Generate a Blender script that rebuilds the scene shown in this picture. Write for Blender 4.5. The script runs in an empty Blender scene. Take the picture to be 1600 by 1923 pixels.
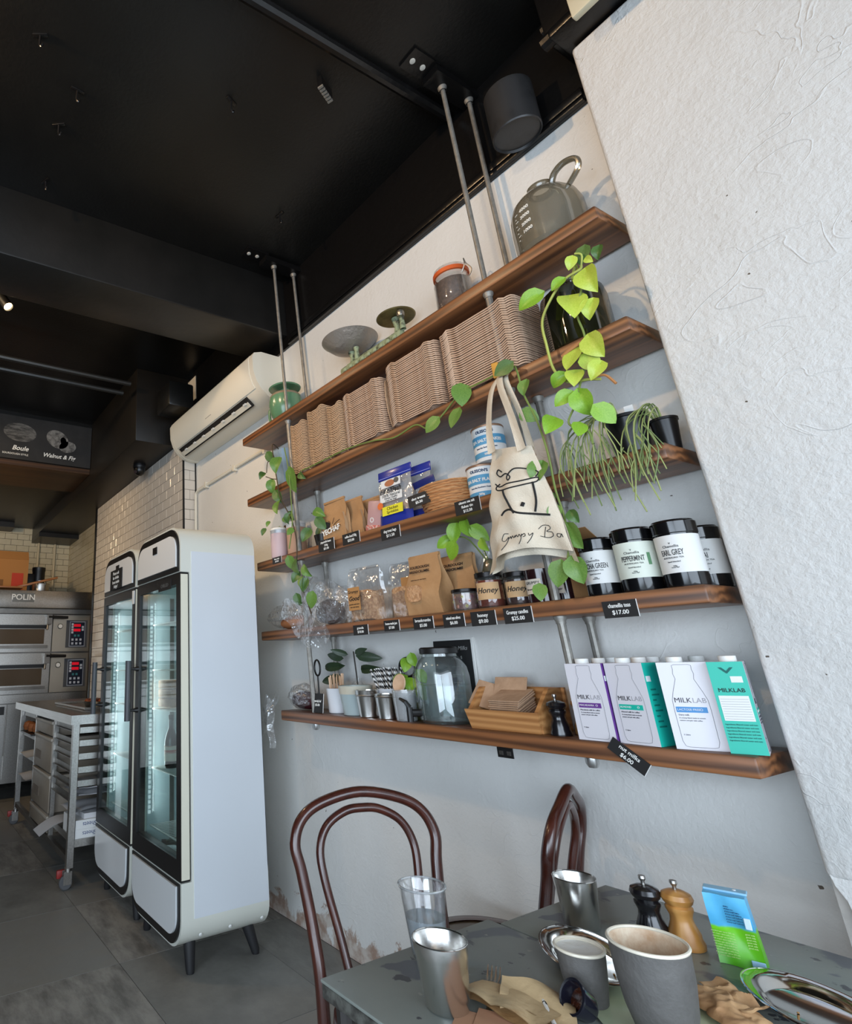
import bpy, bmesh, math, random
from mathutils import Vector, Matrix, noise as mnoise
random.seed(7)
SC = bpy.context.scene
COL = SC.collection
PI = math.pi

# ------------------------------------------------------------------ camera
# calibrated from the photograph's vanishing points (image taken as 1600 x 1923)
F_PX, CX, CY = 1070.49, 422.585, 884.735
CAM_R = ((0.48115839, 0.87619128, -0.02784678),
         (-0.29127125, 0.12982862, -0.94778984),
         (-0.82682989, 0.46414800, 0.31767746))
EYE = Vector((0.0, 0.0, 1.282))
cam_d = bpy.data.cameras.new('camera'); cam = bpy.data.objects.new('camera', cam_d); COL.objects.link(cam)
cam_d.sensor_fit = 'HORIZONTAL'; cam_d.sensor_width = 36.0
cam_d.lens = F_PX / 1600.0 * 36.0
cam_d.shift_x = (800.0 - CX) / 1600.0
cam_d.shift_y = (CY - 961.5) / 1600.0
cam_d.clip_start = 0.02
_r, _d, _f = (Vector(v) for v in CAM_R)
m3 = Matrix((_r, -_d, -_f)).transposed()
cam.matrix_world = Matrix.Translation(EYE) @ m3.to_4x4()
SC.camera = cam

# ------------------------------------------------------------------ light and exposure
SC.view_settings.view_transform = 'Standard'
SC.view_settings.look = 'None'
SC.view_settings.gamma = 1.0
SC.view_settings.use_curve_mapping = False
SC.view_settings.exposure = 0.2
cy = SC.cycles; cy.max_bounces = 6; cy.diffuse_bounces = 3; cy.glossy_bounces = 3; cy.transmission_bounces = 4; cy.transparent_max_bounces = 10; cy.caustics_reflective = False; cy.caustics_refractive = False
world = bpy.data.worlds.new('overcast_sky'); SC.world = world
world.use_nodes = True
_bg = world.node_tree.nodes['Background']
_bg.inputs['Color'].default_value = (0.82, 0.91, 1.0, 1)
_bg.inputs['Strength'].default_value = 1.0

def area(name, loc, direction, sx, sy, power, color):
    l = bpy.data.lights.new(name, 'AREA'); l.shape = 'RECTANGLE'; l.size = sx; l.size_y = sy
    l.energy = power; l.color = color
    o = bpy.data.objects.new(name, l); COL.objects.link(o); o.location = loc
    o.rotation_euler = Vector(direction).to_track_quat('-Z', 'Y').to_euler()
    return o
# daylight through the open shop front (behind the camera) and the side window on the street
area('daylight_shop_front', (2.25, -0.7, 1.35), (-1, 0, -0.12), 4.2, 2.4, 140, (0.72, 0.85, 1.0))
area('daylight_side_window', (0.75, -3.0, 1.35), (0, 1, -0.10), 2.7, 2.3, 105, (0.70, 0.84, 1.0))

# ------------------------------------------------------------------ materials
def lin(c):
    return tuple(((x / 255) / 12.92 if x / 255 <= 0.04045 else ((x / 255 + 0.055) / 1.055) ** 2.4) for x in c[:3]) + (1.0,)
MATS = {}
def mat(name, rgb=None, rough=0.6, metal=0.0, var=None, bump=None, coat=0.0, spec=None, emit=None, emit_s=0.0, coords='Object', alpha=None, sheen=0):
    """var=(second rgb, scale, contrast lo, hi, stretch xyz) mixes a noise; bump=(scale,strength[,detail])"""
    if name in MATS: return MATS[name]
    m = bpy.data.materials.new(name); m.use_nodes = True; nt = m.node_tree; b = nt.nodes['Principled BSDF']
    b.inputs['Base Color'].default_value = lin(rgb); b.inputs['Roughness'].default_value = rough
    b.inputs['Metallic'].default_value = metal
    if coat: b.inputs['Coat Weight'].default_value = coat; b.inputs['Coat Roughness'].default_value = 0.15
    if spec is not None: b.inputs['Specular IOR Level'].default_value = spec
    if emit: b.inputs['Emission Color'].default_value = lin(emit); b.inputs['Emission Strength'].default_value = emit_s
    if alpha is not None: b.inputs['Alpha'].default_value = alpha
    tc = None
    if var or bump:
        tc = nt.nodes.new('ShaderNodeTexCoord')
    if var:
        c2, sc, lo, hi = var[:4]; st = var[4] if len(var) > 4 else (1, 1, 1)
        mp = nt.nodes.new('ShaderNodeMapping'); mp.inputs['Scale'].default_value = st
        nt.links.new(tc.outputs[coords], mp.inputs['Vector'])
        n = nt.nodes.new('ShaderNodeTexNoise'); n.inputs['Scale'].default_value = sc; n.inputs['Detail'].default_value = 6; n.inputs['Roughness'].default_value = 0.65
        nt.links.new(mp.outputs[0], n.inputs['Vector'])
        r = nt.nodes.new('ShaderNodeValToRGB'); r.color_ramp.elements[0].position = lo; r.color_ramp.elements[1].position = hi
        r.color_ramp.elements[0].color = lin(rgb); r.color_ramp.elements[1].color = lin(c2)
        nt.links.new(n.outputs['Fac'], r.inputs['Fac']); nt.links.new(r.outputs['Color'], b.inputs['Base Color'])
    if bump:
        n2 = nt.nodes.new('ShaderNodeTexNoise'); n2.inputs['Scale'].default_value = bump[0]; n2.inputs['Detail'].default_value = bump[2] if len(bump) > 2 else 4
        nt.links.new(tc.outputs[coords], n2.inputs['Vector'])
        bp = nt.nodes.new('ShaderNodeBump'); bp.inputs['Strength'].default_value = bump[1]; bp.inputs['Distance'].default_value = 0.01
        nt.links.new(n2.outputs['Fac'], bp.inputs['Height']); nt.links.new(bp.outputs[0], b.inputs['Normal'])
    MATS[name] = m
    return m
def film(name, rgb=(255, 255, 255), gloss=0.12, rough=0.05, haze=0.0, tint=(255, 255, 255), bump=None):
    """thin clear glass or plastic film: mostly transparent, with a fresnel reflection and some milky haze"""
    if name in MATS: return MATS[name]
    m = bpy.data.materials.new(name); m.use_nodes = True; nt = m.node_tree
    for n in list(nt.nodes): nt.nodes.remove(n)
    out = nt.nodes.new('ShaderNodeOutputMaterial')
    tr = nt.nodes.new('ShaderNodeBsdfTransparent'); tr.inputs['Color'].default_value = lin(tint)
    df = nt.nodes.new('ShaderNodeBsdfDiffuse'); df.inputs['Color'].default_value = lin(rgb)
    gl = nt.nodes.new('ShaderNodeBsdfGlossy'); gl.inputs['Roughness'].default_value = rough
    mx1 = nt.nodes.new('ShaderNodeMixShader'); mx1.inputs[0].default_value = haze
    nt.links.new(tr.outputs[0], mx1.inputs[1]); nt.links.new(df.outputs[0], mx1.inputs[2])
    lw = nt.nodes.new('ShaderNodeLayerWeight'); lw.inputs['Blend'].default_value = 0.25
    ma = nt.nodes.new('ShaderNodeMath'); ma.operation = 'MULTIPLY_ADD'; ma.inputs[1].default_value = 0.55; ma.inputs[2].default_value = gloss * 0.5
    ma.use_clamp = True
    nt.links.new(lw.outputs['Facing'], ma.inputs[0])
    mx2 = nt.nodes.new('ShaderNodeMixShader')
    nt.links.new(ma.outputs[0], mx2.inputs[0]); nt.links.new(mx1.outputs[0], mx2.inputs[1]); nt.links.new(gl.outputs[0], mx2.inputs[2])
    nt.links.new(mx2.outputs[0], out.inputs['Surface'])
    if bump:
        tc = nt.nodes.new('ShaderNodeTexCoord'); n2 = nt.nodes.new('ShaderNodeTexNoise'); n2.inputs['Scale'].default_value = bump[0]
        nt.links.new(tc.outputs['Object'], n2.inputs['Vector'])
        bp = nt.nodes.new('ShaderNodeBump'); bp.inputs['Strength'].default_value = bump[1]; bp.inputs['Distance'].default_value = 0.02
        nt.links.new(n2.outputs['Fac'], bp.inputs['Height']); nt.links.new(bp.outputs[0], gl.inputs['Normal']); nt.links.new(bp.outputs[0], lw.inputs['Normal'])
    MATS[name] = m
    return m

def wood_mat(name, dark, light, scale=1.0, rough=0.45, axis=0, coat=0.2):
    if name in MATS: return MATS[name]
    m = bpy.data.materials.new(name); m.use_nodes = True; nt = m.node_tree; b = nt.nodes['Principled BSDF']
    b.inputs['Roughness'].default_value = rough; b.inputs['Coat Weight'].default_value = coat; b.inputs['Coat Roughness'].default_value = 0.3
    tc = nt.nodes.new('ShaderNodeTexCoord'); mp = nt.nodes.new('ShaderNodeMapping')
    s = [22 * scale] * 3; s[axis] = 1.1 * scale; mp.inputs['Scale'].default_value = s
    nt.links.new(tc.outputs['Object'], mp.inputs['Vector'])
    n = nt.nodes.new('ShaderNodeTexNoise'); n.inputs['Scale'].default_value = 1.6; n.inputs['Detail'].default_value = 7; n.inputs['Distortion'].default_value = 0.8
    nt.links.new(mp.outputs[0], n.inputs['Vector'])
    w = nt.nodes.new('ShaderNodeTexWave'); w.wave_type = 'BANDS'; w.bands_direction = 'Z' if axis != 2 else 'X'; w.inputs['Scale'].default_value = 0.55; w.inputs['Distortion'].default_value = 7.0; w.inputs['Detail'].default_value = 3
    nt.links.new(mp.outputs[0], w.inputs['Vector'])
    mx = nt.nodes.new('ShaderNodeMath'); mx.operation = 'MULTIPLY_ADD'; mx.inputs[1].default_value = 0.5
    nt.links.new(w.outputs['Fac'], mx.inputs[0]); 
    m2 = nt.nodes.new('ShaderNodeMath'); m2.operation = 'MULTIPLY'; m2.inputs[1].default_value = 0.62
    nt.links.new(n.outputs['Fac'], m2.inputs[0]); nt.links.new(m2.outputs[0], mx.inputs[2])
    r = nt.nodes.new('ShaderNodeValToRGB'); r.color_ramp.elements[0].position = 0.2; r.color_ramp.elements[1].position = 0.85
    r.color_ramp.elements[0].color = lin(dark); r.color_ramp.elements[1].color = lin(light)
    nt.links.new(mx.outputs[0], r.inputs['Fac']); nt.links.new(r.outputs['Color'], b.inputs['Base Color'])
    bp = nt.nodes.new('ShaderNodeBump'); bp.inputs['Strength'].default_value = 0.15; bp.inputs['Distance'].default_value = 0.004
    nt.links.new(mx.outputs[0], bp.inputs['Height']); nt.links.new(bp.outputs[0], b.inputs['Normal'])
    MATS[name] = m
    return m

# ------------------------------------------------------------------ mesh helpers
class MB:
    def __init__(s): s.v = []; s.f = []; s.mi = []; s.M = None; s.cur = 0
    def add(s, vs, fs):
        o = len(s.v)
        for p in vs:
            p = Vector(p)
            if s.M is not None: p = s.M @ p
            s.v.append(tuple(p))
        for f in fs: s.f.append(tuple(o + i for i in f)); s.mi.append(s.cur)
        return s
    def box(s, x0, x1, y0, y1, z0, z1):
        x0, x1 = sorted((x0, x1)); y0, y1 = sorted((y0, y1)); z0, z1 = sorted((z0, z1))
        return s.add([(x0, y0, z0), (x1, y0, z0), (x1, y1, z0), (x0, y1, z0), (x0, y0, z1), (x1, y0, z1), (x1, y1, z1), (x0, y1, z1)],
                     [(0, 3, 2, 1), (4, 5, 6, 7), (0, 1, 5, 4), (1, 2, 6, 5), (2, 3, 7, 6), (3, 0, 4, 7)])
    def rbox(s, x0, x1, y0, y1, z0, z1, r=0.01, seg=2):
        bm = bmesh.new(); bmesh.ops.create_cube(bm, size=1)
        for v in bm.verts: v.co = Vector(((x0 + x1) / 2 + v.co.x * abs(x1 - x0), (y0 + y1) / 2 + v.co.y * abs(y1 - y0), (z0 + z1) / 2 + v.co.z * abs(z1 - z0)))
        bmesh.ops.bevel(bm, geom=bm.edges[:] , offset=r, segments=seg, profile=0.5, affect='EDGES')
        bm.verts.index_update(); s.add([v.co.copy() for v in bm.verts], [[v.index for v in f.verts] for f in bm.faces]); bm.free(); return s
    def lathe(s, prof, n=28, c=(0, 0, 0), a0=0.0, a1=2 * PI, sq=1.0):
        """prof: list of (radius, z); sq scales y"""
        full = abs(a1 - a0 - 2 * PI) < 1e-6; k = n if full else n + 1
        vs = []; fs = []; rows = []
        for r, z in prof:
            if r < 1e-6: rows.append([len(vs)]); vs.append((c[0], c[1], c[2] + z))
            else:
                row = []
                for i in range(k):
                    a = a0 + (a1 - a0) * i / n
                    row.append(len(vs)); vs.append((c[0] + r * math.cos(a), c[1] + r * sq * math.sin(a), c[2] + z))
                rows.append(row)
        for A, B in zip(rows, rows[1:]):
            for i in range(n):
                j = (i + 1) % k if full else i + 1
                if len(A) == 1 and len(B) == 1: continue
                if len(A) == 1: fs.append((A[0], B[j], B[i]))
                elif len(B) == 1: fs.append((A[i], A[j], B[0]))
                else: fs.append((A[i], A[j], B[j], B[i]))
        return s.add(vs, fs)
    def tube(s, pts, r=0.01, n=8, closed=False, cap=True, flat=1.0):
        pts = [Vector(p) for p in pts]; m = len(pts); rs = r if isinstance(r, (list, tuple)) else [r] * m
        vs = []; fs = []; up = None
        for i, p in enumerate(pts):
            if closed: t = pts[(i + 1) % m] - pts[i - 1]
            else: t = pts[min(i + 1, m - 1)] - pts[max(i - 1, 0)]
            if t.length < 1e-9: t = Vector((0, 0, 1))
            t.normalize()
            if up is None:
                up = Vector((0, 0, 1)) if abs(t.z) < 0.9 else Vector((0, 1, 0))
            a = t.cross(up)
            if a.length < 1e-6: a = t.cross(Vector((1, 0, 0)))
            a.normalize(); b = a.cross(t).normalized(); up = b
            for k in range(n):
                th = 2 * PI * k / n
                vs.append(p + a * (math.cos(th) * rs[i]) + b * (math.sin(th) * rs[i] * flat))
        for i in range(m if closed else m - 1):
            for k in range(n):
                i2 = (i + 1) % m; k2 = (k + 1) % n
                fs.append((i * n + k, i * n + k2, i2 * n + k2, i2 * n + k))
        if cap and not closed:
            fs.append(tuple(range(n - 1, -1, -1))); fs.append(tuple((m - 1) * n + k for k in range(n)))
        return s.add(vs, fs)
    def grid(s, fn, nu, nv, wrap=False):
        vs = [fn(i / nu, j / nv) for j in range(nv + 1) for i in range(nu + (0 if wrap else 1))]
        w = nu if wrap else nu + 1; fs = []
        for j in range(nv):
            for i in range(nu):
                i2 = (i + 1) % w if wrap else i + 1
                fs.append((j * w + i, j * w + i2, (j + 1) * w + i2, (j + 1) * w + i))
        return s.add(vs, fs)
    def prism(s, poly, d0, d1, plane='xz'):
        """extrude a 2D polygon between d0 and d1 along the third axis"""
        def P(a, b, d): return {'xz': (a, d, b), 'xy': (a, b, d), 'yz': (d, a, b)}[plane]
        n = len(poly); vs = [P(a, b, d0) for a, b in poly] + [P(a, b, d1) for a, b in poly]
        fs = [tuple(range(n)), tuple(range(2 * n - 1, n - 1, -1))] + [(i, n + i, n + (i + 1) % n, (i + 1) % n) for i in range(n)]
        return s.add(vs, fs)
    def mesh(s, name, mats, smooth=35):
        me = bpy.data.meshes.new(name); me.from_pydata(s.v, [], s.f)
        for m in (mats if isinstance(mats, (list, tuple)) else [mats]): me.materials.append(m)
        if any(s.mi): me.polygons.foreach_set('material_index', s.mi)
        bm = bmesh.new(); bm.from_mesh(me); bmesh.ops.recalc_face_normals(bm, faces=bm.faces[:]); bm.to_mesh(me); bm.free()
        if smooth:
            me.polygons.foreach_set('use_smooth', [True] * len(me.polygons)); me.set_sharp_from_angle(angle=math.radians(smooth))
        me.update(); return me
def link(name, me, parent=None, loc=None, rot=None):
    o = bpy.data.objects.new(name, me); COL.objects.link(o)
    if parent is not None: o.parent = parent
    if loc is not None: o.location = loc
    if rot is not None: o.rotation_euler = rot if isinstance(rot, (tuple, list)) else (0, 0, rot)
    return o
def tag(o, label, cat, group=None, kind=None):
    if label: o['label'] = label
    if cat: o['category'] = cat
    if group: o['group'] = group
    if kind: o['kind'] = kind
    return o
def thing(name, label, cat, loc=(0, 0, 0), rot=0.0, group=None):
    return tag(link(name, None, None, loc, rot), label, cat, group)
def part(t, name, mb, mats, label=None, smooth=35, loc=None, rot=None):
    o = link(name, mb.mesh(name, mats, smooth), t, loc, rot)
    if label: o['label'] = label
    return o
def single(name, mb, mats, label, cat, loc=(0, 0, 0), rot=0.0, group=None, smooth=35):
    return tag(link(name, mb.mesh(name, mats, smooth), None, loc, rot), label, cat, group)
def struct(name, mb, mats, smooth=35, loc=None):
    o = link(name, mb.mesh(name, mats, smooth), None, loc); o['kind'] = 'structure'; return o
def copy_tree(o, parent=None):
    c = o.copy(); COL.objects.link(c)
    if parent is not None: c.parent = parent
    for ch in list(o.children): copy_tree(ch, c)
    return c
def spline(pts, k=6):
    """Catmull-Rom through points"""
    P = [Vector(p) for p in pts]; out = []
    for i in range(len(P) - 1):
        a, b, c, d = P[max(i - 1, 0)], P[i], P[i + 1], P[min(i + 2, len(P) - 1)]
        for j in range(k):
            t = j / k
            out.append(0.5 * ((2 * b) + (c - a) * t + (2 * a - 5 * b + 4 * c - d) * t * t + (3 * b - a - 3 * c + d) * t ** 3))
    out.append(P[-1]); return out
def rot_to(direction, up=(0, 0, 1)):
    """matrix whose z axis is direction"""
    z = Vector(direction).normalized(); x = Vector(up).cross(z)
    if x.length < 1e-6: x = Vector((1, 0, 0))
    x.normalize(); y = z.cross(x); return Matrix((x, y, z)).transposed()
# lettering: built from the built-in font, turned into flat meshes
def text_mesh(s, size, align='CENTER', shear=0.0, spacing=1.0, extr=0.0004, bold=0.0, sx=1.0):
    cu = bpy.data.curves.new('lettering', 'FONT'); cu.body = s; cu.size = size; cu.align_x = align; cu.align_y = 'CENTER'
    cu.shear = shear; cu.space_character = spacing; cu.extrude = extr; cu.offset = bold; cu.resolution_u = 3
    ob = bpy.data.objects.new('lettering', cu)
    me = bpy.data.meshes.new_from_object(ob); bpy.data.objects.remove(ob); bpy.data.curves.remove(cu)
    if sx != 1.0:
        for v in me.vertices: v.co.x *= sx
    return me
def letter(t, s, size, loc, normal, m, up=(0, 0, 1), roll=0.0, bend=None, name='lettering', **kw):
    """flat lettering on a surface: normal points to the reader"""
    me = text_mesh(s, size, **kw); me.materials.clear(); me.materials.append(m)
    if bend:
        for v in me.vertices:
            a = v.co.x / bend; r = bend + v.co.z
            v.co.x = r * math.sin(a); v.co.z = r * math.cos(a) - bend
    n = Vector(normal).normalized(); y = (Vector(up) - n * Vector(up).dot(n)).normalized(); x = y.cross(n)
    R = Matrix((x, y, n)).transposed().to_4x4() @ Matrix.Rotation(roll, 4, 'Z')
    o = link(name, me, t); o.matrix_local = Matrix.Translation(Vector(loc)) @ R
    return o
# ================================================================== THE ROOM
W = 1.98          # plane of the long plastered wall (faces -y)
CEIL = 3.70
black = mat('black_paint', (17, 16, 15), 0.36, var=((23, 22, 20), 3.0, 0.35, 0.7), bump=(60, 0.10))
black_gloss = mat('black_gloss_paint', (16, 15, 15), 0.28, bump=(25, 0.15))

def plaster(name, base, rel=0.5, peel=False, coarse=7.0):
    m = bpy.data.materials.new(name); m.use_nodes = True; nt = m.node_tree; b = nt.nodes['Principled BSDF']
    b.inputs['Roughness'].default_value = 0.55
    tc = nt.nodes.new('ShaderNodeTexCoord')
    def noise(sc, det, dist=0.0, rg=0.6):
        n = nt.nodes.new('ShaderNodeTexNoise'); n.inputs['Scale'].default_value = sc; n.inputs['Detail'].default_value = det
        n.inputs['Distortion'].default_value = dist; n.inputs['Roughness'].default_value = rg
        nt.links.new(tc.outputs['Object'], n.inputs['Vector']); return n
    big = noise(coarse * 0.45, 2, 0.3); fine = noise(55, 6, 0.2); scr = noise(4.5, 1.5, 2.0)
    # trowel ridges: thin bands where a distorted noise crosses a level
    ab = nt.nodes.new('ShaderNodeMath'); ab.operation = 'SUBTRACT'; ab.inputs[1].default_value = 0.5; nt.links.new(scr.outputs['Fac'], ab.inputs[0])
    a2 = nt.nodes.new('ShaderNodeMath'); a2.operation = 'ABSOLUTE'; nt.links.new(ab.outputs[0], a2.inputs[0])
    mr = nt.nodes.new('ShaderNodeMapRange'); mr.inputs['From Min'].default_value = 0.0; mr.inputs['From Max'].default_value = 0.012; mr.inputs['To Min'].default_value = 1.0; mr.inputs['To Max'].default_value = 0.0
    nt.links.new(a2.outputs[0], mr.inputs['Value'])
    msk = noise(2.1, 1); mk = nt.nodes.new('ShaderNodeMapRange'); mk.inputs['From Min'].default_value = 0.52; mk.inputs['From Max'].default_value = 0.62
    nt.links.new(msk.outputs['Fac'], mk.inputs['Value'])
    rm = nt.nodes.new('ShaderNodeMath'); rm.operation = 'MULTIPLY'; nt.links.new(mr.outputs[0], rm.inputs[0]); nt.links.new(mk.outputs[0], rm.inputs[1])
    h1 = nt.nodes.new('ShaderNodeMath'); h1.operation = 'MULTIPLY_ADD'; h1.inputs[1].default_value = 0.42; nt.links.new(fine.outputs['Fac'], h1.inputs[0]); nt.links.new(big.outputs['Fac'], h1.inputs[2])
    h2 = nt.nodes.new('ShaderNodeMath'); h2.operation = 'MULTIPLY_ADD'; h2.inputs[1].default_value = 0.13; nt.links.new(rm.outputs[0], h2.inputs[0]); nt.links.new(h1.outputs[0], h2.inputs[2])
    bp = nt.nodes.new('ShaderNodeBump'); bp.inputs['Strength'].default_value = rel; bp.inputs['Distance'].default_value = 0.012
    nt.links.new(h2.outputs[0], bp.inputs['Height']); nt.links.new(bp.outputs[0], b.inputs['Normal'])
    tone = noise(1.7, 4); r = nt.nodes.new('ShaderNodeValToRGB'); r.color_ramp.elements[0].position = 0.35; r.color_ramp.elements[1].position = 0.7
    r.color_ramp.elements[0].color = lin([c - 7 for c in base]); r.color_ramp.elements[1].color = lin(base)
    nt.links.new(tone.outputs['Fac'], r.inputs['Fac']); col = r.outputs['Color']
    # chips and small dark pits
    pit = noise(34, 2); pr = nt.nodes.new('ShaderNodeMapRange'); pr.inputs['From Min'].default_value = 0.765; pr.inputs['From Max'].default_value = 0.785
    nt.links.new(pit.outputs['Fac'], pr.inputs['Value'])
    mx = nt.nodes.new('ShaderNodeMix'); mx.data_type = 'RGBA'; nt.links.new(pr.outputs[0], mx.inputs[0]); nt.links.new(col, mx.inputs[6]); mx.inputs[7].default_value = lin((96, 86, 76)); col = mx.outputs[2]
    if peel:  # paint flaked off along the foot of the wall: bare render and brick dust
        sep = nt.nodes.new('ShaderNodeSeparateXYZ'); nt.links.new(tc.outputs['Object'], sep.inputs[0])
        pn = noise(6, 6, 0.6, 0.7); ad = nt.nodes.new('ShaderNodeMath'); ad.operation = 'MULTIPLY_ADD'; ad.inputs[1].default_value = -0.62; 
        nt.links.new(pn.outputs['Fac'], ad.inputs[0]); nt.links.new(sep.outputs['Z'], ad.inputs[2])
        pk = nt.nodes.new('ShaderNodeMapRange'); pk.inputs['From Min'].default_value = -0.205; pk.inputs['From Max'].default_value = -0.235; pk.inputs['To Min'].default_value = 0.0; pk.inputs['To Max'].default_value = 1.0
        nt.links.new(ad.outputs[0], pk.inputs['Value'])
        bare = nt.nodes.new('ShaderNodeValToRGB'); bare.color_ramp.elements[0].color = lin((168, 142, 126)); bare.color_ramp.elements[1].color = lin((208, 198, 188)); bare.color_ramp.elements[0].position = 0.4; bare.color_ramp.elements[1].position = 0.62
        nt.links.new(noise(19, 5).outputs['Fac'], bare.inputs['Fac'])
        mx = nt.nodes.new('ShaderNodeMix'); mx.data_type = 'RGBA'; nt.links.new(pk.outputs[0], mx.inputs[0]); nt.links.new(col, mx.inputs[6]); nt.links.new(bare.outputs['Color'], mx.inputs[7]); col = mx.outputs[2]
    nt.links.new(col, b.inputs['Base Color'])
    return m
pl_wall = plaster('painted_plaster', (229, 228, 224), 0.5, True)
pl_pier = plaster('rough_painted_plaster', (222, 221, 218), 0.75, False, 9.0)

# long wall, pier, hidden walls with the shop front opening
struct('wall_right', MB().box(-4.02, 2.4, W, W + 0.2, 0, 3.206), pl_wall)
pier = MB(); pier.rbox(-0.653, 2.4, 1.83, 2.12, 0.80, 3.32, 0.014, 3); pier.prism([(2.4, -0.05), (2.4, 0.81), (-0.645, 0.81), (-0.641, 0.79), (-0.628, 0.765), (-0.622, 0.72), (-0.607, 0.70), (-0.603, 0.63), (-0.595, 0.55), (-0.600, 0.3), (-0.592, -0.05)], 1.832, 2.11)
struct('wall_pier', pier, pl_pier)
# broken corner bead at the foot of the pier
struct('trim_1', MB().box(-0.650, -0.630, 1.846, 1.875, 0.0, 0.80), mat('bare_render', (196, 192, 186), 0.8, bump=(40, 0.4)))
struct('wall_left', MB().box(-9.0, -0.75, -3.3, -3.1, 0, CEIL).box(-0.75, 2.4, -3.3, -3.1, 3.1, CEIL), mat('dark_side_wall', (70, 66, 62), 0.7))
struct('wall_front', MB().box(2.3, 2.5, -3.3, 2.1, 3.2, CEIL).box(2.3, 2.5, 1.45, 2.1, 0, 3.2), mat('front_wall', (170, 168, 164), 0.7))
struct('pavement', MB().box(2.5, 9, -9, 4, -0.06, -0.02).box(-0.75, 2.5, -9, -3.3, -0.06, -0.02), mat('pavement_concrete', (150, 148, 144), 0.9, bump=(30, 0.2)))

# floor: slab with large slate-look tiles
slate = mat('slate_tile', (150, 148, 142), 0.5, var=((106, 105, 101), 2.2, 0.32, 0.68), bump=(9, 0.25, 9))
slate_b = mat('slate_tile_worn', (160, 156, 149), 0.55, var=((116, 113, 108), 3.4, 0.4, 0.62, (1, 3, 1)), bump=(14, 0.3, 9))
slate_c = mat('slate_tile_dark', (138, 136, 131), 0.48, var=((142, 137, 128), 2.8, 0.45, 0.75, (2.5, 1, 1)), bump=(11, 0.25, 9))
floor = struct('floor', MB().box(-9, 2.4, -3.3, 2.2, -0.12, -0.006), mat('dark_grout', (62, 60, 57), 0.9))
TX, TY = 0.76, 0.63
tme = [MB().box(0.0015, TX - 0.0015, 0.0015, TY - 0.0015, -0.008, 0).mesh('floor_tile', s_, 0) for s_ in (slate, slate_b, slate_c)]
rest = MB()
for i in range(-8, 7):
    for j in range(-7, 2):
        x0, y0 = -3.02 + i * TX, 1.07 + j * TY
        if y0 + TY > 2.2: continue
        if x0 < 0.3 and y0 > -1.1 and x0 > -8.5:
            link('floor_tile', tme[(i * 2 + j * 5) % 3], floor, (x0, y0, 0))
        else:
            rest.box(x0 + 0.0015, min(x0 + TX, 2.4) - 0.0015, max(y0, -3.1), y0 + TY - 0.0015, -0.008, 0)
x = -6.06
while x < 0.2:                                     # cut tiles along the wall
    link('floor_tile', tme[int(x * 7) % 3], floor, (x, 1.70, 0)).scale = (1, 0.44, 1); x += TX
o = part(floor, 'outer_tiles', rest, slate, smooth=0); o['kind'] = 'stuff'

# black ceiling, cross beam, steel wall beam
struct('ceiling', MB().box(-9, 2.5, -3.3, 2.2, CEIL, CEIL + 0.15), black)
struct('trim_2', MB().rbox(-2.985, -2.62, -3.3, W - 0.01, 3.285, CEIL + 0.02, 0.012), mat('beam_black', (32, 31, 30), 0.36, var=((23, 23, 22), 2.6, 0.35, 0.7), bump=(18, 0.12)))
# dark wall above the plaster with the flanges of the beam
struct('trim_3', MB().box(-4.02, 2.4, W - 0.015, W + 0.2, 3.206, CEIL).rbox(-2.6, -0.70, W - 0.033, W - 0.005, 3.207, 3.225, 0.004).rbox(-2.6, -0.70, W - 0.028, W - 0.01, 3.235, 3.275, 0.006), black_gloss)
pb = MB(); pb.rbox(-0.67, 2.4, 1.73, 2.1, 3.33, 3.37, 0.012); pb.rbox(-0.70, 2.4, 1.78, 2.1, 3.38, CEIL, 0.01)
for k in range(4): pb.tube([(-0.715 + 0.004 * k, 1.80 + 0.02 * k, 3.40 + 0.075 * k), (2.4, 1.80 + 0.02 * k - 0.02, 3.40 + 0.075 * k)], 0.028, 10)
struct('trim_4', pb, black_gloss)

# tiled kitchen wall: face, return, rebates
tile_m = mat('cream_tile', (220, 212, 201), 0.16, var=((210, 201, 189), 1.5, 0.4, 0.6))
grout = mat('tile_grout', (84, 76, 68), 0.9)
YT, XT = 1.867, -4.022
wt = struct('wall_tiled', MB().box(-6.40, XT, YT, W + 0.2, 0, 3.035), grout, 0)
TW, TH = 0.166, 0.083
full = MB().rbox(0.0015, TW - 0.0015, -0.006, 0.001, 0.0015, TH - 0.0015, 0.002, 1).mesh('wall_tile', tile_m, 0)
half = MB().rbox(0.0015, TW / 2 - 0.0015, -0.006, 0.001, 0.0015, TH - 0.0015, 0.002, 1).mesh('wall_tile', tile_m, 0)
low = MB(); nrow = 0; z = 3.035 - TH
while z > 0.05:
    off = TW / 2 if nrow % 2 else 0.0
    x = XT - off
    if off: 
        if z > 1.75: link('wall_tile', half, wt, (XT - TW / 2, YT, z))
        else: low.box(XT - TW / 2 + .0015, XT - .0015, YT - .006, YT, z + .0015, z + TH - .0015)
    while x - TW > -6.40:
        x -= TW
        if z > 1.75 or (x < -6.0 and z > 1.2): link('wall_tile', full, wt, (x, YT, z))
        else: low.box(x + .0015, x + TW - .0015, YT - .006, YT, z + .0015, z + TH - .0015)
    rem = x + 6.40
    if rem > 0.012:
        if z > 1.2: link('wall_tile', half, wt, (-6.40, YT, z)).scale = (rem / (TW / 2), 1, 1)
        else: low.box(-6.40, x - .0015, YT - .006, YT, z + .0015, z + TH - .0015)
    if z > 1.75:                                   # return facing the street
        if nrow % 2 == 0:
            link('wall_tile', half, wt, (XT, YT, z), PI / 2).scale = (1.32, 1, 1)
        else:
            for q in (0, 1): link('wall_tile', half, wt, (XT, YT + q * 0.055, z), PI / 2).scale = (0.66, 1, 1)
    nrow += 1; z -= TH
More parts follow.
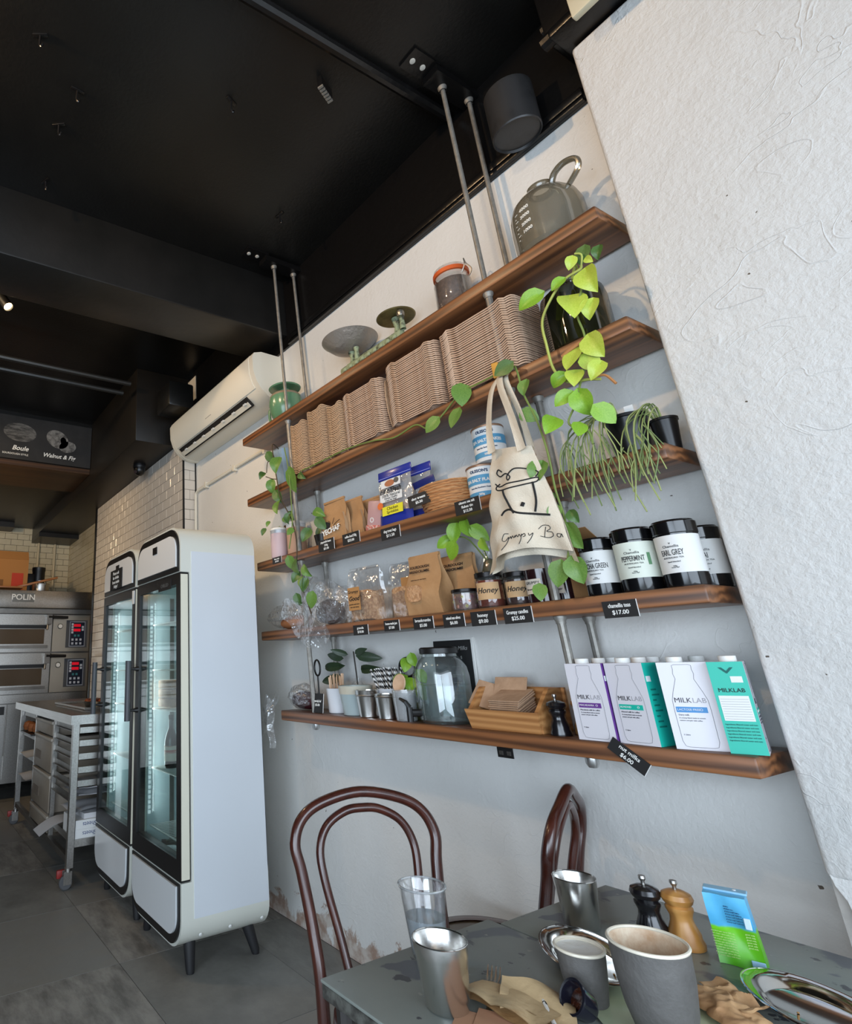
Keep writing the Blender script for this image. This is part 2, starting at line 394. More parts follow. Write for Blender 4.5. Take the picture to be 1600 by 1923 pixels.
o = part(wt, 'lower_tiles', low, tile_m, smooth=0); o['kind'] = 'stuff'
struct('trim_5', MB().box(XT + 0.001, XT + 0.008, YT - 0.009, YT + 0.006, 1.4, 3.0).box(XT + 0.001, XT + 0.01, W - 0.012, W - 0.001, 1.4, 3.0), mat('black_tile_trim', (18, 16, 16), 0.5))
# kitchen recess behind: side wall, back wall with its own tiles
tile_y = mat('warm_white_tile', (226, 214, 184), 0.2, var=((212, 198, 164), 2.0, 0.4, 0.6))
struct('wall_kitchen_side', MB().box(-8.6, -6.40, 2.05, 2.2, 0, 3.7), mat('recess_paint', (196, 180, 148), 0.4))
wk = struct('wall_kitchen_back', MB().box(-8.62, -8.42, -3.3, 2.2, 0, 3.7), grout, 0)
bt = MB().rbox(-0.001, 0.006, 0.002, TW - 0.002, 0.002, TH - 0.002, 0.002, 1).mesh('wall_tile', tile_y, 0)
bth = MB().rbox(-0.001, 0.006, 0.002, TW * 0.5 - 0.002, 0.002, TH - 0.002, 0.002, 1).mesh('wall_tile', tile_y, 0)
for r_ in range(16):
    z = 1.94 + r_ * TH
    y = 2.05 - (TW / 2 if r_ % 2 else 0)
    if r_ % 2: link('wall_tile', bth, wk, (-8.42, 2.05 - TW / 2, z))
    while y - TW > 0.75:
        y -= TW; link('wall_tile', bt, wk, (-8.42, y, z))
sm_ = MB()
for r_ in range(14):                               # side wall tiles of the recess, seen almost edge-on
    for q in range(12):
        x0 = -8.42 + q * TW + (TW / 2 if r_ % 2 else 0)
        if x0 + TW < -6.42: sm_.box(x0 + .002, x0 + TW - .002, 2.044, 2.051, 2.0 + r_ * TH + .002, 2.0 + (r_ + 1) * TH - .002)
struct('trim_6', sm_, tile_y, 0)
struct('trim_7', MB().box(-6.46, -6.402, 1.855, 1.95, 0, 3.035), mat('black_pipe', (14, 13, 13), 0.4))
# dropped bulkheads in front of the kitchen
bulk = mat('bulkhead_black', (22, 20, 18), 0.4, var=((34, 28, 22), 2.0, 0.45, 0.75))
struct('trim_8', MB().rbox(-8.42, -4.16, 1.50, 2.2, 3.037, CEIL, 0.004), bulk)
struct('trim_9', MB().box(-8.42, -5.52, -3.1, 1.50, 3.19, CEIL), black)
struct('trim_10', MB().box(-6.2, -5.50, -3.1, 1.497, 3.14, 3.192), wood_mat('brown_soffit_board', (46, 30, 18), (74, 50, 30), 0.6, axis=1))
struct('trim_11', MB().box(-8.42, -7.9, 1.50, 2.2, 2.98, 3.04).box(-8.42, -8.1, -3.0, 1.2, 3.12, 3.2), bulk)
for y_ in (1.68, 1.90):
    pass
pipe_w = mat('tiled_wall_pipe', (206, 192, 160), 0.35)
single('gas_pipe', MB().tube([(-8.39, 1.60, 2.05), (-8.39, 1.60, 3.0)], 0.018), pipe_w, 'left one of two painted pipes on the tiled wall above the oven', 'pipe', group='pipes above the oven')
single('gas_pipe', MB().tube([(-8.39, 1.83, 2.05), (-8.39, 1.83, 3.0)], 0.018), pipe_w, 'right one of two painted pipes, nearer the tiled corner above the oven', 'pipe', group='pipes above the oven')
# ================================================================== COMMON MATERIALS
steel = mat('brushed_steel', (190, 187, 182), 0.34, 1.0, var=((164, 160, 154), 3.0, 0.35, 0.7, (1, 30, 30)), bump=(200, 0.03))
cup_steel = mat('satin_steel', (228, 226, 222), 0.26, 1.0, bump=(120, 0.02))
steel_dk = mat('dull_steel', (140, 136, 130), 0.42, 1.0, var=((112, 108, 103), 4.0, 0.35, 0.7))
galv = mat('galvanised_pipe', (156, 153, 146), 0.5, 0.55, var=((124, 121, 116), 26, 0.35, 0.7), bump=(80, 0.1))
white_en = mat('white_enamel', (222, 227, 232), 0.28, coat=0.3)
cream = mat('cream_enamel', (224, 225, 214), 0.34, coat=0.2)
blk = mat('black_plastic', (22, 21, 21), 0.4)
blk_soft = mat('black_rubber', (30, 30, 32), 0.6)
grey_pl = mat('grey_plastic', (74, 76, 80), 0.45)
white_pl = mat('white_plastic', (232, 232, 228), 0.4)
white_paper = mat('white_paper', (228, 228, 226), 0.8)
chalk = mat('chalk_white', (240, 240, 236), 0.9)
card_blk = mat('black_card', (27, 27, 28), 0.65)
ink = mat('black_ink', (24, 24, 26), 0.8)
brown_card = mat('brown_cardboard', (168, 124, 78), 0.85, var=((150, 108, 66), 8, 0.35, 0.7))
glass = film('clear_glass', gloss=0.16, rough=0.02, haze=0.03, rgb=(225, 235, 235))
door_glass = film('fridge_door_glass', gloss=0.14, rough=0.02, haze=0.0, tint=(228, 240, 238))
plastic_film = film('crinkled_clear_film', gloss=0.30, rough=0.10, haze=0.10, rgb=(235, 238, 240), bump=(26, 1.0))

# ================================================================== FRIDGES
def rrect(x0, x1, z0, z1, r, n=8, corners='tb'):
    pts = []
    def arc(cx, cz, a0, rr):
        if rr <= 0: pts.append((cx, cz)); return
        for i in range(n + 1):
            a = a0 + (PI / 2) * i / n; pts.append((cx + rr * math.cos(a), cz + rr * math.sin(a)))
    rt = r if 't' in corners else 0; rb = r if 'b' in corners else 0
    arc(x1 - rt, z1 - rt, 0, rt); arc(x0 + rt, z1 - rt, PI / 2, rt); arc(x0 + rb, z0 + rb, PI, rb); arc(x1 - rb, z0 + rb, 1.5 * PI, rb)
    return pts
FW, FD, FB, FT, FR = 0.31, 0.455, 0.095, 1.99, 0.12
Z0, Z1 = 0.355, 1.735
liner = mat('fridge_liner', (206, 220, 224), 0.35)
led_m = mat('led_strip', (255, 255, 255), 0.4, emit=(235, 245, 255), emit_s=0.7)
def make_fridge(label, xc, second):
    t = thing('display_fridge', label, 'fridge', (xc, 1.24, 0), 0, 'upright glass door fridges')
    s = MB()
    s.prism(rrect(-FW, FW, Z1, FT, FR, 8, 't'), 0.0, FD)
    s.prism(rrect(-FW, FW, FB, Z0, FR, 8, 'b'), 0.0, FD)
    for sg in (-1, 1): s.box(sg * FW, sg * (FW - 0.04), 0.05, FD, Z0, Z1)
    s.box(-FW, FW, FD - 0.03, FD, Z0, Z1)
    part(t, 'cabinet_shell', s, cream, 'cream enamel shell with rounded corners')
    part(t, 'side_panel', MB().box(FW - 0.001, FW + 0.003, 0.062, FD - 0.004, 0.215, 1.845).box(-FW + 0.001, -FW - 0.003, 0.062, FD - 0.004, 0.215, 1.845), white_en, 'smooth bluish white side panel')
    part(t, 'liner', MB().box(-FW + 0.04, -FW + 0.05, 0.06, FD - 0.03, Z0, Z1).box(FW - 0.04, FW - 0.05, 0.06, FD - 0.03, Z0, Z1).box(-FW + 0.05, FW - 0.05, FD - 0.04, FD - 0.03, Z0, Z1).box(-FW + 0.05, FW - 0.05, 0.06, FD - 0.04, Z0, Z0 + 0.01), liner)
    # header and kick plate: black surround with a white panel inside
    h = part(t, 'header', MB().prism(rrect(-FW + 0.012, FW - 0.012, Z1 + 0.004, FT - 0.012, FR - 0.012, 8, 't'), -0.008, 0.001), blk)
    part(h, 'header_panel', MB().prism(rrect(-FW + 0.035, FW - 0.03, Z1 + 0.03, FT - 0.05, FR - 0.035, 8, 't'), -0.016, -0.007), mat('header_white', (236, 236, 234), 0.25, coat=0.4))
    part(h, 'thermostat', MB().box(-0.03, 0.03, -0.02, -0.015, FT - 0.115, FT - 0.075), blk)
    k = part(t, 'kick_plate', MB().prism(rrect(-FW + 0.012, FW - 0.012, FB + 0.012, Z0 - 0.004, FR - 0.012, 8, 'b'), -0.008, 0.001), blk)
    part(k, 'kick_panel', MB().prism(rrect(-FW + 0.035, FW - 0.03, FB + 0.05, Z0 - 0.015, FR - 0.035, 8, 'b'), -0.016, -0.007), mat('kick_white', (226, 230, 232), 0.25, coat=0.4))
    # door
    fr = MB()
    fr.box(-FW, FW, -0.004, 0.044, Z0 + 0.005, Z0 + 0.085); fr.box(-FW, FW, -0.004, 0.044, Z1 - 0.06, Z1 - 0.004)
    fr.box(-FW, -FW + 0.045, -0.004, 0.044, Z0 + 0.085, Z1 - 0.06); fr.box(FW - 0.045, FW, -0.004, 0.044, Z0 + 0.085, Z1 - 0.06)
    d = part(t, 'door', fr, blk)
    part(d, 'door_edge', MB().box(FW - 0.001, FW + 0.003, 0.0, 0.04, Z0 + 0.012, Z1 - 0.012).box(-FW + 0.001, -FW - 0.003, 0.0, 0.04, Z0 + 0.012, Z1 - 0.012), mat('door_edge_cream', (230, 226, 206), 0.4), 'cream door edge')
    part(d, 'glass_pane', MB().box(-FW + 0.045, FW - 0.045, 0.006, 0.010, Z0 + 0.085, Z1 - 0.06), door_glass)
    hb = MB().tube([(-FW + 0.035, -0.062, 0.985), (-FW + 0.035, -0.062, 1.305)], 0.017, 12)
    hd = part(d, 'handle', hb, grey_pl)
    for zz in (1.04, 1.26):
        part(d, 'handle_post', MB().lathe([(0.016, 0), (0.007, 0.03), (0.006, 0.05)], 12, (0, 0, 0)), blk, loc=(-FW + 0.035, -0.002, zz), rot=(PI / 2, 0, 0))
    # wire shelves, ladder strips and the led
    for i, zz in enumerate((0.465, 0.745, 1.045, 1.25, 1.50)):
        w = MB(); a, b = -FW + 0.055, FW - 0.055
        w.tube([(a, 0.075, zz), (b, 0.075, zz)], 0.004, 6); w.tube([(a, 0.40, zz), (b, 0.40, zz)], 0.004, 6)
        for q in range(19): xx = a + (b - a) * q / 18; w.tube([(xx, 0.075, zz), (xx, 0.40, zz)], 0.0022, 5)
        part(t, 'wire_shelf', w, white_pl)
    for xx in (-FW + 0.052, FW - 0.052):
        st = MB().box(xx - 0.002, xx + 0.002, 0.19, 0.215, 0.36, 1.66)
        part(t, 'shelf_ladder', st, steel_dk)
    ld = MB()
    for q in range(46): ld.box(-FW + 0.052, -FW + 0.060, 0.062, 0.075, 0.52 + q * 0.024, 0.534 + q * 0.024)
    part(t, 'light_strip', ld, led_m)
    fl = bpy.data.lights.new('fridge_lamp', 'AREA'); fl.shape = 'RECTANGLE'; fl.size = 0.03; fl.size_y = 1.1; fl.energy = 2.2; fl.color = (0.88, 0.95, 1.0)
    fo = bpy.data.objects.new('fridge_lamp', fl); COL.objects.link(fo); fo.parent = t; fo.location = (-FW + 0.075, 0.075, 1.08); fo.rotation_euler = (PI / 2, 0, -0.7)
    part(t, 'vent_grille', MB().box(-0.16, 0.16, FD - 0.05, FD - 0.04, 1.56, 1.60).box(-0.16, 0.16, FD - 0.05, FD - 0.04, 1.62, 1.64), grey_pl)
    for sx in (-1, 1):
        for yy in (0.075, 0.37):
            sp = 0.03 if yy > 0.2 else -0.01
            part(t, 'leg', MB().tube([(sx * 0.225, yy, 0.13), (sx * 0.256, yy + sp, 0.012), (sx * 0.257, yy + sp, 0.0)], [0.030, 0.020, 0.017], 12), blk_soft, 'black tapered leg')
    for yy in (0.10, 0.25, 0.42): part(t, 'screw_cap', MB().lathe([(0.009, 0), (0.006, 0.004), (0, 0.005)], 10), white_pl, loc=(FW - 0.018, yy, 0.145), rot=(0, PI / 2 + 0.5, 0))
    if second:
        sg = part(h, 'sign', MB().box(-0.13, 0.10, -0.022, -0.017, Z1 + 0.025, Z1 + 0.155), card_blk, 'black handwritten sign')
        for i, tx in enumerate(('Please ask', 'for drinks', 'from inside', 'fridge!')):
            letter(h, tx, 0.03, (-0.015, -0.0225, Z1 + 0.13 - i * 0.029), (0, -1, 0), chalk)
        part(d, 'sticker', MB().box(FW - 0.04, FW - 0.005, -0.008, -0.003, Z1 - 0.10, Z1 - 0.02), white_paper)
    else:
        part(d, 'sticker', MB().box(0.03, 0.20, -0.007, -0.003, Z1 - 0.075, Z1 - 0.025), card_blk)
        letter(d, 'CHILLED', 0.026, (0.115, -0.0075, Z1 - 0.05), (0, -1, 0), mat('dim_print', (92, 92, 90), 0.8))
    return t
make_fridge('nearer white display fridge with rounded corners, its blank side facing the table', -3.023, False)
make_fridge('farther white display fridge with a black sign on its header', -3.682, True)

# goods inside the nearer fridge
pk = mat('packed_biscuit', (150, 92, 52), 0.6, var=((190, 140, 96), 40, 0.35, 0.65))
for i, zz in enumerate((1.052, 1.100, 1.148)):
    single('cake_pack', MB().rbox(-0.075, 0.075, -0.06, 0.06, 0, 0.044, 0.008), pk, ['bottom', 'middle', 'top'][i] + ' brown biscuit pack of the stack inside the nearer fridge', 'food pack', (-3.16, 1.40, zz - 0.002 + 0.005), 0.1, 'biscuit packs in the fridge')
def bottle(label, loc, body, lab, rot=None, name='drink_bottle'):
    t = thing(name, label, 'bottle', loc)
    if rot: t.rotation_euler = rot
    part(t, 'bottle_glass', MB().lathe([(0, 0), (0.034, 0.001), (0.036, 0.01), (0.036, 0.13), (0.030, 0.16), (0.014, 0.20), (0.013, 0.245)], 20), body)
    part(t, 'bottle_cap', MB().lathe([(0.015, 0.24), (0.016, 0.262), (0, 0.263)], 16), blk)
    part(t, 'bottle_label', MB().lathe([(0.0366, 0.035), (0.0366, 0.11)], 20), lab)
    return t
bottle('dark bottle with a cream and red label on a fridge shelf', (-3.15, 1.38, 0.751), mat('dark_cola', (38, 20, 18), 0.1, coat=0.5), mat('cream_red_label', (226, 214, 196), 0.6, var=((196, 70, 66), 14, 0.52, 0.56, (0.1, 0.1, 2))))
bottle('green wine bottle lying at the bottom of the nearer fridge', (-3.10, 1.59, 0.403), mat('green_bottle', (34, 52, 38), 0.12, coat=0.5), mat('pale_label', (210, 206, 190), 0.6), (PI / 2, 0, -0.25))

# ================================================================== AIR CONDITIONER
ac_m = mat('aged_white_plastic', (226, 221, 206), 0.42)
t = thing('air_conditioner', 'white wall mounted split air conditioner above the shelves\' left end', 'air conditioner', (-3.35, 1.98, 2.85))
prof = [(-0.002, 0.315), (-0.17, 0.318), (-0.225, 0.300), (-0.240, 0.270), (-0.236, 0.17), (-0.215, 0.105), (-0.18, 0.055), (-0.128, 0.012), (-0.06, 0.0), (-0.002, 0.0)]
fp = [(-0.17, 0.321), (-0.228, 0.302), (-0.244, 0.270), (-0.240, 0.17), (-0.219, 0.103), (-0.20, 0.075), (-0.195, 0.08), (-0.214, 0.11), (-0.235, 0.17), (-0.239, 0.27), (-0.224, 0.298), (-0.17, 0.316)]
part(t, 'casing', MB().prism(prof, -0.615, 0.615, 'yz'), ac_m)
for sg in (-1, 1): part(t, 'end_cap', MB().prism([(y * 1.01, z * 1.01 - 0.002) for y, z in prof], sg * 0.61, sg * 0.65, 'yz'), ac_m)
part(t, 'front_panel', MB().prism(fp, -0.60, 0.60, 'yz'), mat('ac_front', (230, 226, 212), 0.38))
slot = Matrix.Translation((0, -0.186, 0.034)) @ Matrix.Rotation(-0.70, 4, 'X')
b = MB(); b.M = slot; b.box(-0.54, 0.50, -0.030, 0.045, -0.004, 0.010); sl = part(t, 'air_outlet', b, mat('slot_dark', (20, 18, 18), 0.8))
b = MB(); b.M = slot; b.box(-0.53, 0.49, 0.0, 0.034, -0.010, -0.005); part(t, 'louvre', b, ac_m)
for q in range(7):
    b = MB(); b.M = slot; b.box(-0.46 + q * 0.15, -0.43 + q * 0.15, -0.006, 0.006, -0.016, -0.010); part(t, 'louvre_clip', b, white_pl)
part(t, 'logo_strip', MB().box(-0.05, 0.04, -0.2245, -0.2235, 0.118, 0.124), grey_pl)
c = MB().tube([(-4.0, 1.962, 2.45), (-3.99, 1.962, 2.60), (-3.93, 1.962, 2.605), (-2.86, 1.962, 2.612)], 0.012, 8)
t = thing('wall_conduit', 'white painted conduit running along the wall under the air conditioner', 'pipe', (-3.0, 1.97, 2.6))
part(t, 'pipe', MB().tube([(-1.0, -0.008, -0.7), (-0.99, -0.008, -0.02), (-0.95, -0.008, 0.0), (0.14, -0.008, 0.01)], 0.011, 8), ac_m)
for q in (-0.8, -0.35, 0.05): part(t, 'pipe_clip', MB().box(q - 0.012, q + 0.012, -0.022, 0.008, -0.02, 0.026), ac_m)

# ================================================================== DECK OVEN
OX = -6.85
t = thing('deck_oven', 'large stainless deck oven with two baking decks and control panels', 'oven', (OX, 0.9, 0))
def ov(y0, y1, z0, z1, x0=-0.02, x1=0.0): return MB().box(x0, x1, y0 - 0.9, y1 - 0.9, z0, z1)
part(t, 'oven_body', MB().box(-1.45, -0.03, -2.2, 1.10, 0.42, 1.95), steel_dk)
part(t, 'hood', MB().rbox(-1.45, 0.14, -2.2, 1.11, 1.915, 2.105, 0.006), steel, 'brushed steel hood')
part(t, 'hood_lip', ov(-1.3, 1.96, 1.86, 1.912, -0.03, 0.05), steel_dk)
dk_glass = mat('oven_window', (92, 80, 66), 0.16, 0.3)
for i, (zt, zb) in enumerate(((1.855, 1.45), (1.435, 1.02))):
    dck = part(t, 'deck_front', ov(-1.3, 1.52, zb, zt), steel, 'steel deck front')
    part(dck, 'deck_rail', ov(-1.3, 1.50, zt - 0.115, zt - 0.03, 0.0, 0.035), steel)
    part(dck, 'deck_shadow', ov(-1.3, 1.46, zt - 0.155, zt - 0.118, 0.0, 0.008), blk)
    part(dck, 'oven_window', ov(-1.3, 1.44, zb + 0.085, zt - 0.16, 0.0, 0.006), dk_glass)
    part(dck, 'window_ledge', ov(-1.3, 1.48, zb + 0.04, zb + 0.07, 0.0, 0.03), steel_dk)
    hn = MB().tube([(0.07, 0.56, zt - 0.03), (0.07, 0.78, zt - 0.036)], [0.020, 0.016], 10); part(dck, 'lever_grip', hn, blk)
    part(dck, 'lever_bracket', MB().box(0.0, 0.085, 0.545, 0.60, zt - 0.11, zt - 0.005).tube([(0.05, 0.565, zt - 0.10), (0.06, 0.555, zt - 0.17)], 0.012, 8), steel_dk)
    pn = part(t, 'control_panel', ov(1.53, 1.95, zb, zt - 0.005, -0.02, 0.012), mat('panel_steel', (182, 174, 160), 0.38, 0.9))
    kb = part(pn, 'knob', MB().lathe([(0.030, 0), (0.030, 0.012), (0.026, 0.014)], 20), blk, loc=(0.012, 0.71, zt - 0.13), rot=(0, PI / 2, 0))
    part(pn, 'knob_face', MB().lathe([(0.024, 0.012), (0.022, 0.02), (0, 0.02)], 20), white_pl, loc=(0.012, 0.71, zt - 0.13), rot=(0, PI / 2, 0))
    part(pn, 'bezel', ov(1.68, 1.925, zt - 0.365, zt - 0.062, 0.012, 0.016), grey_pl)
    part(pn, 'keypad_border', ov(1.718, 1.900, zt - 0.355, zt - 0.075, 0.016, 0.018), mat('keypad_grey', (150, 156, 168), 0.5))
    part(pn, 'keypad', ov(1.727, 1.891, zt - 0.345, zt - 0.085, 0.018, 0.020), mat('keypad_navy', (22, 28, 46), 0.4))
    red = mat('red_display', (120, 14, 26), 0.3, emit=(220, 20, 40), emit_s=0.5)
    for q in (0, 1): part(pn, 'display', ov(1.765, 1.845, zt - 0.135 - q * 0.052, zt - 0.105 - q * 0.052, 0.020, 0.022), red)
    keyw = mat('key_white', (196, 202, 214), 0.5)
    ks = [(1.738 , zt - 0.12), (1.738, zt - 0.15), (1.738, zt - 0.18), (1.738, zt - 0.21), (1.858, zt - 0.15), (1.858, zt - 0.18)]
    ks += [(1.745 + 0.046 * a, zt - 0.29 - 0.042 * b_) for a in range(3) for b_ in range(2)]
    for ky, kz in ks: part(pn, 'key', ov(ky, ky + 0.024, kz, kz + 0.024, 0.020, 0.023), keyw)
    for q in (0, 1): part(pn, 'key', ov(1.772 + q * 0.04, 1.796 + q * 0.04, zt - 0.245, zt - 0.222, 0.020, 0.023), mat('key_teal', (60, 130, 136), 0.5))
part(t, 'plinth_band', ov(-1.3, 1.95, 0.93, 1.012, -0.02, 0.01), steel)
part(t, 'proofer_door', ov(-1.3, 1.10, 0.2, 0.92, -0.03, 0.0).box(-1.45, -0.03, -2.2, 1.05, 0.16, 0.42), steel)
part(t, 'proofer_door', ov(1.115, 1.95, 0.2, 0.92, -0.03, 0.0), steel)
part(t, 'proofer_handle', ov(0.97, 1.08, 0.82, 0.90, 0.0, 0.012), blk)
for yy in (-0.6, 0.9):
    part(t, 'foot', MB().tube([(-0.15, yy, 0), (-0.15, yy, 0.2)], 0.03, 8), blk)
    part(t, 'foot', MB().tube([(-1.2, yy, 0), (-1.2, yy, 0.2)], 0.03, 8), blk)
pl = part(t, 'name_plate', ov(1.04, 1.275, 1.975, 2.075, 0.14, 0.146), mat('plate_grey', (120, 118, 112), 0.3, 0.8))
letter(pl, 'POLIN', 0.085, (0.147, 0.257, 2.025), (1, 0, 0), mat('bright_chrome', (240, 238, 232), 0.25, 0.3), bold=0.001, sx=1.05)

# things standing on top of the oven
t = thing('cardboard_box', 'brown cardboard box with a red print standing on the oven', 'box', (-7.2, 0.95, 2.1055))
part(t, 'box_body', MB().box(-0.2, 0.12, -0.35, 0.30, 0, 0.40), mat('orange_cardboard', (176, 122, 66), 0.85))
f = MB(); f.M = Matrix.Translation((0.12, 0, 0.40)) @ Matrix.Rotation(-0.55, 4, 'Y'); f.box(0, 0.004, -0.35, 0.30, 0, 0.12); part(t, 'box_flap', f, mat('orange_cardboard', (176, 122, 66), 0.85))
part(t, 'red_print', MB().box(0.119, 0.1225, 0.12, 0.25, 0.05, 0.24), mat('red_print', (190, 62, 40), 0.8))
part(t, 'brown_print', MB().box(0.119, 0.1225, -0.06, 0.03, 0.06, 0.16), mat('brown_print', (126, 84, 44), 0.8))
t = thing('stock_pot', 'small steel pot standing on the oven beside the cardboard box', 'pot', (-7.06, 1.40, 2.1055))
part(t, 'pot_body', MB().lathe([(0, 0), (0.095, 0), (0.10, 0.01), (0.10, 0.115), (0.104, 0.12), (0.098, 0.12), (0.096, 0.015), (0, 0.012)], 28), steel)
part(t, 'pot_handle', MB().tube(spline([(0.09, -0.05, 0.10), (0.12, -0.05, 0.14), (0.12, 0.03, 0.14), (0.09, 0.04, 0.10)]), 0.006, 8), steel)
t = thing('coffee_grinder', 'black canister standing behind the pot on the oven', 'canister', (-7.32, 1.42, 2.1055))
part(t, 'canister_body', MB().lathe([(0, 0), (0.075, 0), (0.075, 0.30), (0.08, 0.31), (0.08, 0.35), (0, 0.355)], 24), blk)
part(t, 'canister_side_box', MB().rbox(-0.05, 0.05, -0.14, -0.05, 0.0, 0.27, 0.01), blk)
t = thing('baking_peel', 'wooden baking peel lying aslant across the top of the oven', 'peel', (-6.90, 1.12, 2.15))
p = MB(); p.M = Matrix.Rotation(0.27, 4, 'X'); p.rbox(-0.015, 0.015, 0.0, 0.46, 0.0, 0.026, 0.006); part(t, 'peel_handle', p, wood_mat('peel_wood', (140, 86, 46), (176, 118, 70), 1.0, axis=1))
p = MB(); p.rbox(-0.10, 0.10, -0.35, 0.04, -0.012, 0.008, 0.005); part(t, 'peel_blade', p, MATS['peel_wood'])

# ================================================================== STEEL TROLLEY
t = thing('bench_trolley', 'stainless steel bench trolley with tray runners on red braked castors', 'trolley', (-4.03, 1.06, 0))
part(t, 'bench_top', MB().box(-2.05, 0.0, 0.0, 0.70, 0.921, 0.978), steel, 'worn steel bench top')
for lx in (-0.048, -1.86):
    for ly in (0.018, 0.62): part(t, 'leg', MB().box(lx, lx + 0.04, ly, ly + 0.04, 0.115, 0.921), steel)
part(t, 'base_rail', MB().box(-1.86, -0.04, 0.02, 0.05, 0.14, 0.175), steel_dk)
part(t, 'base_rail', MB().box(-1.86, -0.04, 0.62, 0.66, 0.14, 0.175), steel_dk)
part(t, 'base_shelf', MB().box(-0.59, -0.008, 0.06, 0.62, 0.222, 0.262), steel)
for i in range(8):
    zz = 0.865 - i * 0.078
    if i in (5, 6, 7): continue
    part(t, 'tray_runner', MB().box(-0.006, 0.0, 0.06, 0.66, zz, zz + 0.038).box(-0.03, 0.0, 0.06, 0.66, zz, zz + 0.003), steel)
for i in range(6):
    zz = 0.875 - i * 0.082
    part(t, 'tray_runner', MB().box(-0.56, -0.05, 0.046, 0.050, zz, zz + 0.034).box(-0.56, -0.05, 0.03, 0.050, zz, zz + 0.003), steel_dk)
    if i % 2 == 0: part(t, 'tray_runner', MB().box(-1.80, -1.25, 0.046, 0.05, zz, zz + 0.034), steel_dk)
part(t, 'divider_post', MB().box(-0.60, -0.57, 0.03, 0.06, 0.175, 0.921), steel)
part(t, 'divider_post', MB().box(-1.24, -1.21, 0.03, 0.06, 0.175, 0.921), steel)
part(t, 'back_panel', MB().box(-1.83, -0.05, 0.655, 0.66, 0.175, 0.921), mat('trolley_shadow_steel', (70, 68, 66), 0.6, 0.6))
for lx in (-0.03, -1.84):
    for ly in (0.035, 0.64):
        cs = part(t, 'castor', MB().lathe([(0.022, 0.095), (0.022, 0.118), (0, 0.118)], 14, (lx, ly, 0)).box(lx - 0.02, lx - 0.016, ly - 0.03, ly + 0.02, 0.03, 0.1).box(lx + 0.016, lx + 0.02, ly - 0.03, ly + 0.02, 0.03, 0.1), steel)
        wm = MB(); wm.M = Matrix.Translation((lx, ly - 0.012, 0.04)) @ Matrix.Rotation(PI / 2, 4, 'Y'); wm.lathe([(0, -0.014), (0.018, -0.014), (0.034, -0.014), (0.040, -0.008), (0.040, 0.008), (0.034, 0.014), (0.018, 0.014), (0, 0.014)], 24)
        part(cs, 'wheel', wm, mat('grey_rubber', (86, 86, 88), 0.7))
        part(cs, 'brake_lever', MB().rbox(lx - 0.05, lx - 0.028, ly - 0.06, ly - 0.01, 0.055, 0.10, 0.006), mat('red_brake', (150, 44, 40), 0.5))
tub_m = mat('taupe_tub', (150, 138, 122), 0.5, var=((134, 122, 108), 5, 0.35, 0.7))
for i, (z0, z1) in enumerate(((0.80, 0.90), (0.555, 0.785), (0.30, 0.54), (0.178, 0.285))):
    tb = thing('dough_tub', 'taupe plastic dough tub in the trolley, ' + ['topmost', 'second from the top', 'third from the top', 'lowest'][i] + ' of its column', 'tub', (-4.955, 1.085, z0), 0, 'tubs in the trolley')
    hgt = z1 - z0
    part(tb, 'tub_body', MB().rbox(-0.265, 0.31, 0.0, 0.45, 0, hgt - 0.012, 0.006), tub_m)
    part(tb, 'tub_rim', MB().rbox(-0.272, 0.318, -0.008, 0.46, hgt - 0.022, hgt, 0.005), mat('taupe_rim', (172, 162, 148), 0.5))
    if hgt > 0.2: part(tb, 'tub_grip', MB().box(-0.20, -0.02, -0.003, 0.004, hgt * 0.25, hgt * 0.5), mat('tub_recess', (116, 104, 92), 0.6))
paper_m = mat('baking_paper', (214, 214, 216), 0.8)
def sheets(label, x0, x1, y0, y1, z, n, sag, name='paper_stack'):
    g = MB().grid(lambda u, v: (x0 + (x1 - x0) * u, y0 + (y1 - y0) * v, z + n - sag * max(0, 0.35 - v) ** 2 * 8), 8, 8)
    g.grid(lambda u, v: (x0 + (x1 - x0) * u, y0 + (y1 - y0) * v, z + (n - 0.003 if True else 0) - sag * max(0, 0.35 - v) ** 2 * 8), 8, 8)
    return single(name, g, paper_m, label, 'paper')
t = thing('paper_ream', 'lower ream of white paper on the trolley base shelf', 'paper', (-4.05, 1.125, 0.2625), 0, 'paper reams on the trolley'); part(t, 'ream', MB().box(-0.30, 0.0, 0.0, 0.42, 0, 0.05), white_paper)
letter(t, '500 Sheets', 0.034, (0.001, 0.12, 0.026), (1, 0, 0), mat('blue_print', (70, 84, 130), 0.8), roll=PI)
t = thing('paper_ream', 'upper ream of white paper on the trolley base shelf', 'paper', (-4.05, 1.125, 0.313), 0.0, 'paper reams on the trolley'); part(t, 'ream', MB().box(-0.30, 0.0, 0.0, 0.42, 0, 0.05), white_paper)
letter(t, '500 Sheets', 0.034, (0.001, 0.12, 0.026), (1, 0, 0), mat('blue_print', (70, 84, 130), 0.8), roll=PI)
single('paper_sheets', MB().grid(lambda u, v: (-0.30 + 0.30 * u + 0.05 * v, 0.36 * v, 0.055 - 0.06 * max(0, 0.3 - v) + 0.004 * math.sin(9 * u)), 8, 8).box(-0.27, 0.02, 0.06, 0.36, 0.0, 0.03), paper_m, 'loose stack of baking paper above the reams on the trolley', 'paper', (-4.08, 1.12, 0.364), 0.06)
single('paper_sheets', MB().grid(lambda u, v: (0.20 * u + 0.04 * v, 0.30 * v, -0.10 * max(0, 0.5 - v) ** 1.5 * 2 + 0.003), 8, 8).grid(lambda u, v: (0.20 * u + 0.04 * v, 0.30 * v, -0.10 * max(0, 0.5 - v) ** 1.5 * 2), 8, 8), paper_m, 'white baking paper drooping over the front edge of the trolley', 'paper', (-4.58, 0.98, 0.30), 0.0)
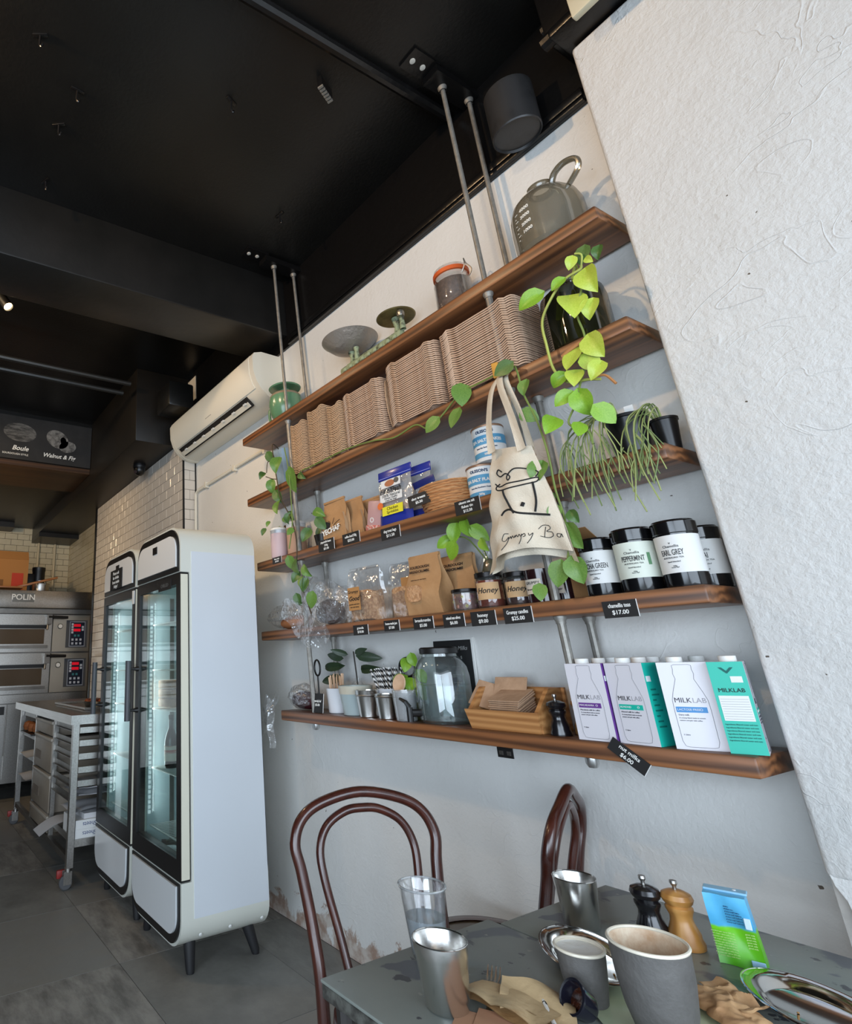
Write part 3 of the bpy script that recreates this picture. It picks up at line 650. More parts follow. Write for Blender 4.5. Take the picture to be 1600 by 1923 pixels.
for i, zz in enumerate((0.52, 0.56)):
    single('paper_sheets', MB().grid(lambda u, v: (-0.34 + 0.34 * u, 0.40 * v, -0.02 * (1 - v) + 0.006 * math.sin(5 * u)), 8, 6).box(-0.33, -0.02, 0.02, 0.40, -0.028, -0.022), paper_m, ('lower' if i == 0 else 'upper') + ' sheet of baking paper on a tray runner of the trolley', 'paper', (-4.075, 1.13, zz), 0.0, 'papers on trays')
for i, (xx, zz) in enumerate(((-5.66, 0.45), (-5.66, 0.615))):
    single('paper_sheets', MB().grid(lambda u, v: (0.36 * u, 0.40 * v, -0.05 * max(0, .5 - v) + 0.006 * math.sin(6 * u)), 8, 6).box(0.02, 0.34, 0.05, 0.4, -0.03, -0.024), paper_m, ('lower' if i == 0 else 'upper') + ' white paper sticking out at the far end of the trolley', 'paper', (xx, 1.05, zz), 0, 'papers at the trolley far end')
br = MB()
for q in range(7):
    br.lathe([(0, -0.05), (0.03, -0.03), (0.036, 0), (0.03, 0.03), (0, 0.05)], 10, (0.07 * (q % 4), 0.04 * (q // 4), 0.03 + 0.03 * (q // 4)))
t = thing('bread_rolls', 'brown bread on a dark tray at the far end of the trolley', 'bread', (-5.60, 1.09, 0.759))
part(t, 'tray', MB().box(-0.15, 0.31, -0.03, 0.40, -0.012, 0.0), blk)
for q in range(4): part(t, 'bread_roll', MB().lathe([(0, -0.04), (0.035, -0.028), (0.045, 0), (0.035, 0.03), (0, 0.045)], 12), mat('crust', (168, 104, 56), 0.7, var=((116, 62, 32), 14, 0.4, 0.65)), loc=(-0.06 + 0.09 * q, 0.02 + 0.02 * (q % 2), 0.038))
t = thing('steel_tray', 'flat steel tray on the trolley top', 'tray', (-4.50, 1.27, 0.978)); part(t, 'tray_base', MB().box(-0.62, 0.26, -0.06, 0.25, 0, 0.008), steel); part(t, 'tray_rim', MB().tube([(-0.62, -0.06, 0.02), (0.26, -0.06, 0.02), (0.26, 0.25, 0.02), (-0.62, 0.25, 0.02)], 0.012, 6, closed=True), steel)
t = thing('foil_tray', 'foil tray of dark red food on the steel tray', 'tray', (-4.40, 1.33, 0.99)); part(t, 'foil', MB().lathe([(0, 0), (0.10, 0), (0.125, 0.05), (0.135, 0.052), (0.12, 0.05), (0.097, 0.006), (0, 0.006)], 24, sq=0.7), steel)
for q in range(9):
    a = q * 2.4; r_ = 0.02 + 0.008 * q
    part(t, 'food_piece', MB().lathe([(0, -0.02), (0.026, -0.01), (0.03, 0.005), (0.02, 0.02), (0, 0.026)], 8), mat('dark_red_food', (92, 34, 22), 0.4, var=((160, 82, 44), 30, 0.5, 0.6)), loc=(r_ * math.cos(a), r_ * 0.7 * math.sin(a), 0.045))

# ================================================================== MENU BOARD AND CEILING FIXTURES
t = thing('menu_board', 'dark bread menu board with chalk style drawings under the kitchen ceiling', 'menu board', (-5.50, 1.0, 3.2))
part(t, 'board', MB().box(0, 0.014, -0.9, 0.495, 0.0, 0.445), mat('slate_board', (44, 43, 43), 0.7, var=((34, 34, 34), 5, 0.4, 0.65)))
bread_m = mat('drawn_bread', (112, 110, 107), 0.9, var=((58, 57, 56), 16, 0.42, 0.6, (1, 0.5, 2))); bread_m2 = mat('drawn_fruit', (136, 134, 130), 0.9, var=((76, 74, 72), 22, 0.42, 0.62))
def disc(c, ry, rz, tilt, m, nm='bread_drawing'):
    b = MB(); b.M = Matrix.Translation((0.0145, c[0], c[1])) @ Matrix.Rotation(tilt, 4, 'X')
    pts = [(ry * math.cos(a * PI / 14), rz * math.sin(a * PI / 14)) for a in range(28)]
    b.prism(pts, 0, 0.001, 'yz'); part(t, nm, b, m)
disc((-0.213, 0.277), 0.155, 0.095, -0.05, bread_m)
disc((0.15, 0.262), 0.115, 0.09, -0.5, bread_m2); disc((0.255, 0.195), 0.085, 0.06, 0.2, bread_m2); disc((0.21, 0.25), 0.03, 0.045, 0.2, mat('drawn_fig', (80, 79, 78), 0.9))
letter(t, 'Boule', 0.066, (0.0145, -0.20, 0.112), (1, 0, 0), chalk, shear=0.3, bold=0.001)
letter(t, 'SOURDOUGH STYLE', 0.026, (0.0145, -0.24, 0.05), (1, 0, 0), chalk)
letter(t, 'Walnut & Fig', 0.060, (0.0145, 0.175, 0.08), (1, 0, 0), chalk, shear=0.3, bold=0.001)
def spot_lamp(label, base, aim, power, col=(1.0, 0.72, 0.42), vis=True):
    t = thing('track_spotlight', label, 'spotlight', base, 0, 'ceiling spotlights')
    A = Vector(aim).normalized(); L = A * 0.16
    part(t, 'mount', MB().lathe([(0.03, -0.03), (0.03, 0.0), (0, 0)], 14), blk)
    b = MB(); b.M = Matrix.Translation((0, 0, -0.06)) @ rot_to(A).to_4x4(); b.lathe([(0, -0.05), (0.03, -0.05), (0.032, 0.10), (0.029, 0.10), (0.027, 0.085)], 18); part(t, 'lamp_housing', b, blk)
    b = MB(); b.M = Matrix.Translation((0, 0, -0.06)) @ rot_to(A).to_4x4(); b.lathe([(0.027, 0.088), (0.02, 0.094), (0, 0.095)], 18); part(t, 'lamp_lens', b, mat('lamp_lens', (255, 240, 210), 0.3, emit=(255, 226, 170), emit_s=9.0))
    l = bpy.data.lights.new('spot_beam', 'SPOT'); l.energy = power; l.color = col; l.spot_size = 1.9; l.spot_blend = 0.8; l.shadow_soft_size = 0.05
    lo = bpy.data.objects.new('spot_beam', l); COL.objects.link(lo); lo.parent = t; lo.location = Vector((0, 0, -0.06)) + A * 0.11; lo.rotation_euler = A.to_track_quat('-Z', 'Y').to_euler()
    return t
t = spot_lamp('small black ceiling spotlight, lit, left of the cross beam', (-3.395, 0.30, 3.60), (0.45, 0.42, -0.85), 25)
part(t, 'stem', MB().tube([(0, 0, 0), (0, 0, 0.1)], 0.008, 8), blk)
# the same lamps go on along the ceiling outside the picture
spot_lamp('black ceiling spotlight over the tables', (-0.55, -0.35, CEIL), (-0.25, 1.0, -0.12), 20)
spot_lamp('black ceiling spotlight over the middle of the shop', (-1.75, -0.75, CEIL), (0.0, 1.0, -0.12), 90, (1.0, 0.66, 0.36))
spot_lamp('black ceiling spotlight facing the air conditioner', (-3.2, -0.6, CEIL), (-0.2, 1.0, -0.30), 46)
spot_lamp('black ceiling spotlight over the bread counter', (-4.9, -0.6, 3.10), (-1.0, 1.0, -0.40), 85)
spot_lamp('black ceiling spotlight beside the bread counter', (-4.6, -0.9, CEIL), (0.1, 1.4, -0.75), 26)
t = thing('security_camera', 'black dome security camera under the bulkhead over the tiled wall', 'camera', (-4.73, 1.75, 3.037))
part(t, 'camera_base', MB().lathe([(0.055, 0), (0.06, -0.02), (0.055, -0.035)], 24), blk); part(t, 'camera_dome', MB().lathe([(0.052, -0.03), (0.052, -0.06), (0.04, -0.09), (0.02, -0.105), (0, -0.108)], 24), black_gloss)
part(t, 'camera_lens', MB().lathe([(0.016, 0), (0.014, 0.012), (0, 0.014)], 14), mat('lens_glass', (60, 50, 52), 0.08), loc=(0.012, -0.04, -0.075), rot=(PI / 2 + 0.5, 0, 0.3))
t = thing('card_holder', 'aged white card pinned on the black wall beside the air conditioner', 'card', (-4.03, 1.955, 3.42))
part(t, 'card', MB().box(-0.075, 0.075, 0.0, 0.004, 0.0, 0.215), mat('aged_card', (232, 218, 196), 0.8)); part(t, 'card_back', MB().box(-0.09, 0.09, 0.004, 0.02, -0.12, 0.24), black)
single('speaker_box', MB().rbox(-0.16, 0.10, -0.10, 0.12, -0.12, 0.10, 0.02), black, 'black wall speaker by the far end of the air conditioner', 'speaker', (-3.85, 1.72, 3.33))
for i, (xx, zz) in enumerate(((-4.095, 3.5), (-4.285, 3.5))):
    single('ceiling_conduit', MB().tube([(xx, -3.0, zz), (xx, 1.42, zz)], 0.02, 8), mat('dark_conduit', (56, 55, 53), 0.35, 0.4), ('nearer' if i == 0 else 'farther') + ' of two parallel black conduits above the bread menu', 'pipe', group='conduits above the menu')
single('ceiling_conduit', MB().tube([(-1.185 * 1.03, -3.0, CEIL - 0.028), (-1.185 * 1.03, 1.93, CEIL - 0.028)], 0.026, 10), black_gloss, 'thick black conduit crossing the ceiling near the front shelf rods', 'pipe')
t = thing('drum_fitting', 'black round drum fitting hanging by the steel beam above the jug', 'ceiling fitting', (-0.905, 1.855, CEIL))
part(t, 'drum', MB().lathe([(0, -0.205), (0.080, -0.205), (0.084, -0.215), (0.088, -0.210), (0.088, 0.0), (0, 0)], 32), mat('drum_black', (44, 44, 45), 0.38, var=((28, 28, 28), 9, 0.5, 0.7)))
t.location.z = 3.405; part(t, 'wall_arm', MB().box(-0.04, 0.04, 0.05, 0.109, -0.10, -0.02), black)
def hook(loc, rz, k):
    t = thing('ceiling_hook', k, 'hook', loc, rz, 'hooks on the ceiling')
    part(t, 'hook_plate', MB().rbox(-0.03, 0.03, -0.008, 0.008, -0.006, 0, 0.002), black_gloss)
    part(t, 'hook_wire', MB().tube(spline([(0, 0, -0.004), (0, 0.004, -0.05), (0.008, 0.0, -0.065), (0.014, 0, -0.05)]), 0.0045, 6), black_gloss)
for (x_, y_), k in zip([(-2.118, 0.348), (-2.48, 0.365), (-1.637, 1.009), (-2.118, 1.595), (-1.908, 0.38), (-1.746, 0.186)],
    ['small black hook on the ceiling left of the picture\'s upper middle', 'black ceiling hook closest to the cross beam at the left', 'small black ceiling hook in the middle of the dark ceiling', 'black ceiling hook nearest the left pair of shelf rods', 'tiny black ceiling hook between two others at the left', 'small black ceiling hook in the top left corner of the picture']):
    hook((x_, y_, CEIL), random.random() * 3, k)
t = thing('ceiling_bracket', 'black toothed bracket on the ceiling beside the thick conduit', 'bracket', (-1.38, 1.338, CEIL), 0.4)
part(t, 'bracket_plate', MB().box(-0.01, 0.01, -0.05, 0.05, -0.055, 0), black_gloss)
for q in range(6): part(t, 'tooth', MB().box(-0.012, 0.012, -0.048 + q * 0.017, -0.038 + q * 0.017, -0.062, -0.055), mat('worn_metal', (150, 146, 138), 0.5, 0.6))
t = thing('wall_plate', 'cream switch plate with a black dome on the beam above the pier', 'wall plate', (-0.475, 1.695, 3.26))
part(t, 'plate', MB().rbox(-0.10, 0.14, 0.0, 0.028, 0.02, 0.15, 0.006), mat('aged_cream', (206, 196, 168), 0.5)); b = MB(); b.M = Matrix.Translation((-0.03, 0.0, 0.105)) @ Matrix.Rotation(PI / 2, 4, 'X'); b.lathe([(0.045, 0), (0.04, 0.03), (0.02, 0.045), (0, 0.048)], 20); part(t, 'dome', b, mat('brown_dome', (44, 32, 28), 0.2))
# ================================================================== HANGING SHELF UNIT
wood = wood_mat('stained_shelf_wood', (64, 39, 25), (142, 92, 56), 1.0, 0.42)
S = [2.620, 2.216, 1.817, 1.435, 1.043]           # shelf tops
XL = [-2.882, -2.854, -2.777, -2.765, -2.613]
XR, YF, YB, TK = -0.683, 1.75, 1.965, 0.047
ORD = ['topmost', 'second', 'third', 'fourth', 'lowest']
ON = ['carrying the glass jug and the balance', 'carrying the cup carriers', 'carrying the coffee and dog treat bags', 'carrying the honey and tea', 'carrying the milk cartons']
for i in range(5):
    single('wooden_shelf', MB().rbox(0, XR - XL[i], 0, YB - YF, -TK, 0, 0.006, 2), wood, ORD[i] + ' stained wooden shelf board, ' + ON[i], 'shelf', (XL[i], YF, S[i]), 0, 'hanging wooden shelves')
RODS = [(-2.462, -2.366, 1.78, 'front galvanised pipe hanger at the left end of the shelves'), (-2.470, -2.36, 1.935, 'rear galvanised pipe hanger at the left end of the shelves'),
        (-1.122, -1.082, 1.78, 'front galvanised pipe hanger at the right, holding the tote bag'), (-1.108, -1.085, 1.935, 'rear galvanised pipe hanger at the right, behind the tote bag')]
for xt, xb, y, lab in RODS:
    def xr(z): return xt + (xb - xt) * (3.66 - z) / (3.66 - 0.98)
    t = thing('pipe_hanger', lab, 'hanger rod', (xb, y, 0.995), 0, 'pipe hangers of the shelves')
    tops = [3.65] + [s_ - TK for s_ in S]
    for k in range(5):
        part(t, 'pipe', MB().tube([(xr(tops[k]) - xb, 0, tops[k] - 0.995), (xr(S[k]) - xb, 0, S[k] + 0.0005 - 0.995)], 0.0095 if k == 0 else 0.0125, 10), galv)
        z = tops[k]
        part(t, 'pipe_collar', MB().lathe([(0, 0), (0.019, 0), (0.019, -0.006), (0.0145, -0.016), (0.0145, -0.022)], 16, (xr(z) - xb, 0, z - 0.9955)), galv)
    part(t, 'end_nut', MB().lathe([(0, -0.028), (0.012, -0.026), (0.017, -0.016), (0.017, 0), (0, 0)], 12, (0, 0, 0)), mat('zinc_nut', (196, 196, 194), 0.3, 0.9))
for xc, lab in ((-1.115, 'black ceiling plate with two pale bolts above the right shelf rods'), (-2.466, 'black ceiling plate with two pale bolts above the left shelf rods')):
    t = thing('ceiling_plate', lab, 'bracket', (xc, 1.70, CEIL), 0, 'ceiling plates of the shelf rods')
    part(t, 'plate', MB().box(-0.045, 0.045, -0.13, 0.02, -0.012, 0), black_gloss); part(t, 'bearer', MB().box(-0.04, 0.04, 0.0, 0.265, -0.049, -0.012), black_gloss)
    for yy in (-0.10, -0.04): part(t, 'bolt_head', MB().lathe([(0, -0.018), (0.012, -0.016), (0.012, -0.011)], 12, (0, yy, 0)), mat('pale_bolt', (214, 208, 196), 0.4))
t = thing('hanger_plate', 'small black slotted plate under the front edge of the lowest shelf', 'bracket', (-1.35, 1.762, 0.995))
part(t, 'plate', MB().box(-0.028, 0.028, 0, 0.004, -0.03, 0), blk)
for q in (-1, 1): part(t, 'slot', MB().box(q * 0.014 - 0.007, q * 0.014 + 0.007, -0.001, 0.0, -0.022, -0.010), steel)

# ---------------------------------------------------------------- price tags
def tagcard(label, xc, zc, w, h, lines, roll=0.0, y=1.7475, size=None, lean=0.0):
    t = thing('price_tag', label, 'price tag', (xc, y, zc), 0, 'black price tags'); t.rotation_euler = (lean, roll, 0)
    part(t, 'card', MB().box(-w / 2, w / 2, 0.0, 0.0022, -h / 2, h / 2), [card_blk])
    part(t, 'card_edge', MB().box(w / 2, w / 2 + 0.0012, 0.0, 0.0024, -h / 2, h / 2), white_paper)
    n = len(lines)
    for i, s_ in enumerate(lines):
        sz = (size or 0.019); wd = 0.52 * sz * len(s_); sx = min(1.0, (w * 0.86) / wd)
        letter(t, s_, sz, (0, -0.0006, (n - 1) * 0.5 * sz * 1.15 - i * sz * 1.15), (0, -1, 0), chalk, bold=0.00015, sx=sx)
    return t
tagcard('small price tag at the left end of the third shelf under the pink tubes', -2.567, 1.80, 0.085, 0.034, ['keep cups', '$15.00'], size=0.012)
tagcard('three line price tag under the first brown coffee bag', -2.125, 1.800, 0.118, 0.055, ['yirgacheffe beans', '250g', '$21.00'], size=0.014, y=1.735)
tagcard('price tag under the second brown coffee bag', -1.961, 1.802, 0.115, 0.050, ['coffee decaf 250g', '$22.00'], size=0.016)
tagcard('price tag reading dog treat bags', -1.716, 1.776, 0.108, 0.050, ['dog treat bags', '$11.50'], size=0.017)
tagcard('price tag for sea salt on the third shelf beside the tote bag', -1.325, 1.795, 0.108, 0.052, ['olssons sea salt', 'flakes tin', '$12.50'], size=0.014)
tagcard('price tag reading granola', -1.957, 1.398, 0.094, 0.042, ['granola', '$10.00'], size=0.014)
tagcard('price tag for house made jam', -1.771, 1.404, 0.085, 0.042, ['house-made jam', '$7.00'], size=0.014)
tagcard('price tag reading breadcrumbs', -1.604, 1.403, 0.098, 0.045, ['breadcrumbs', '$5.00'], size=0.016)
tagcard('price tag for mixed olives', -1.461, 1.402, 0.093, 0.046, ['mixed aus olives', '$6.00'], size=0.015)
tagcard('price tag reading honey', -1.337, 1.400, 0.098, 0.048, ['honey', '$9.00'], size=0.017)
tagcard('price tag reading Grumpy candles', -1.206, 1.400, 0.100, 0.050, ['Grumpy candles', '$25.00'], size=0.017)
tagcard('price tag reading chamellia teas', -0.894, 1.392, 0.090, 0.046, ['chamellia teas', '$17.00'], size=0.016)
tagcard('tilted price tag reading nut milks hanging off the lowest shelf', -0.960, 1.015, 0.100, 0.036, ['nut milks', '$6.00'], roll=0.64, y=1.7445, size=0.015)
tagcard('little price tag standing on the lowest shelf by the white mug', -2.335, 1.087, 0.083, 0.085, ["yesterday's loaf", '$5.00'], y=1.775, size=0.015, lean=-0.15)

# ---------------------------------------------------------------- generic builders
def jar(t, r, h, m, neck=None, n=28, wall=0.003, name='jar_glass'):
    nk = neck or r * 0.9
    return part(t, name, MB().lathe([(0, 0.002), (r * 0.9, 0), (r, r * 0.15), (r, h * 0.82), (nk, h * 0.93), (nk, h), (nk - wall, h), (nk - wall, h * 0.93), (r - wall, h * 0.81), (r - wall, r * 0.18), (0, 0.006)], n), m)
def leaf_mesh(L, wf, m, fold=0.25, droop=0.3, heart=True):
    """leaf hanging from the origin towards -z, face towards -y"""
    b = MB(); nu, nv = 6, 8
    def fn(u, v):
        t_ = v; k = (math.sin(PI * min(1, t_ ** 0.62)) ** 0.75) if 0 < t_ < 1 else 0.0
        x = (u - 0.5) * wf * L * k * 1.0
        z = -t_ * L + (heart and 0.20 * L * abs(u - 0.5) * 2 * max(0, 1 - t_ * 3.0) or 0)
        y = -abs(u - 0.5) * 2 * fold * L * 0.35 * k + droop * L * (t_ - 0.5) ** 2 * 0.9
        return (x, y, z)
    b.grid(fn, nu, nv); return b.mesh('leaf', m, 80)
def leaf_mat(name, c1, c2):
    m = mat(name, c1, 0.42, var=(c2, 18, 0.3, 0.75)); b = m.node_tree.nodes['Principled BSDF']
    b.inputs['Subsurface Weight'].default_value = 0.0; b.inputs['Transmission Weight'].default_value = 0.0
    return m
lf_dark = leaf_mat('dark_green_leaf', (58, 88, 40), (88, 122, 58)); lf_mid = leaf_mat('mid_green_leaf', (84, 122, 50), (118, 150, 70)); lf_lime = leaf_mat('lime_leaf', (168, 190, 62), (196, 208, 92)); lf_deep = leaf_mat('deep_leaf', (38, 52, 36), (56, 74, 48)); lf_br = leaf_mat('bright_leaf', (116, 162, 40), (146, 186, 62))
stem_g = mat('green_stem', (118, 136, 66), 0.6); stem_b = mat('brown_stem', (70, 58, 40), 0.7); stem_l = mat('lime_stem', (176, 184, 92), 0.6)
LM = {}
def leaves(t, pts, size, m, wf=0.85, seed=1, base=None, var=0.25):
    rnd = random.Random(seed)
    for p in pts:
        key = (m.name, rnd.randrange(3), round(wf, 2))
        if key not in LM: LM[key] = leaf_mesh(1.0, wf, m, 0.15 + 0.25 * key[1], 0.2 + 0.35 * key[1])
        sz = 0.8 * (p[3] if len(p) > 3 else size) * rnd.uniform(1 - var, 1 + var)
        o = link('leaf', LM[key], t)
        roll = p[4] if len(p) > 4 else rnd.uniform(-0.7, 0.7)
        o.location = Vector(p[:3]) - t.location + Vector((0, 0, sz * 0.5 * math.cos(roll))) ; o.scale = (sz, sz, sz)
        o.rotation_euler = (rnd.uniform(-0.45, 0.35), roll, rnd.uniform(-0.2, 0.9))
def vine(t, pts, r, m, name='vine_stem', k=6):
    b = MB().tube([Vector(p) - t.location for p in spline(pts, k)], r, 6); return part(t, name, b, m)

# ================================================================== TOP SHELF
z = S[0]
t = thing('glass_jug', 'big grey glass demijohn with a ring handle and white litre marks', 'jug', (-0.875, 1.858, z))
jg = film('smoked_glass', gloss=0.16, rough=0.04, haze=0.42, rgb=(150, 142, 124), tint=(190, 184, 168))
part(t, 'jug_body', MB().lathe([(0, 0.002), (0.108, 0), (0.118, 0.012), (0.120, 0.12), (0.118, 0.165), (0.106, 0.205), (0.082, 0.235), (0.052, 0.252), (0.036, 0.258), (0.034, 0.268)], 40), jg)
part(t, 'jug_mouth', MB().lathe([(0.034, 0.258), (0.045, 0.262), (0.049, 0.272), (0.046, 0.284), (0.036, 0.286), (0.031, 0.275), (0.031, 0.256)], 28), jg)
part(t, 'handle', MB().tube(spline([(0.045, -0.02, 0.243), (0.07, -0.03, 0.275), (0.11, -0.035, 0.285), (0.148, -0.035, 0.268), (0.148, -0.03, 0.235), (0.104, -0.02, 0.205)]), [0.012] * 31, 10, flat=0.8), film('jug_handle_glass', gloss=0.3, rough=0.05, haze=0.3, rgb=(120, 114, 100), tint=(190, 186, 172)))
mk = mat('white_print', (236, 234, 226), 0.7)
for i, s_ in enumerate(('ML', '5000', '4000', '3000', '2000', '1000')):
    a = -1.70; zz = 0.215 - i * 0.030 if i else 0.228; rr = 0.121 if zz < 0.15 else 0.121 - (zz - 0.15) * 0.42
    letter(t, s_, 0.019, (rr * math.cos(a), rr * math.sin(a), zz), (math.cos(a), math.sin(a), 0.15), mk, bend=0.12, bold=0.0005)
    if i:
        for q in (0, 1):
            aa = a - 0.30 - 0.05 * q; zz2 = zz - 0.015 * q
            letter(t, '-' if q else '--', 0.022, (rr * math.cos(aa), rr * math.sin(aa), zz2), (math.cos(aa), math.sin(aa), 0.15), mk, bold=0.0005)
t = thing('clip_jar', 'swing-top glass jar with an orange rubber seal on the top shelf', 'jar', (-1.302, 1.862, z))
jar(t, 0.075, 0.185, glass, 0.066)
part(t, 'contents', MB().lathe([(0, 0.008), (0.066, 0.008), (0.071, 0.02), (0.071, 0.15), (0.06, 0.158), (0, 0.155)], 24), mat('brown_grain', (128, 100, 82), 0.9, var=((92, 70, 56), 60, 0.35, 0.65), bump=(90, 0.6)))
part(t, 'rubber_seal', MB().lathe([(0.066, 0.180), (0.073, 0.182), (0.073, 0.20), (0.066, 0.203)], 28), mat('orange_rubber', (206, 92, 40), 0.5))
part(t, 'lid', MB().lathe([(0.068, 0.203), (0.068, 0.215), (0.05, 0.222), (0, 0.222)], 28), glass)
part(t, 'wire_clip', MB().tube(spline([(0.066, -0.02, 0.16), (0.085, -0.02, 0.19), (0.078, -0.01, 0.225), (0.07, 0.012, 0.215), (0.085, 0.02, 0.18), (0.068, 0.02, 0.155)]), 0.0025, 6), steel)
part(t, 'wire_clip', MB().tube(spline([(-0.066, -0.02, 0.15), (-0.082, -0.01, 0.18), (-0.072, 0.0, 0.21)]), 0.0025, 6), steel)
# vintage balance
ver = mat('chipped_green_paint', (150, 162, 128), 0.6, var=((66, 66, 52), 26, 0.5, 0.62), bump=(40, 0.6))
t = thing('balance_scale', 'antique pale green balance scale with a steel bowl and a brass plate', 'scale', (-1.78, 1.855, z))
part(t, 'scale_base', MB().rbox(-0.21, 0.21, -0.045, 0.045, 0, 0.075, 0.012).rbox(-0.225, 0.225, -0.05, 0.05, 0.0, 0.018, 0.005), ver)
for q in range(9): part(t, 'cast_ornament', MB().lathe([(0.0, -0.009), (0.013, -0.004), (0.016, 0.0), (0.013, 0.004), (0, 0.009)], 8), ver, loc=(-0.17 + q * 0.043, -0.047, 0.048), rot=(PI / 2, 0, 0))
part(t, 'beam', MB().rbox(-0.19, 0.19, -0.012, 0.012, 0.075, 0.10, 0.005), ver)
for xx in (-0.15, 0.16): part(t, 'pan_post', MB().lathe([(0.018, 0.09), (0.012, 0.12), (0.022, 0.15 if xx < 0 else 0.17)], 12, (xx, 0, 0)).lathe([(0.014, 0.08), (0.010, 0.13), (0.014, 0.15)], 10, (xx + 0.05, -0.02, 0)), ver)
part(t, 'bowl_pan', MB().lathe([(0, 0.150), (0.05, 0.154), (0.10, 0.178), (0.138, 0.215), (0.143, 0.219), (0.136, 0.217), (0.098, 0.182), (0.05, 0.159), (0, 0.155)], 40, (-0.15, -0.01, 0.0)), mat('hammered_steel', (178, 168, 158), 0.40, 0.6, bump=(45, 0.5)), 'hammered steel bowl')
part(t, 'plate_pan', MB().lathe([(0, 0.172), (0.085, 0.174), (0.09, 0.178), (0.085, 0.180), (0, 0.177)], 36, (0.16, 0, 0)), mat('tarnished_brass', (150, 134, 88), 0.4, 0.6, var=((90, 76, 46), 12, 0.35, 0.7)), 'tarnished brass plate')
part(t, 'weight_knob', MB().lathe([(0, -0.02), (0.016, -0.014), (0.02, 0), (0.016, 0.014), (0, 0.02)], 12, (0.215, -0.03, 0.155)), mat('nickel', (170, 166, 156), 0.3, 0.9))
gg = mat('jade_glaze', (108, 150, 112), 0.22, coat=0.4, var=((92, 132, 98), 9, 0.35, 0.7))
t = thing('lidded_ceramic_jar', 'jade green ceramic jar with a disc lid at the left end of the top shelf', 'jar', (-2.540, 1.858, z))
part(t, 'jar_body', MB().lathe([(0, 0), (0.06, 0), (0.09, 0.05), (0.102, 0.11), (0.096, 0.155), (0.085, 0.165), (0.08, 0.16), (0.095, 0.11), (0, 0.01)], 32), gg)
part(t, 'bare_rim', MB().lathe([(0.086, 0.150), (0.092, 0.166), (0.085, 0.176), (0.07, 0.18)], 28), mat('bare_clay', (152, 132, 106), 0.8))
part(t, 'lid_stem', MB().lathe([(0.03, 0.17), (0.022, 0.19), (0.03, 0.212)], 16), gg)
part(t, 'lid_disc', MB().lathe([(0, 0.212), (0.092, 0.216), (0.098, 0.222), (0.09, 0.228), (0, 0.225)], 36), gg)
part(t, 'handle', MB().tube(spline([(-0.10, -0.02, 0.14), (-0.13, -0.03, 0.12), (-0.125, -0.03, 0.05), (-0.09, -0.02, 0.03)]), 0.009, 8), gg)

# ================================================================== SECOND SHELF: CUP CARRIERS
z = S[1]
pulp = mat('moulded_pulp', (216, 186, 160), 0.95, var=((198, 166, 140), 30, 0.35, 0.65), bump=(120, 0.5))
pulp_b = mat('moulded_pulp_tan', (218, 184, 148), 0.95, var=((200, 166, 132), 30, 0.35, 0.65), bump=(120, 0.5))
def tray_mesh(w, d, cups_x, cups_y, m):
    b = MB(); nx, ny = 6 * cups_x, 6 * cups_y
    def h(x, y):
        cxn = (x / w + 0.5) * cups_x; cyn = (y / d + 0.5) * cups_y
        fx = abs(cxn - math.floor(cxn) - 0.5) * 2; fy = abs(cyn - math.floor(cyn) - 0.5) * 2
        e = min(1.0, (w / 2 - abs(x)) / 0.03, (d / 2 - abs(y)) / 0.03)
        ridge = max(fx, fy) ** 3
        return e * (0.020 * ridge - 0.016 * (1 - ridge)) + 0.012 * max(0, 1 - (abs(abs(x) - w * 0.34) / 0.022) ** 2) * max(0, 1 - ((d / 2 - abs(y)) / 0.03))
    rr = 0.03
    def fn(u_, v_):
        x = (u_ - 0.5) * w; y = (v_ - 0.5) * d
        ex, ey = max(0, abs(x) - (w / 2 - rr)), max(0, abs(y) - (d / 2 - rr)); l = math.hypot(ex, ey)
        if l > rr: k = rr / l; x = math.copysign(w / 2 - rr + ex * k, x); y = math.copysign(d / 2 - rr + ey * k, y)
        return (x, y, h(x, y))
    b.grid(fn, nx, ny)
    # rolled rim all round
    ring = []
    for (cx_, cy_, a0) in ((w / 2 - rr, d / 2 - rr, 0), (-w / 2 + rr, d / 2 - rr, PI / 2), (-w / 2 + rr, -d / 2 + rr, PI), (w / 2 - rr, -d / 2 + rr, 1.5 * PI)):
        for q in range(5):
            a = a0 + PI / 2 * q / 4; ring.append((cx_ + rr * math.cos(a), cy_ + rr * math.sin(a)))
    ring2 = []
    for i in range(len(ring)):                     # densify so that the rim follows the castellated edge
        a, c = ring[i], ring[(i + 1) % len(ring)]; L = math.hypot(c[0] - a[0], c[1] - a[1]); k = max(1, int(L / 0.02))
        for q in range(k): ring2.append((a[0] + (c[0] - a[0]) * q / k, a[1] + (c[1] - a[1]) * q / k))
    n = len(ring2); vs = []; fs = []
    for x, y in ring2:
        l = math.hypot(x, y); nx_, ny_ = x / l, y / l; hz = h(x, y)
        vs += [(x, y, hz), (x + nx_ * 0.004, y + ny_ * 0.004, hz - 0.0005), (x + nx_ * 0.0045, y + ny_ * 0.0045, hz - 0.005), (x, y, hz - 0.0055)]
    for i in range(n):
        j = (i + 1) % n
        for q in range(3): fs.append((4 * i + q, 4 * j + q, 4 * j + q + 1, 4 * i + q + 1))
    b.add(vs, fs)
    return b.mesh('cup_carrier', m, 60)
big_t = tray_mesh(0.285, 0.175, 2, 1, pulp); wide_t = tray_mesh(0.335, 0.175, 2, 1, pulp); small_t = tray_mesh(0.145, 0.175, 1, 1, pulp_b)
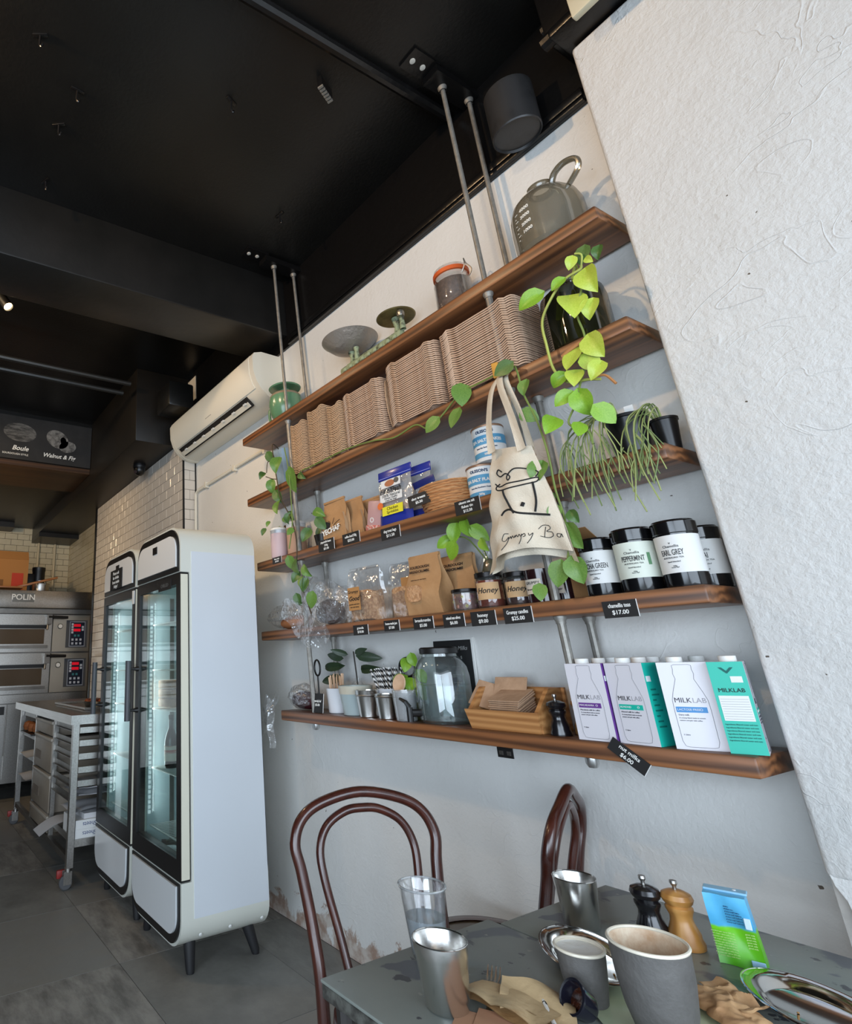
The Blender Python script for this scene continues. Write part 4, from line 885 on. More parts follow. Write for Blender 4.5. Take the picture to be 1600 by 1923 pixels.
def nth(k):
    w = ['topmost', 'second', 'third', 'fourth', 'fifth', 'sixth', 'seventh', 'eighth', 'ninth', 'tenth', 'eleventh', 'twelfth']
    return w[k] if k < 12 else str(k + 1) + ('st' if k % 10 == 0 and k != 10 else 'nd' if k % 10 == 1 else 'rd' if k % 10 == 2 else 'th')
def stack(me, xc, n, dz, label, jit=0.0012, yc=1.857, sx=1.0):
    for k in range(n):
        p_ = nth(n - 1 - k); p_ = (p_ if k == n - 1 else p_ + ' from the top') if k else 'lowest'
        o = tag(link('cup_carrier', me, None, (xc + random.uniform(-jit, jit), yc + random.uniform(-jit, jit), z + 0.022 + k * dz), 0.0), 'pulp cup carrier, ' + p_ + ' in ' + label, 'cup carrier', 'stacked pulp cup carriers'); o.scale = (sx, 1, 1)
DZ = 0.0094
stack(small_t, -2.335, 30, DZ, 'the far stack beside the blue pot')
stack(small_t, -2.170, 32, DZ, 'the second stack from the blue pot', sx=1.08)
stack(small_t, -2.022, 28, DZ, 'the narrow third stack from the blue pot', sx=0.86)
stack(big_t, -1.825, 29, DZ, 'the stack left of two upright carriers', sx=0.92)
stack(big_t, -1.515, 31, DZ, 'the stack right of two upright carriers')
stack(wide_t, -1.182, 30, DZ, 'the widest stack behind the rod')
for k in range(2):
    o = tag(link('cup_carrier', small_t, None, (-1.676 + 0.018 * k, 1.865 + 0.02 * k, z + 0.145 - 0.01 * k), (0, PI / 2 - 0.05, 0)), ('left' if k == 0 else 'right') + ' one of two cup carriers standing on edge between the stacks', 'cup carrier', 'upright cup carriers'); o.scale = (1.7, 0.9, 0.4)
# blue pot with the long trailing pothos
t = thing('trailing_pothos', 'green pothos trailing from a blue pot down the left end of the shelves', 'potted plant', (-2.56, 1.862, z))
part(t, 'pot', MB().lathe([(0, 0), (0.062, 0), (0.082, 0.19), (0.088, 0.20), (0.088, 0.225), (0.080, 0.225), (0.07, 0.19), (0, 0.18)], 6), mat('powder_blue', (140, 164, 184), 0.5))
part(t, 'soil', MB().lathe([(0.074, 0.195), (0, 0.2)], 6), mat('soil', (50, 38, 30), 0.95))
ivy = [(-2.56, 1.83, 2.42), (-2.53, 1.74, 2.46), (-2.498, 1.72, 2.332), (-2.481, 1.72, 2.233), (-2.451, 1.715, 2.118), (-2.379, 1.72, 1.997), (-2.345, 1.72, 1.9), (-2.340, 1.72, 1.821), (-2.344, 1.715, 1.687), (-2.291, 1.715, 1.576), (-2.24, 1.71, 1.471)]
vine(t, ivy, 0.0032, stem_b)
vine(t, [(-2.498, 1.72, 2.332), (-2.56, 1.72, 2.36), (-2.58, 1.72, 2.30)], 0.0025, stem_b)
vine(t, [(-2.481, 1.72, 2.233), (-2.53, 1.72, 2.25), (-2.59, 1.72, 2.28)], 0.0025, stem_b)
vine(t, [(-2.42, 1.74, 2.40), (-2.36, 1.715, 2.25), (-2.355, 1.715, 2.10), (-2.36, 1.715, 1.95), (-2.40, 1.715, 1.83)], 0.003, stem_g)
ivl = [(-2.549, 1.712, 2.374), (-2.433, 1.70, 2.295, 0.125, 0.2), (-2.596, 1.712, 2.283, 0.08, 0.5), (-2.527, 1.712, 2.199), (-2.492, 1.712, 2.128, 0.09), (-2.335, 1.705, 2.175, 0.145, 0.1), (-2.263, 1.712, 2.183, 0.07, -0.7), (-2.472, 1.712, 2.063), (-2.381, 1.712, 1.983, 0.09, 0.5), (-2.199, 1.74, 1.969, 0.09, -1.0), (-2.184, 1.74, 1.912, 0.08), (-2.569, 1.712, 1.996, 0.05), (-2.615, 1.712, 1.961, 0.045), (-2.356, 1.712, 1.907, 0.07), (-2.255, 1.74, 1.873, 0.08), (-2.407, 1.712, 1.75, 0.075), (-2.34, 1.706, 1.726, 0.09), (-2.277, 1.706, 1.69, 0.075), (-2.324, 1.706, 1.671), (-2.296, 1.706, 1.641), (-2.263, 1.706, 1.624), (-2.215, 1.70, 1.545, 0.10, 0.3), (-2.353, 1.706, 1.56, 0.07, -0.3)]
leaves(t, ivl[0::2], 0.085, lf_dark, 0.8, 3); leaves(t, ivl[1::2], 0.085, lf_mid, 0.8, 5)
single('grey_planter', MB().lathe([(0, 0), (0.036, 0), (0.042, 0.22), (0.036, 0.222), (0, 0.21)], 4), mat('slate_grey_pot', (96, 100, 104), 0.6), 'slate grey planter between the blue pot and the cup carriers', 'pot', (-2.437, 1.862, z), PI / 4)
# dark carboy with the lime pothos
t = thing('lime_pothos', 'lime green pothos in a dark glass jar at the right end of the second shelf', 'potted plant', (-0.868, 1.862, z))
dkg = film('dark_water_glass', gloss=0.30, rough=0.03, haze=0.62, rgb=(38, 38, 20), tint=(90, 92, 66))
part(t, 'glass_jar', MB().lathe([(0, 0.002), (0.085, 0), (0.098, 0.012), (0.100, 0.18), (0.094, 0.215), (0.07, 0.238), (0.045, 0.245), (0.04, 0.262), (0.046, 0.27)], 36), dkg)
part(t, 'water', MB().lathe([(0, 0.006), (0.08, 0.006), (0.094, 0.016), (0.096, 0.178), (0.0, 0.178)], 30), mat('murky_water', (40, 38, 18), 0.2, var=((66, 62, 28), 14, 0.4, 0.65)))
vine(t, [(-0.868, 1.862, 2.45), (-0.80, 1.80, 2.50), (-0.758, 1.73, 2.425), (-0.808, 1.72, 2.413), (-0.86, 1.72, 2.376), (-0.902, 1.715, 2.311), (-0.906, 1.715, 2.222), (-0.903, 1.715, 2.144), (-0.886, 1.715, 2.098), (-0.862, 1.715, 2.071), (-0.81, 1.71, 2.055), (-0.775, 1.71, 2.04)], 0.0042, stem_l)
vine(t, [(-0.80, 1.80, 2.49), (-0.765, 1.72, 2.36), (-0.795, 1.715, 2.28), (-0.79, 1.715, 2.20), (-0.80, 1.715, 2.12), (-0.83, 1.712, 2.06), (-0.861, 1.715, 2.0), (-0.895, 1.715, 1.95), (-0.87, 1.715, 1.92), (-0.845, 1.715, 1.90), (-0.842, 1.715, 1.86)], 0.0032, stem_g)
vine(t, [(-0.758, 1.73, 2.425), (-0.742, 1.72, 2.46), (-0.758, 1.715, 2.475)], 0.003, stem_l)
lime = [(-0.764, 1.708, 2.445, 0.05, 0.4), (-0.728, 1.706, 2.421, 0.035, -0.6), (-0.739, 1.702, 2.354, 0.105, -0.15), (-0.795, 1.702, 2.29, 0.125, 0.1), (-0.742, 1.706, 2.263, 0.075, 0.35), (-0.775, 1.70, 2.14, 0.10, -0.3), (-0.818, 1.70, 2.125, 0.085, 0.4), (-0.80, 1.702, 2.098, 0.08, -0.5), (-0.762, 1.704, 2.065, 0.07, 0.6), (-0.835, 1.70, 2.065, 0.08, 0.2)]
brt = [(-0.885, 1.705, 2.395, 0.10, 1.25), (-0.807, 1.708, 2.40, 0.06, 1.0), (-0.865, 1.704, 2.02, 0.07, 1.0), (-0.840, 1.70, 1.985, 0.095, -0.1), (-0.925, 1.70, 1.945, 0.085, 0.6), (-0.80, 1.70, 1.93, 0.085, -0.6), (-0.858, 1.704, 1.905, 0.07, 0.4), (-0.868, 1.70, 2.085, 0.07, 1.1)]
leaves(t, lime, 0.09, lf_lime, 0.85, 11, var=0.05); leaves(t, brt, 0.08, lf_br, 0.85, 12, var=0.05)
leaves(t, [(-0.735, 1.73, 2.46, 0.07), (-0.70, 1.74, 2.45, 0.06)], 0.07, lf_dark, 0.8, 14)
part(t, 'dry_root', MB().tube([Vector(p) - t.location for p in spline([(-0.80, 1.705, 2.175), (-0.835, 1.70, 2.165), (-0.86, 1.70, 2.155)])], 0.006, 6), mat('dry_root', (176, 122, 74), 0.9))
part(t, 'dry_root', MB().tube([Vector(p) - t.location for p in spline([(-0.78, 1.70, 2.05), (-0.755, 1.70, 2.04), (-0.735, 1.70, 2.005)])], 0.004, 6), mat('dry_root', (176, 122, 74), 0.9))
# pothos creeping along the second shelf to the tote bag
t = thing('creeping_pothos', 'dark green pothos vine creeping along the second shelf and down past the tote bag', 'plant', (-1.25, 1.742, 2.217))
vine(t, [(-2.28, 1.742, 2.225), (-2.173, 1.742, 2.222), (-1.924, 1.742, 2.221), (-1.747, 1.742, 2.200), (-1.62, 1.740, 2.169), (-1.499, 1.740, 2.180), (-1.436, 1.738, 2.14), (-1.366, 1.738, 2.165), (-1.262, 1.738, 2.221), (-1.186, 1.738, 2.222), (-1.054, 1.738, 2.222), (-1.025, 1.722, 2.195), (-1.014, 1.715, 2.1), (-0.99, 1.715, 1.994), (-0.978, 1.715, 1.88), (-0.979, 1.715, 1.757), (-0.968, 1.71, 1.671), (-0.972, 1.71, 1.59), (-0.985, 1.71, 1.545)], 0.0033, stem_g)
leaves(t, [(-1.375, 1.72, 2.133, 0.085, 0.9), (-1.246, 1.72, 2.194, 0.10, 0.1), (-1.275, 1.72, 2.118, 0.09, 0.5), (-0.995, 1.706, 2.112, 0.06, 0.3), (-1.025, 1.706, 2.015, 0.07, -0.8), (-0.999, 1.70, 1.818, 0.085, 0.4), (-0.981, 1.70, 1.681, 0.06, 0.4), (-0.961, 1.70, 1.60, 0.10, -0.3), (-1.005, 1.70, 1.499, 0.09, 0.3), (-0.968, 1.70, 1.502, 0.095, -0.2), (-1.082, 1.70, 1.453, 0.065, 0.1)], 0.08, lf_mid, 0.85, 21, var=0.06)
leaves(t, [(-1.029, 1.70, 2.205, 0.09, 1.2), (-0.945, 1.704, 1.66, 0.06, -0.4), (-0.985, 1.704, 1.73, 0.05, 0.8)], 0.08, lf_dark, 0.9, 22)
# ================================================================== THIRD SHELF
E_ = 0.0006
z = S[2] + E_
def tube_can(label, x, y, r, h, body, band, lid):
    t = thing('keep_cup', label, 'cup', (x, y, z), 0, 'cups at the left end of the third shelf')
    part(t, 'cup_body', MB().lathe([(0, 0), (r * 0.92, 0), (r, 0.01), (r, h * 0.80)], 28), body)
    part(t, 'cup_band', MB().lathe([(r + 0.0006, h * 0.80), (r + 0.0006, h * 0.90)], 28), band)
    part(t, 'cup_lid', MB().lathe([(r, h * 0.90), (r + 0.002, h * 0.91), (r, h * 0.97), (r * 0.8, h), (0, h)], 28), lid)
lil = mat('pale_pink', (206, 180, 182), 0.5); tan = mat('peach_tan', (188, 150, 124), 0.6)
tube_can('pale pink cup with a silvery band, leftmost on the third shelf', -2.618, 1.805, 0.047, 0.175, lil, mat('silver_band', (196, 200, 206), 0.3, 0.4), white_pl)
tube_can('peach coloured cup with a grey lid behind the trailing pothos', -2.488, 1.832, 0.053, 0.185, tan, mat('grey_band', (200, 202, 204), 0.4), mat('pale_grey_lid', (206, 208, 210), 0.5))
t = thing('small_potted_plant', 'small black pot with upright leaves beside the first coffee bag', 'potted plant', (-2.30, 1.86, z))
part(t, 'pot', MB().lathe([(0, 0), (0.032, 0), (0.045, 0.075), (0.04, 0.075), (0, 0.06)], 20), blk)
leaves(t, [(-2.28, 1.85, 1.99, 0.12, 2.7), (-2.25, 1.85, 1.94, 0.10, 2.4), (-2.33, 1.85, 1.93, 0.09, -2.7)], 0.1, lf_dark, 0.5, 31)
t = thing('small_potted_plant', 'little brown pot of thin vines behind the pale pink cup', 'potted plant', (-2.63, 1.90, z))
part(t, 'pot', MB().lathe([(0, 0), (0.03, 0), (0.04, 0.20), (0.036, 0.20), (0, 0.18)], 16), mat('dark_brown_pot', (66, 46, 34), 0.7))
leaves(t, [(-2.65, 1.87, 2.05, 0.06), (-2.60, 1.87, 2.06, 0.06), (-2.69, 1.86, 2.0, 0.055)], 0.06, lf_mid, 0.8, 33)

def fy(d, v, f=0.5):
    dd = d / 2 * (1 - 0.93 * max(0, (v - 0.35) / 0.65) ** 0.9) * (1 + 0.18 * math.sin(PI * min(1, v / 0.6)))
    return -dd * (1 + 0.25 * math.sin(PI * f) * math.sin(PI * v)) - 0.0045
kraft = mat('kraft_paper', (184, 142, 98), 0.75, var=((168, 126, 84), 9, 0.35, 0.7), bump=(22, 0.5))
def gusset_bag(name, label, cat, loc, rz, w, d, h, m, group, fold=0.18, seed=0, tilt=0.0):
    """filled paper pouch: rectangular foot, flattened towards a folded top"""
    t = thing(name, label, cat, loc, rz, group); rnd = random.Random(seed); t.rotation_euler = (tilt, 0, rz)
    def fn(u_, v_):
        a = u_ * 4; k = int(a) % 4; f = a - int(a)
        dd = d / 2 * (1 - 0.93 * max(0, (v_ - 0.35) / 0.65) ** 0.9) * (1 + 0.18 * math.sin(PI * min(1, v_ / 0.6)))
        ww = w / 2 * (1 - 0.10 * v_ ** 2)
        c = [(-ww, -dd), (ww, -dd), (ww, dd), (-ww, dd)]
        p, q = c[k], c[(k + 1) % 4]; x = p[0] + (q[0] - p[0]) * f; y = p[1] + (q[1] - p[1]) * f
        if k in (1, 3): x *= 1 - 0.28 * math.sin(PI * f) * v_ * min(1, dd / (d / 2) + 0.2)
        else: y *= 1 + 0.25 * math.sin(PI * f) * math.sin(PI * v_)
        n_ = 0.004 * math.sin(9 * v_ + 5 * u_ + seed) * (0.3 + v_)
        return (x + n_, y + n_ * 0.7, v_ * h)
    b = MB().grid(fn, 24, 12, wrap=True); b.add([fn(i / 24, 0) for i in range(24)], [tuple(range(24))])
    part(t, 'bag', b, m, smooth=40)
    part(t, 'folded_top', MB().rbox(-w * 0.44, w * 0.44, -0.006, 0.006, h * 0.965, h * 1.0 + 0.004, 0.002), m)
    return t
win = film('bag_window', gloss=0.3, rough=0.12, haze=0.25, rgb=(206, 170, 130))
lab = ['frontmost brown coffee bag, printed with a beetle like drawing', 'second brown coffee bag with a shiny side', 'third brown coffee bag, partly hidden', 'rearmost brown coffee bag beside the pink packet']
for k in range(4):
    t = gusset_bag('coffee_bag', lab[k], 'coffee bag', (-2.108 + 0.078 * k, 1.795 + 0.045 * k, z), 0.0, 0.175 - 0.012 * k, 0.030, 0.205 - 0.012 * k, kraft, 'coffee bags', seed=k)
    part(t, 'shiny_gusset', MB().grid(lambda u_, v_: (0.075 - 0.006 * k + 0.012 * math.sin(PI * v_), -0.018 + 0.024 * u_ * (1 - 0.5 * v_) - 0.002, 0.01 + 0.12 * v_), 4, 6), mat('foil_paper', (196, 164, 128), 0.3, 0.2))
    if k == 0:
        letter(t, 'YECHAF', 0.036, (-0.012, -0.0275, 0.055), (0, -1, 0.0), chalk, roll=0.12, bold=0.0012)
        for q in range(7):
            a = q * 0.9
            part(t, 'ink_stroke', MB().tube(spline([(-0.01 + 0.02 * math.cos(a), -0.0265, 0.075 + 0.012 * math.sin(a)), (0.0 + 0.035 * math.cos(a + 0.3), -0.027, 0.08 + 0.022 * math.sin(a + 0.3)), (0.01 + 0.055 * math.cos(a + 0.5), -0.0265, 0.08 + 0.032 * math.sin(a + 0.5))], 3), 0.0014, 5), ink)
        part(t, 'ink_blot', MB().prism([(-0.04 + 0.02 * math.cos(a * PI / 8), 0.085 + 0.017 * math.sin(a * PI / 8)) for a in range(16)], -0.0275, -0.022), ink)
t = thing('pink_packet', 'flat pink packet leaning between the coffee and the dog treats', 'packet', (-1.868, 1.81, z)); t.rotation_euler = (0, 0.22, 0)
part(t, 'packet', MB().rbox(-0.045, 0.045, -0.012, 0.012, 0.012, 0.14, 0.01), mat('dusty_pink', (198, 158, 158), 0.35)); part(t, 'red_sweets', MB().rbox(-0.047, 0.047, -0.016, 0.014, 0.0, 0.03, 0.008), mat('red_sweets', (206, 110, 100), 0.4, var=((226, 190, 180), 70, 0.45, 0.55), bump=(90, 0.8)))
letter(t, 'o', 0.05, (-0.01, -0.0125, 0.055), (0, -1, 0), white_paper)

clear_pouch = film('clear_pouch', gloss=0.26, rough=0.10, haze=0.34, rgb=(226, 228, 230), bump=(18, 0.6))
navy = mat('royal_blue_film', (38, 52, 146), 0.25, coat=0.3)
def treat_bag(label, x, y, full):
    t = thing('dog_treat_bag', label, 'dog treats', (x, y, z), 0.04, 'dog treat bags'); t.rotation_euler = (-0.10, 0, 0.04)
    def fn(u_, v_, s_): return ((u_ - 0.5) * 0.185, s_ * 0.022 * math.sin(PI * u_) ** 0.5 * (1 - v_) ** 0.6 + 0.003 * math.sin(11 * u_ + 7 * v_), 0.05 + 0.165 * v_)
    b = MB().grid(lambda u_, v_: fn(u_, v_, -1), 12, 8).grid(lambda u_, v_: fn(u_, v_, 1), 12, 8); part(t, 'pouch', b, clear_pouch)
    def f2(u_, v_, s_): return ((u_ - 0.5) * 0.185, s_ * 0.024 * math.sin(PI * u_) ** 0.5 * (0.8 + 0.2 * v_), 0.05 * v_)
    part(t, 'blue_foot', MB().grid(lambda u_, v_: f2(u_, v_, -1), 12, 3).grid(lambda u_, v_: f2(u_, v_, 1), 12, 3), navy)
    part(t, 'blue_header', MB().rbox(-0.094, 0.094, -0.003, 0.003, 0.215, 0.258, 0.002), navy)
    part(t, 'zip_line', MB().box(-0.093, 0.093, -0.004, 0.004, 0.222, 0.225), mat('pale_blue_zip', (120, 134, 210), 0.3))
    if full:
        part(t, 'treats', MB().rbox(-0.075, 0.075, -0.012, 0.012, 0.05, 0.09, 0.008), mat('chicken_treat', (176, 106, 66), 0.6, var=((214, 170, 130), 40, 0.4, 0.6), bump=(60, 0.7)))
        part(t, 'paw_badge', MB().box(-0.055, 0.055, -0.027, -0.026, 0.165, 0.20), white_paper)
        part(t, 'paw_print', MB().prism([(-0.005 + 0.028 * math.cos(a * PI / 8), 0.182 + 0.015 * math.sin(a * PI / 8)) for a in range(16)], -0.0285, -0.027), mat('brown_paw', (176, 112, 76), 0.7))
        part(t, 'paw_print', MB().prism([(0.033 + 0.014 * math.cos(a * PI / 8), 0.187 + 0.012 * math.sin(a * PI / 8)) for a in range(16)], -0.0285, -0.027), mat('grey_paw', (92, 88, 84), 0.7))
        letter(t, "Fit n'Flash", 0.030, (-0.002, -0.0275, 0.150), (0, -1, 0), ink, shear=0.15, bold=0.0006)
        part(t, 'white_label', MB().box(-0.062, 0.062, -0.0285, -0.0275, 0.100, 0.136), white_paper)
        letter(t, '100% Natural', 0.019, (0, -0.029, 0.127), (0, -1, 0), ink); letter(t, 'Human Quality', 0.012, (0, -0.029, 0.115), (0, -1, 0), ink); letter(t, 'treats for dogs', 0.011, (0, -0.029, 0.105), (0, -1, 0), ink)
        part(t, 'orange_badge', MB().prism([(-0.062 + 0.016 * math.cos(a * PI / 8), 0.088 + 0.016 * math.sin(a * PI / 8)) for a in range(16)], -0.0305, -0.0285), mat('orange_badge', (222, 112, 52), 0.6))
        part(t, 'yellow_label', MB().box(-0.05, 0.065, -0.031, -0.0298, 0.038, 0.078), mat('yellow_label', (230, 220, 48), 0.6))
        letter(t, 'Chicken', 0.019, (0.008, -0.0314, 0.066), (0, -1, 0), ink); letter(t, 'Sprinkles', 0.018, (0.008, -0.0314, 0.050), (0, -1, 0), ink)
    return t
treat_bag('clear dog treat bag with a blue header and a yellow label', -1.718, 1.795, True)
treat_bag('second dog treat bag, half hidden behind the yellow labelled one', -1.672, 1.862, False)
# basket
wick = wood_mat('wicker', (150, 96, 54), (206, 152, 100), 2.2, 0.7)
t = thing('wicker_basket', 'round wicker basket with a black sign leaning on it', 'basket', (-1.49, 1.862, z))
for k in range(9):
    rr = 0.098 + 0.016 * (k / 8) ** 0.7
    part(t, 'woven_strand', MB().tube([(rr * math.cos(a) * (1 + 0.02 * math.sin(14 * a + k * PI)), 0.80 * rr * math.sin(a) * (1 + 0.02 * math.sin(14 * a + k * PI)), 0.008 + k * 0.0125) for a in [q * 2 * PI / 44 for q in range(44)]], 0.0074, 6, closed=True), wick)
part(t, 'basket_floor', MB().lathe([(0, 0.002), (0.095, 0.002), (0.095, 0.008), (0, 0.008)], 28, sq=0.8), wick)
t = thing('basket_sign', 'black handwritten sign leaning on the wicker basket', 'sign', (-1.553, 1.760, z + 0.062)); t.rotation_euler = (-0.12, -0.12, 0.25)
part(t, 'card', MB().box(-0.047, 0.047, 0, 0.002, -0.025, 0.027), card_blk); letter(t, 'dog treats', 0.015, (0, -0.0006, 0.008), (0, -1, 0), chalk, bold=0.0003); letter(t, '$5.50', 0.014, (0, -0.0006, -0.010), (0, -1, 0), chalk, bold=0.0003)
for k in range(2):
    t = thing('treat_sachet', ['clear sachet with a navy header standing in the basket', 'clear sachet lying low in the basket'][k], 'sachet', (-1.575 + 0.05 * k, 1.87, z + (0.012)), 0, 'sachets in the basket'); t.rotation_euler = (0.1, -0.15 + 0.3 * k, 0.15)
    hh = 0.165 if k == 0 else 0.08
    part(t, 'sachet_film', MB().rbox(-0.045, 0.045, -0.008, 0.008, 0.01, hh - 0.03, 0.005), clear_pouch); part(t, 'sachet_header', MB().rbox(-0.052, 0.052, -0.003, 0.003, hh - 0.03, hh, 0.002), mat('navy_header', (30, 40, 104), 0.35))
# sea salt tins
salt_bl = mat('salt_blue', (86, 158, 200), 0.5)
def tin(label, x, y, zz, rz=0.0):
    t = thing('salt_tin', label, 'tin', (x, y, zz), rz, 'sea salt tins'); r, h = 0.056, 0.138
    part(t, 'tin_body', MB().lathe([(0, 0), (r, 0), (r, h), (0, h)], 32), mat('salt_white', (232, 234, 234), 0.5))
    part(t, 'tin_rim', MB().lathe([(r + 0.001, h - 0.008), (r + 0.002, h - 0.002), (r, h + 0.001), (r - 0.004, h)], 32), mat('copper_rim', (158, 122, 96), 0.4, 0.4))
    for z0, z1 in ((0.062, 0.098), (0.014, 0.034)): part(t, 'blue_band', MB().lathe([(r + 0.0007, z0), (r + 0.0007, z1)], 32), salt_bl)
    def wr(s_, size, zz_, m_, b_=0.0006):
        a = -PI / 2 + 0.38; letter(t, s_, size, ((r + 0.001) * math.cos(a), (r + 0.001) * math.sin(a), zz_), (math.cos(a), math.sin(a), 0), m_, bend=r, bold=b_)
    wr("OLSSON'S", 0.015, 0.113, mat('salt_navy', (44, 70, 104), 0.7)); wr('SEA SALT FLAKES', 0.0155, 0.078, white_paper, 0.0008); wr('from the Southern Ocean', 0.0075, 0.050, MATS['salt_navy'], 0.0002); wr('250g', 0.010, 0.024, white_paper)
tin('blue and white sea salt tin standing on the shelf left of the tote bag', -1.322, 1.862, z)
tin('sea salt tin stacked on another, its top in front of the second shelf', -1.268, 1.858, z + 0.1395)
tin('sea salt tin behind the tote bag handles', -1.18, 1.88, z)
# hanging cacti in nursery pots
def rhipsalis(label, x, y, r, h, seed, n, spread):
    t = thing('mistletoe_cactus', label, 'potted plant', (x, y, z), 0, 'mistletoe cacti'); rnd = random.Random(seed)
    part(t, 'pot', MB().lathe([(0, 0), (r * 0.75, 0), (r * 0.98, h * 0.92), (r * 1.06, h * 0.93), (r * 1.06, h), (r * 0.97, h), (r * 0.94, h * 0.9), (0, h * 0.88)], 28), mat('black_nursery_pot', (20, 20, 22), 0.3))
    lo_, hi_ = spread
    for k in range(n):
        xt_ = (lo_ + (hi_ - lo_) * (k + rnd.random()) / n) - x; l = rnd.uniform(0.10, 0.24)
        a = math.atan2(-0.5, xt_ * 8); o = Vector((r * 0.55 * math.cos(a), r * 0.55 * math.sin(a), h * 0.93))
        yb = 1.738 - y - rnd.uniform(0.0, 0.02)
        e1 = Vector((o.x * 0.7 + xt_ * 0.35, o.y - 0.03, h + rnd.uniform(0.01, 0.05))); e2 = Vector((xt_ * 0.9, yb * 0.92, h * rnd.uniform(0.55, 0.85)))
        e3 = Vector((xt_ + rnd.uniform(-0.02, 0.02), yb, h * 0.3 - l * 0.35)); e4 = Vector((e3.x + rnd.uniform(-0.03, 0.03), yb - 0.004, e3.z - l * 0.55))
        mm_ = [mat('pale_cactus_green', (150, 160, 98), 0.6), mat('cactus_green', (106, 124, 74), 0.6)][k % 2]
        part(t, 'stem', MB().tube(spline([o, e1, e2, e3, e4], 4), 0.0019, 5), mm_)
        for q_ in range(2): sg = rnd.choice((-1, 1)); st = e2.lerp(e3, rnd.random()); part(t, 'stem', MB().tube(spline([st, st + Vector((sg * 0.014, -0.003, -0.03)), st + Vector((sg * rnd.uniform(0.01, 0.03), -0.003, -rnd.uniform(0.06, 0.10)))], 3), 0.0016, 5), mm_)
    return t
rhipsalis('larger black nursery pot of drooping mistletoe cactus on the third shelf', -0.805, 1.858, 0.058, 0.135, 4, 15, (-0.955, -0.80))
rhipsalis('smaller black nursery pot of mistletoe cactus nearest the pier', -0.718, 1.875, 0.034, 0.10, 8, 9, (-0.78, -0.69))
single('plant_label', MB().box(-0.012, 0.012, -0.001, 0.001, 0, 0.06), white_paper, 'white plant label stuck in the larger cactus pot', 'label', (-0.80, 1.885, z + 0.122), 0.2)

# ---------------------------------------------------------------- tote bag on the front rod
cot = mat('unbleached_cotton', (222, 210, 190), 0.9, var=((206, 192, 170), 5, 0.35, 0.7), bump=(300, 0.3))
t = thing('tote_bag', 'unbleached cotton tote bag with a bread drawing hanging on the shelf rod', 'bag', (-1.08, 1.70, 2.20))
C4 = [(-0.073, -0.255), (0.070, -0.290), (0.128, -0.640), (-0.165, -0.648)]
def bag(u_, v_, s_):
    tl, tr, br, bl = C4
    x = (tl[0] * (1 - u_) + tr[0] * u_) * (1 - v_) + (bl[0] * (1 - u_) + br[0] * u_) * v_
    zz = (tl[1] * (1 - u_) + tr[1] * u_) * (1 - v_) + (bl[1] * (1 - u_) + br[1] * u_) * v_
    zz += 0.035 * math.sin(PI * u_) * v_ ** 3 - 0.02 * (u_ < 0.2) * v_ ** 4
    fold = 0.014 * math.sin(u_ * 7 + 1.5 * v_ + 0.6) * (0.35 + 0.65 * v_) + 0.006 * math.sin(u_ * 17 - 6 * v_) * v_ + 0.005 * math.sin(23 * v_ + 4 * u_) * (0.3 + (1 - u_))
    return (x, fold - 0.012 + s_ * 0.018 * math.sin(PI * u_) ** 0.6 * (0.3 + 0.7 * v_), zz)
part(t, 'bag_front', MB().grid(lambda a, b: bag(a, b, -1), 40, 44), cot, smooth=80)
part(t, 'bag_back', MB().grid(lambda a, b: (bag(a, b, 1)[0] + 0.01 * b, bag(a, b, 1)[1], bag(a, b, 1)[2] - 0.035 * b * a), 24, 24), cot, smooth=80)
def strap(pts, w=0.011):
    ps = spline(pts, 6); return MB().tube(ps, w, 8, flat=0.14)
def ribbon(pts, w):
    ps = spline(pts, 6); n = len(ps)
    def f(u_, v_):
        p = ps[min(int(v_ * (n - 1) + 1e-6), n - 1)]; return (p.x + (u_ - 0.5) * w * (1 - 0.25 * v_), p.y + 0.004 * math.sin(3 * u_ + 5 * v_), p.z + (u_ - 0.5) * 0.004)
    b_ = MB().grid(f, 4, n - 1); b_.grid(lambda u_, v_: (f(u_, v_)[0], f(u_, v_)[1] + 0.0014, f(u_, v_)[2]), 4, n - 1); return b_
part(t, 'strap', ribbon([(-0.055, -0.034, -0.275), (-0.05, -0.030, -0.18), (-0.028, -0.014, -0.06), (-0.006, 0.020, 0.0), (0.002, 0.052, 0.012)], 0.030), cot)
part(t, 'strap', ribbon([(0.050, -0.034, -0.30), (0.036, -0.030, -0.18), (0.012, -0.018, -0.06), (-0.002, 0.018, 0.002), (0.003, 0.052, 0.014)], 0.030), cot)
part(t, 'strap', ribbon([(0.060, 0.004, -0.30), (0.046, 0.004, -0.16), (0.016, 0.012, -0.03), (0.006, 0.050, 0.012)], 0.024), cot)
def on_bag(p2, r, nm='print_line'):
    pts = []
    for a, b in spline([(x, y, 0) for x, y in p2], 6) and [(q.x, q.y) for q in spline([(x, y, 0) for x, y in p2], 6)]:
        v = bag(a, b, -1); pts.append((v[0], v[1] - 0.0012, v[2]))
    return part(t, nm, MB().tube(pts, r, 6), ink)
on_bag([(0.30, 0.215), (0.22, 0.19), (0.17, 0.22), (0.24, 0.25), (0.38, 0.235), (0.46, 0.27), (0.42, 0.30), (0.40, 0.26), (0.55, 0.205), (0.75, 0.215), (0.93, 0.255), (0.88, 0.30)], 0.0021)
on_bag([(0.10, 0.30), (0.20, 0.335), (0.45, 0.33), (0.70, 0.325), (0.90, 0.31), (0.86, 0.35), (0.60, 0.37), (0.35, 0.38), (0.15, 0.36), (0.12, 0.33), (0.2, 0.31)], 0.0021)
on_bag([(0.32, 0.385), (0.37, 0.46), (0.42, 0.54), (0.50, 0.62)], 0.0035); on_bag([(0.82, 0.35), (0.80, 0.45), (0.78, 0.55), (0.74, 0.63)], 0.0035)
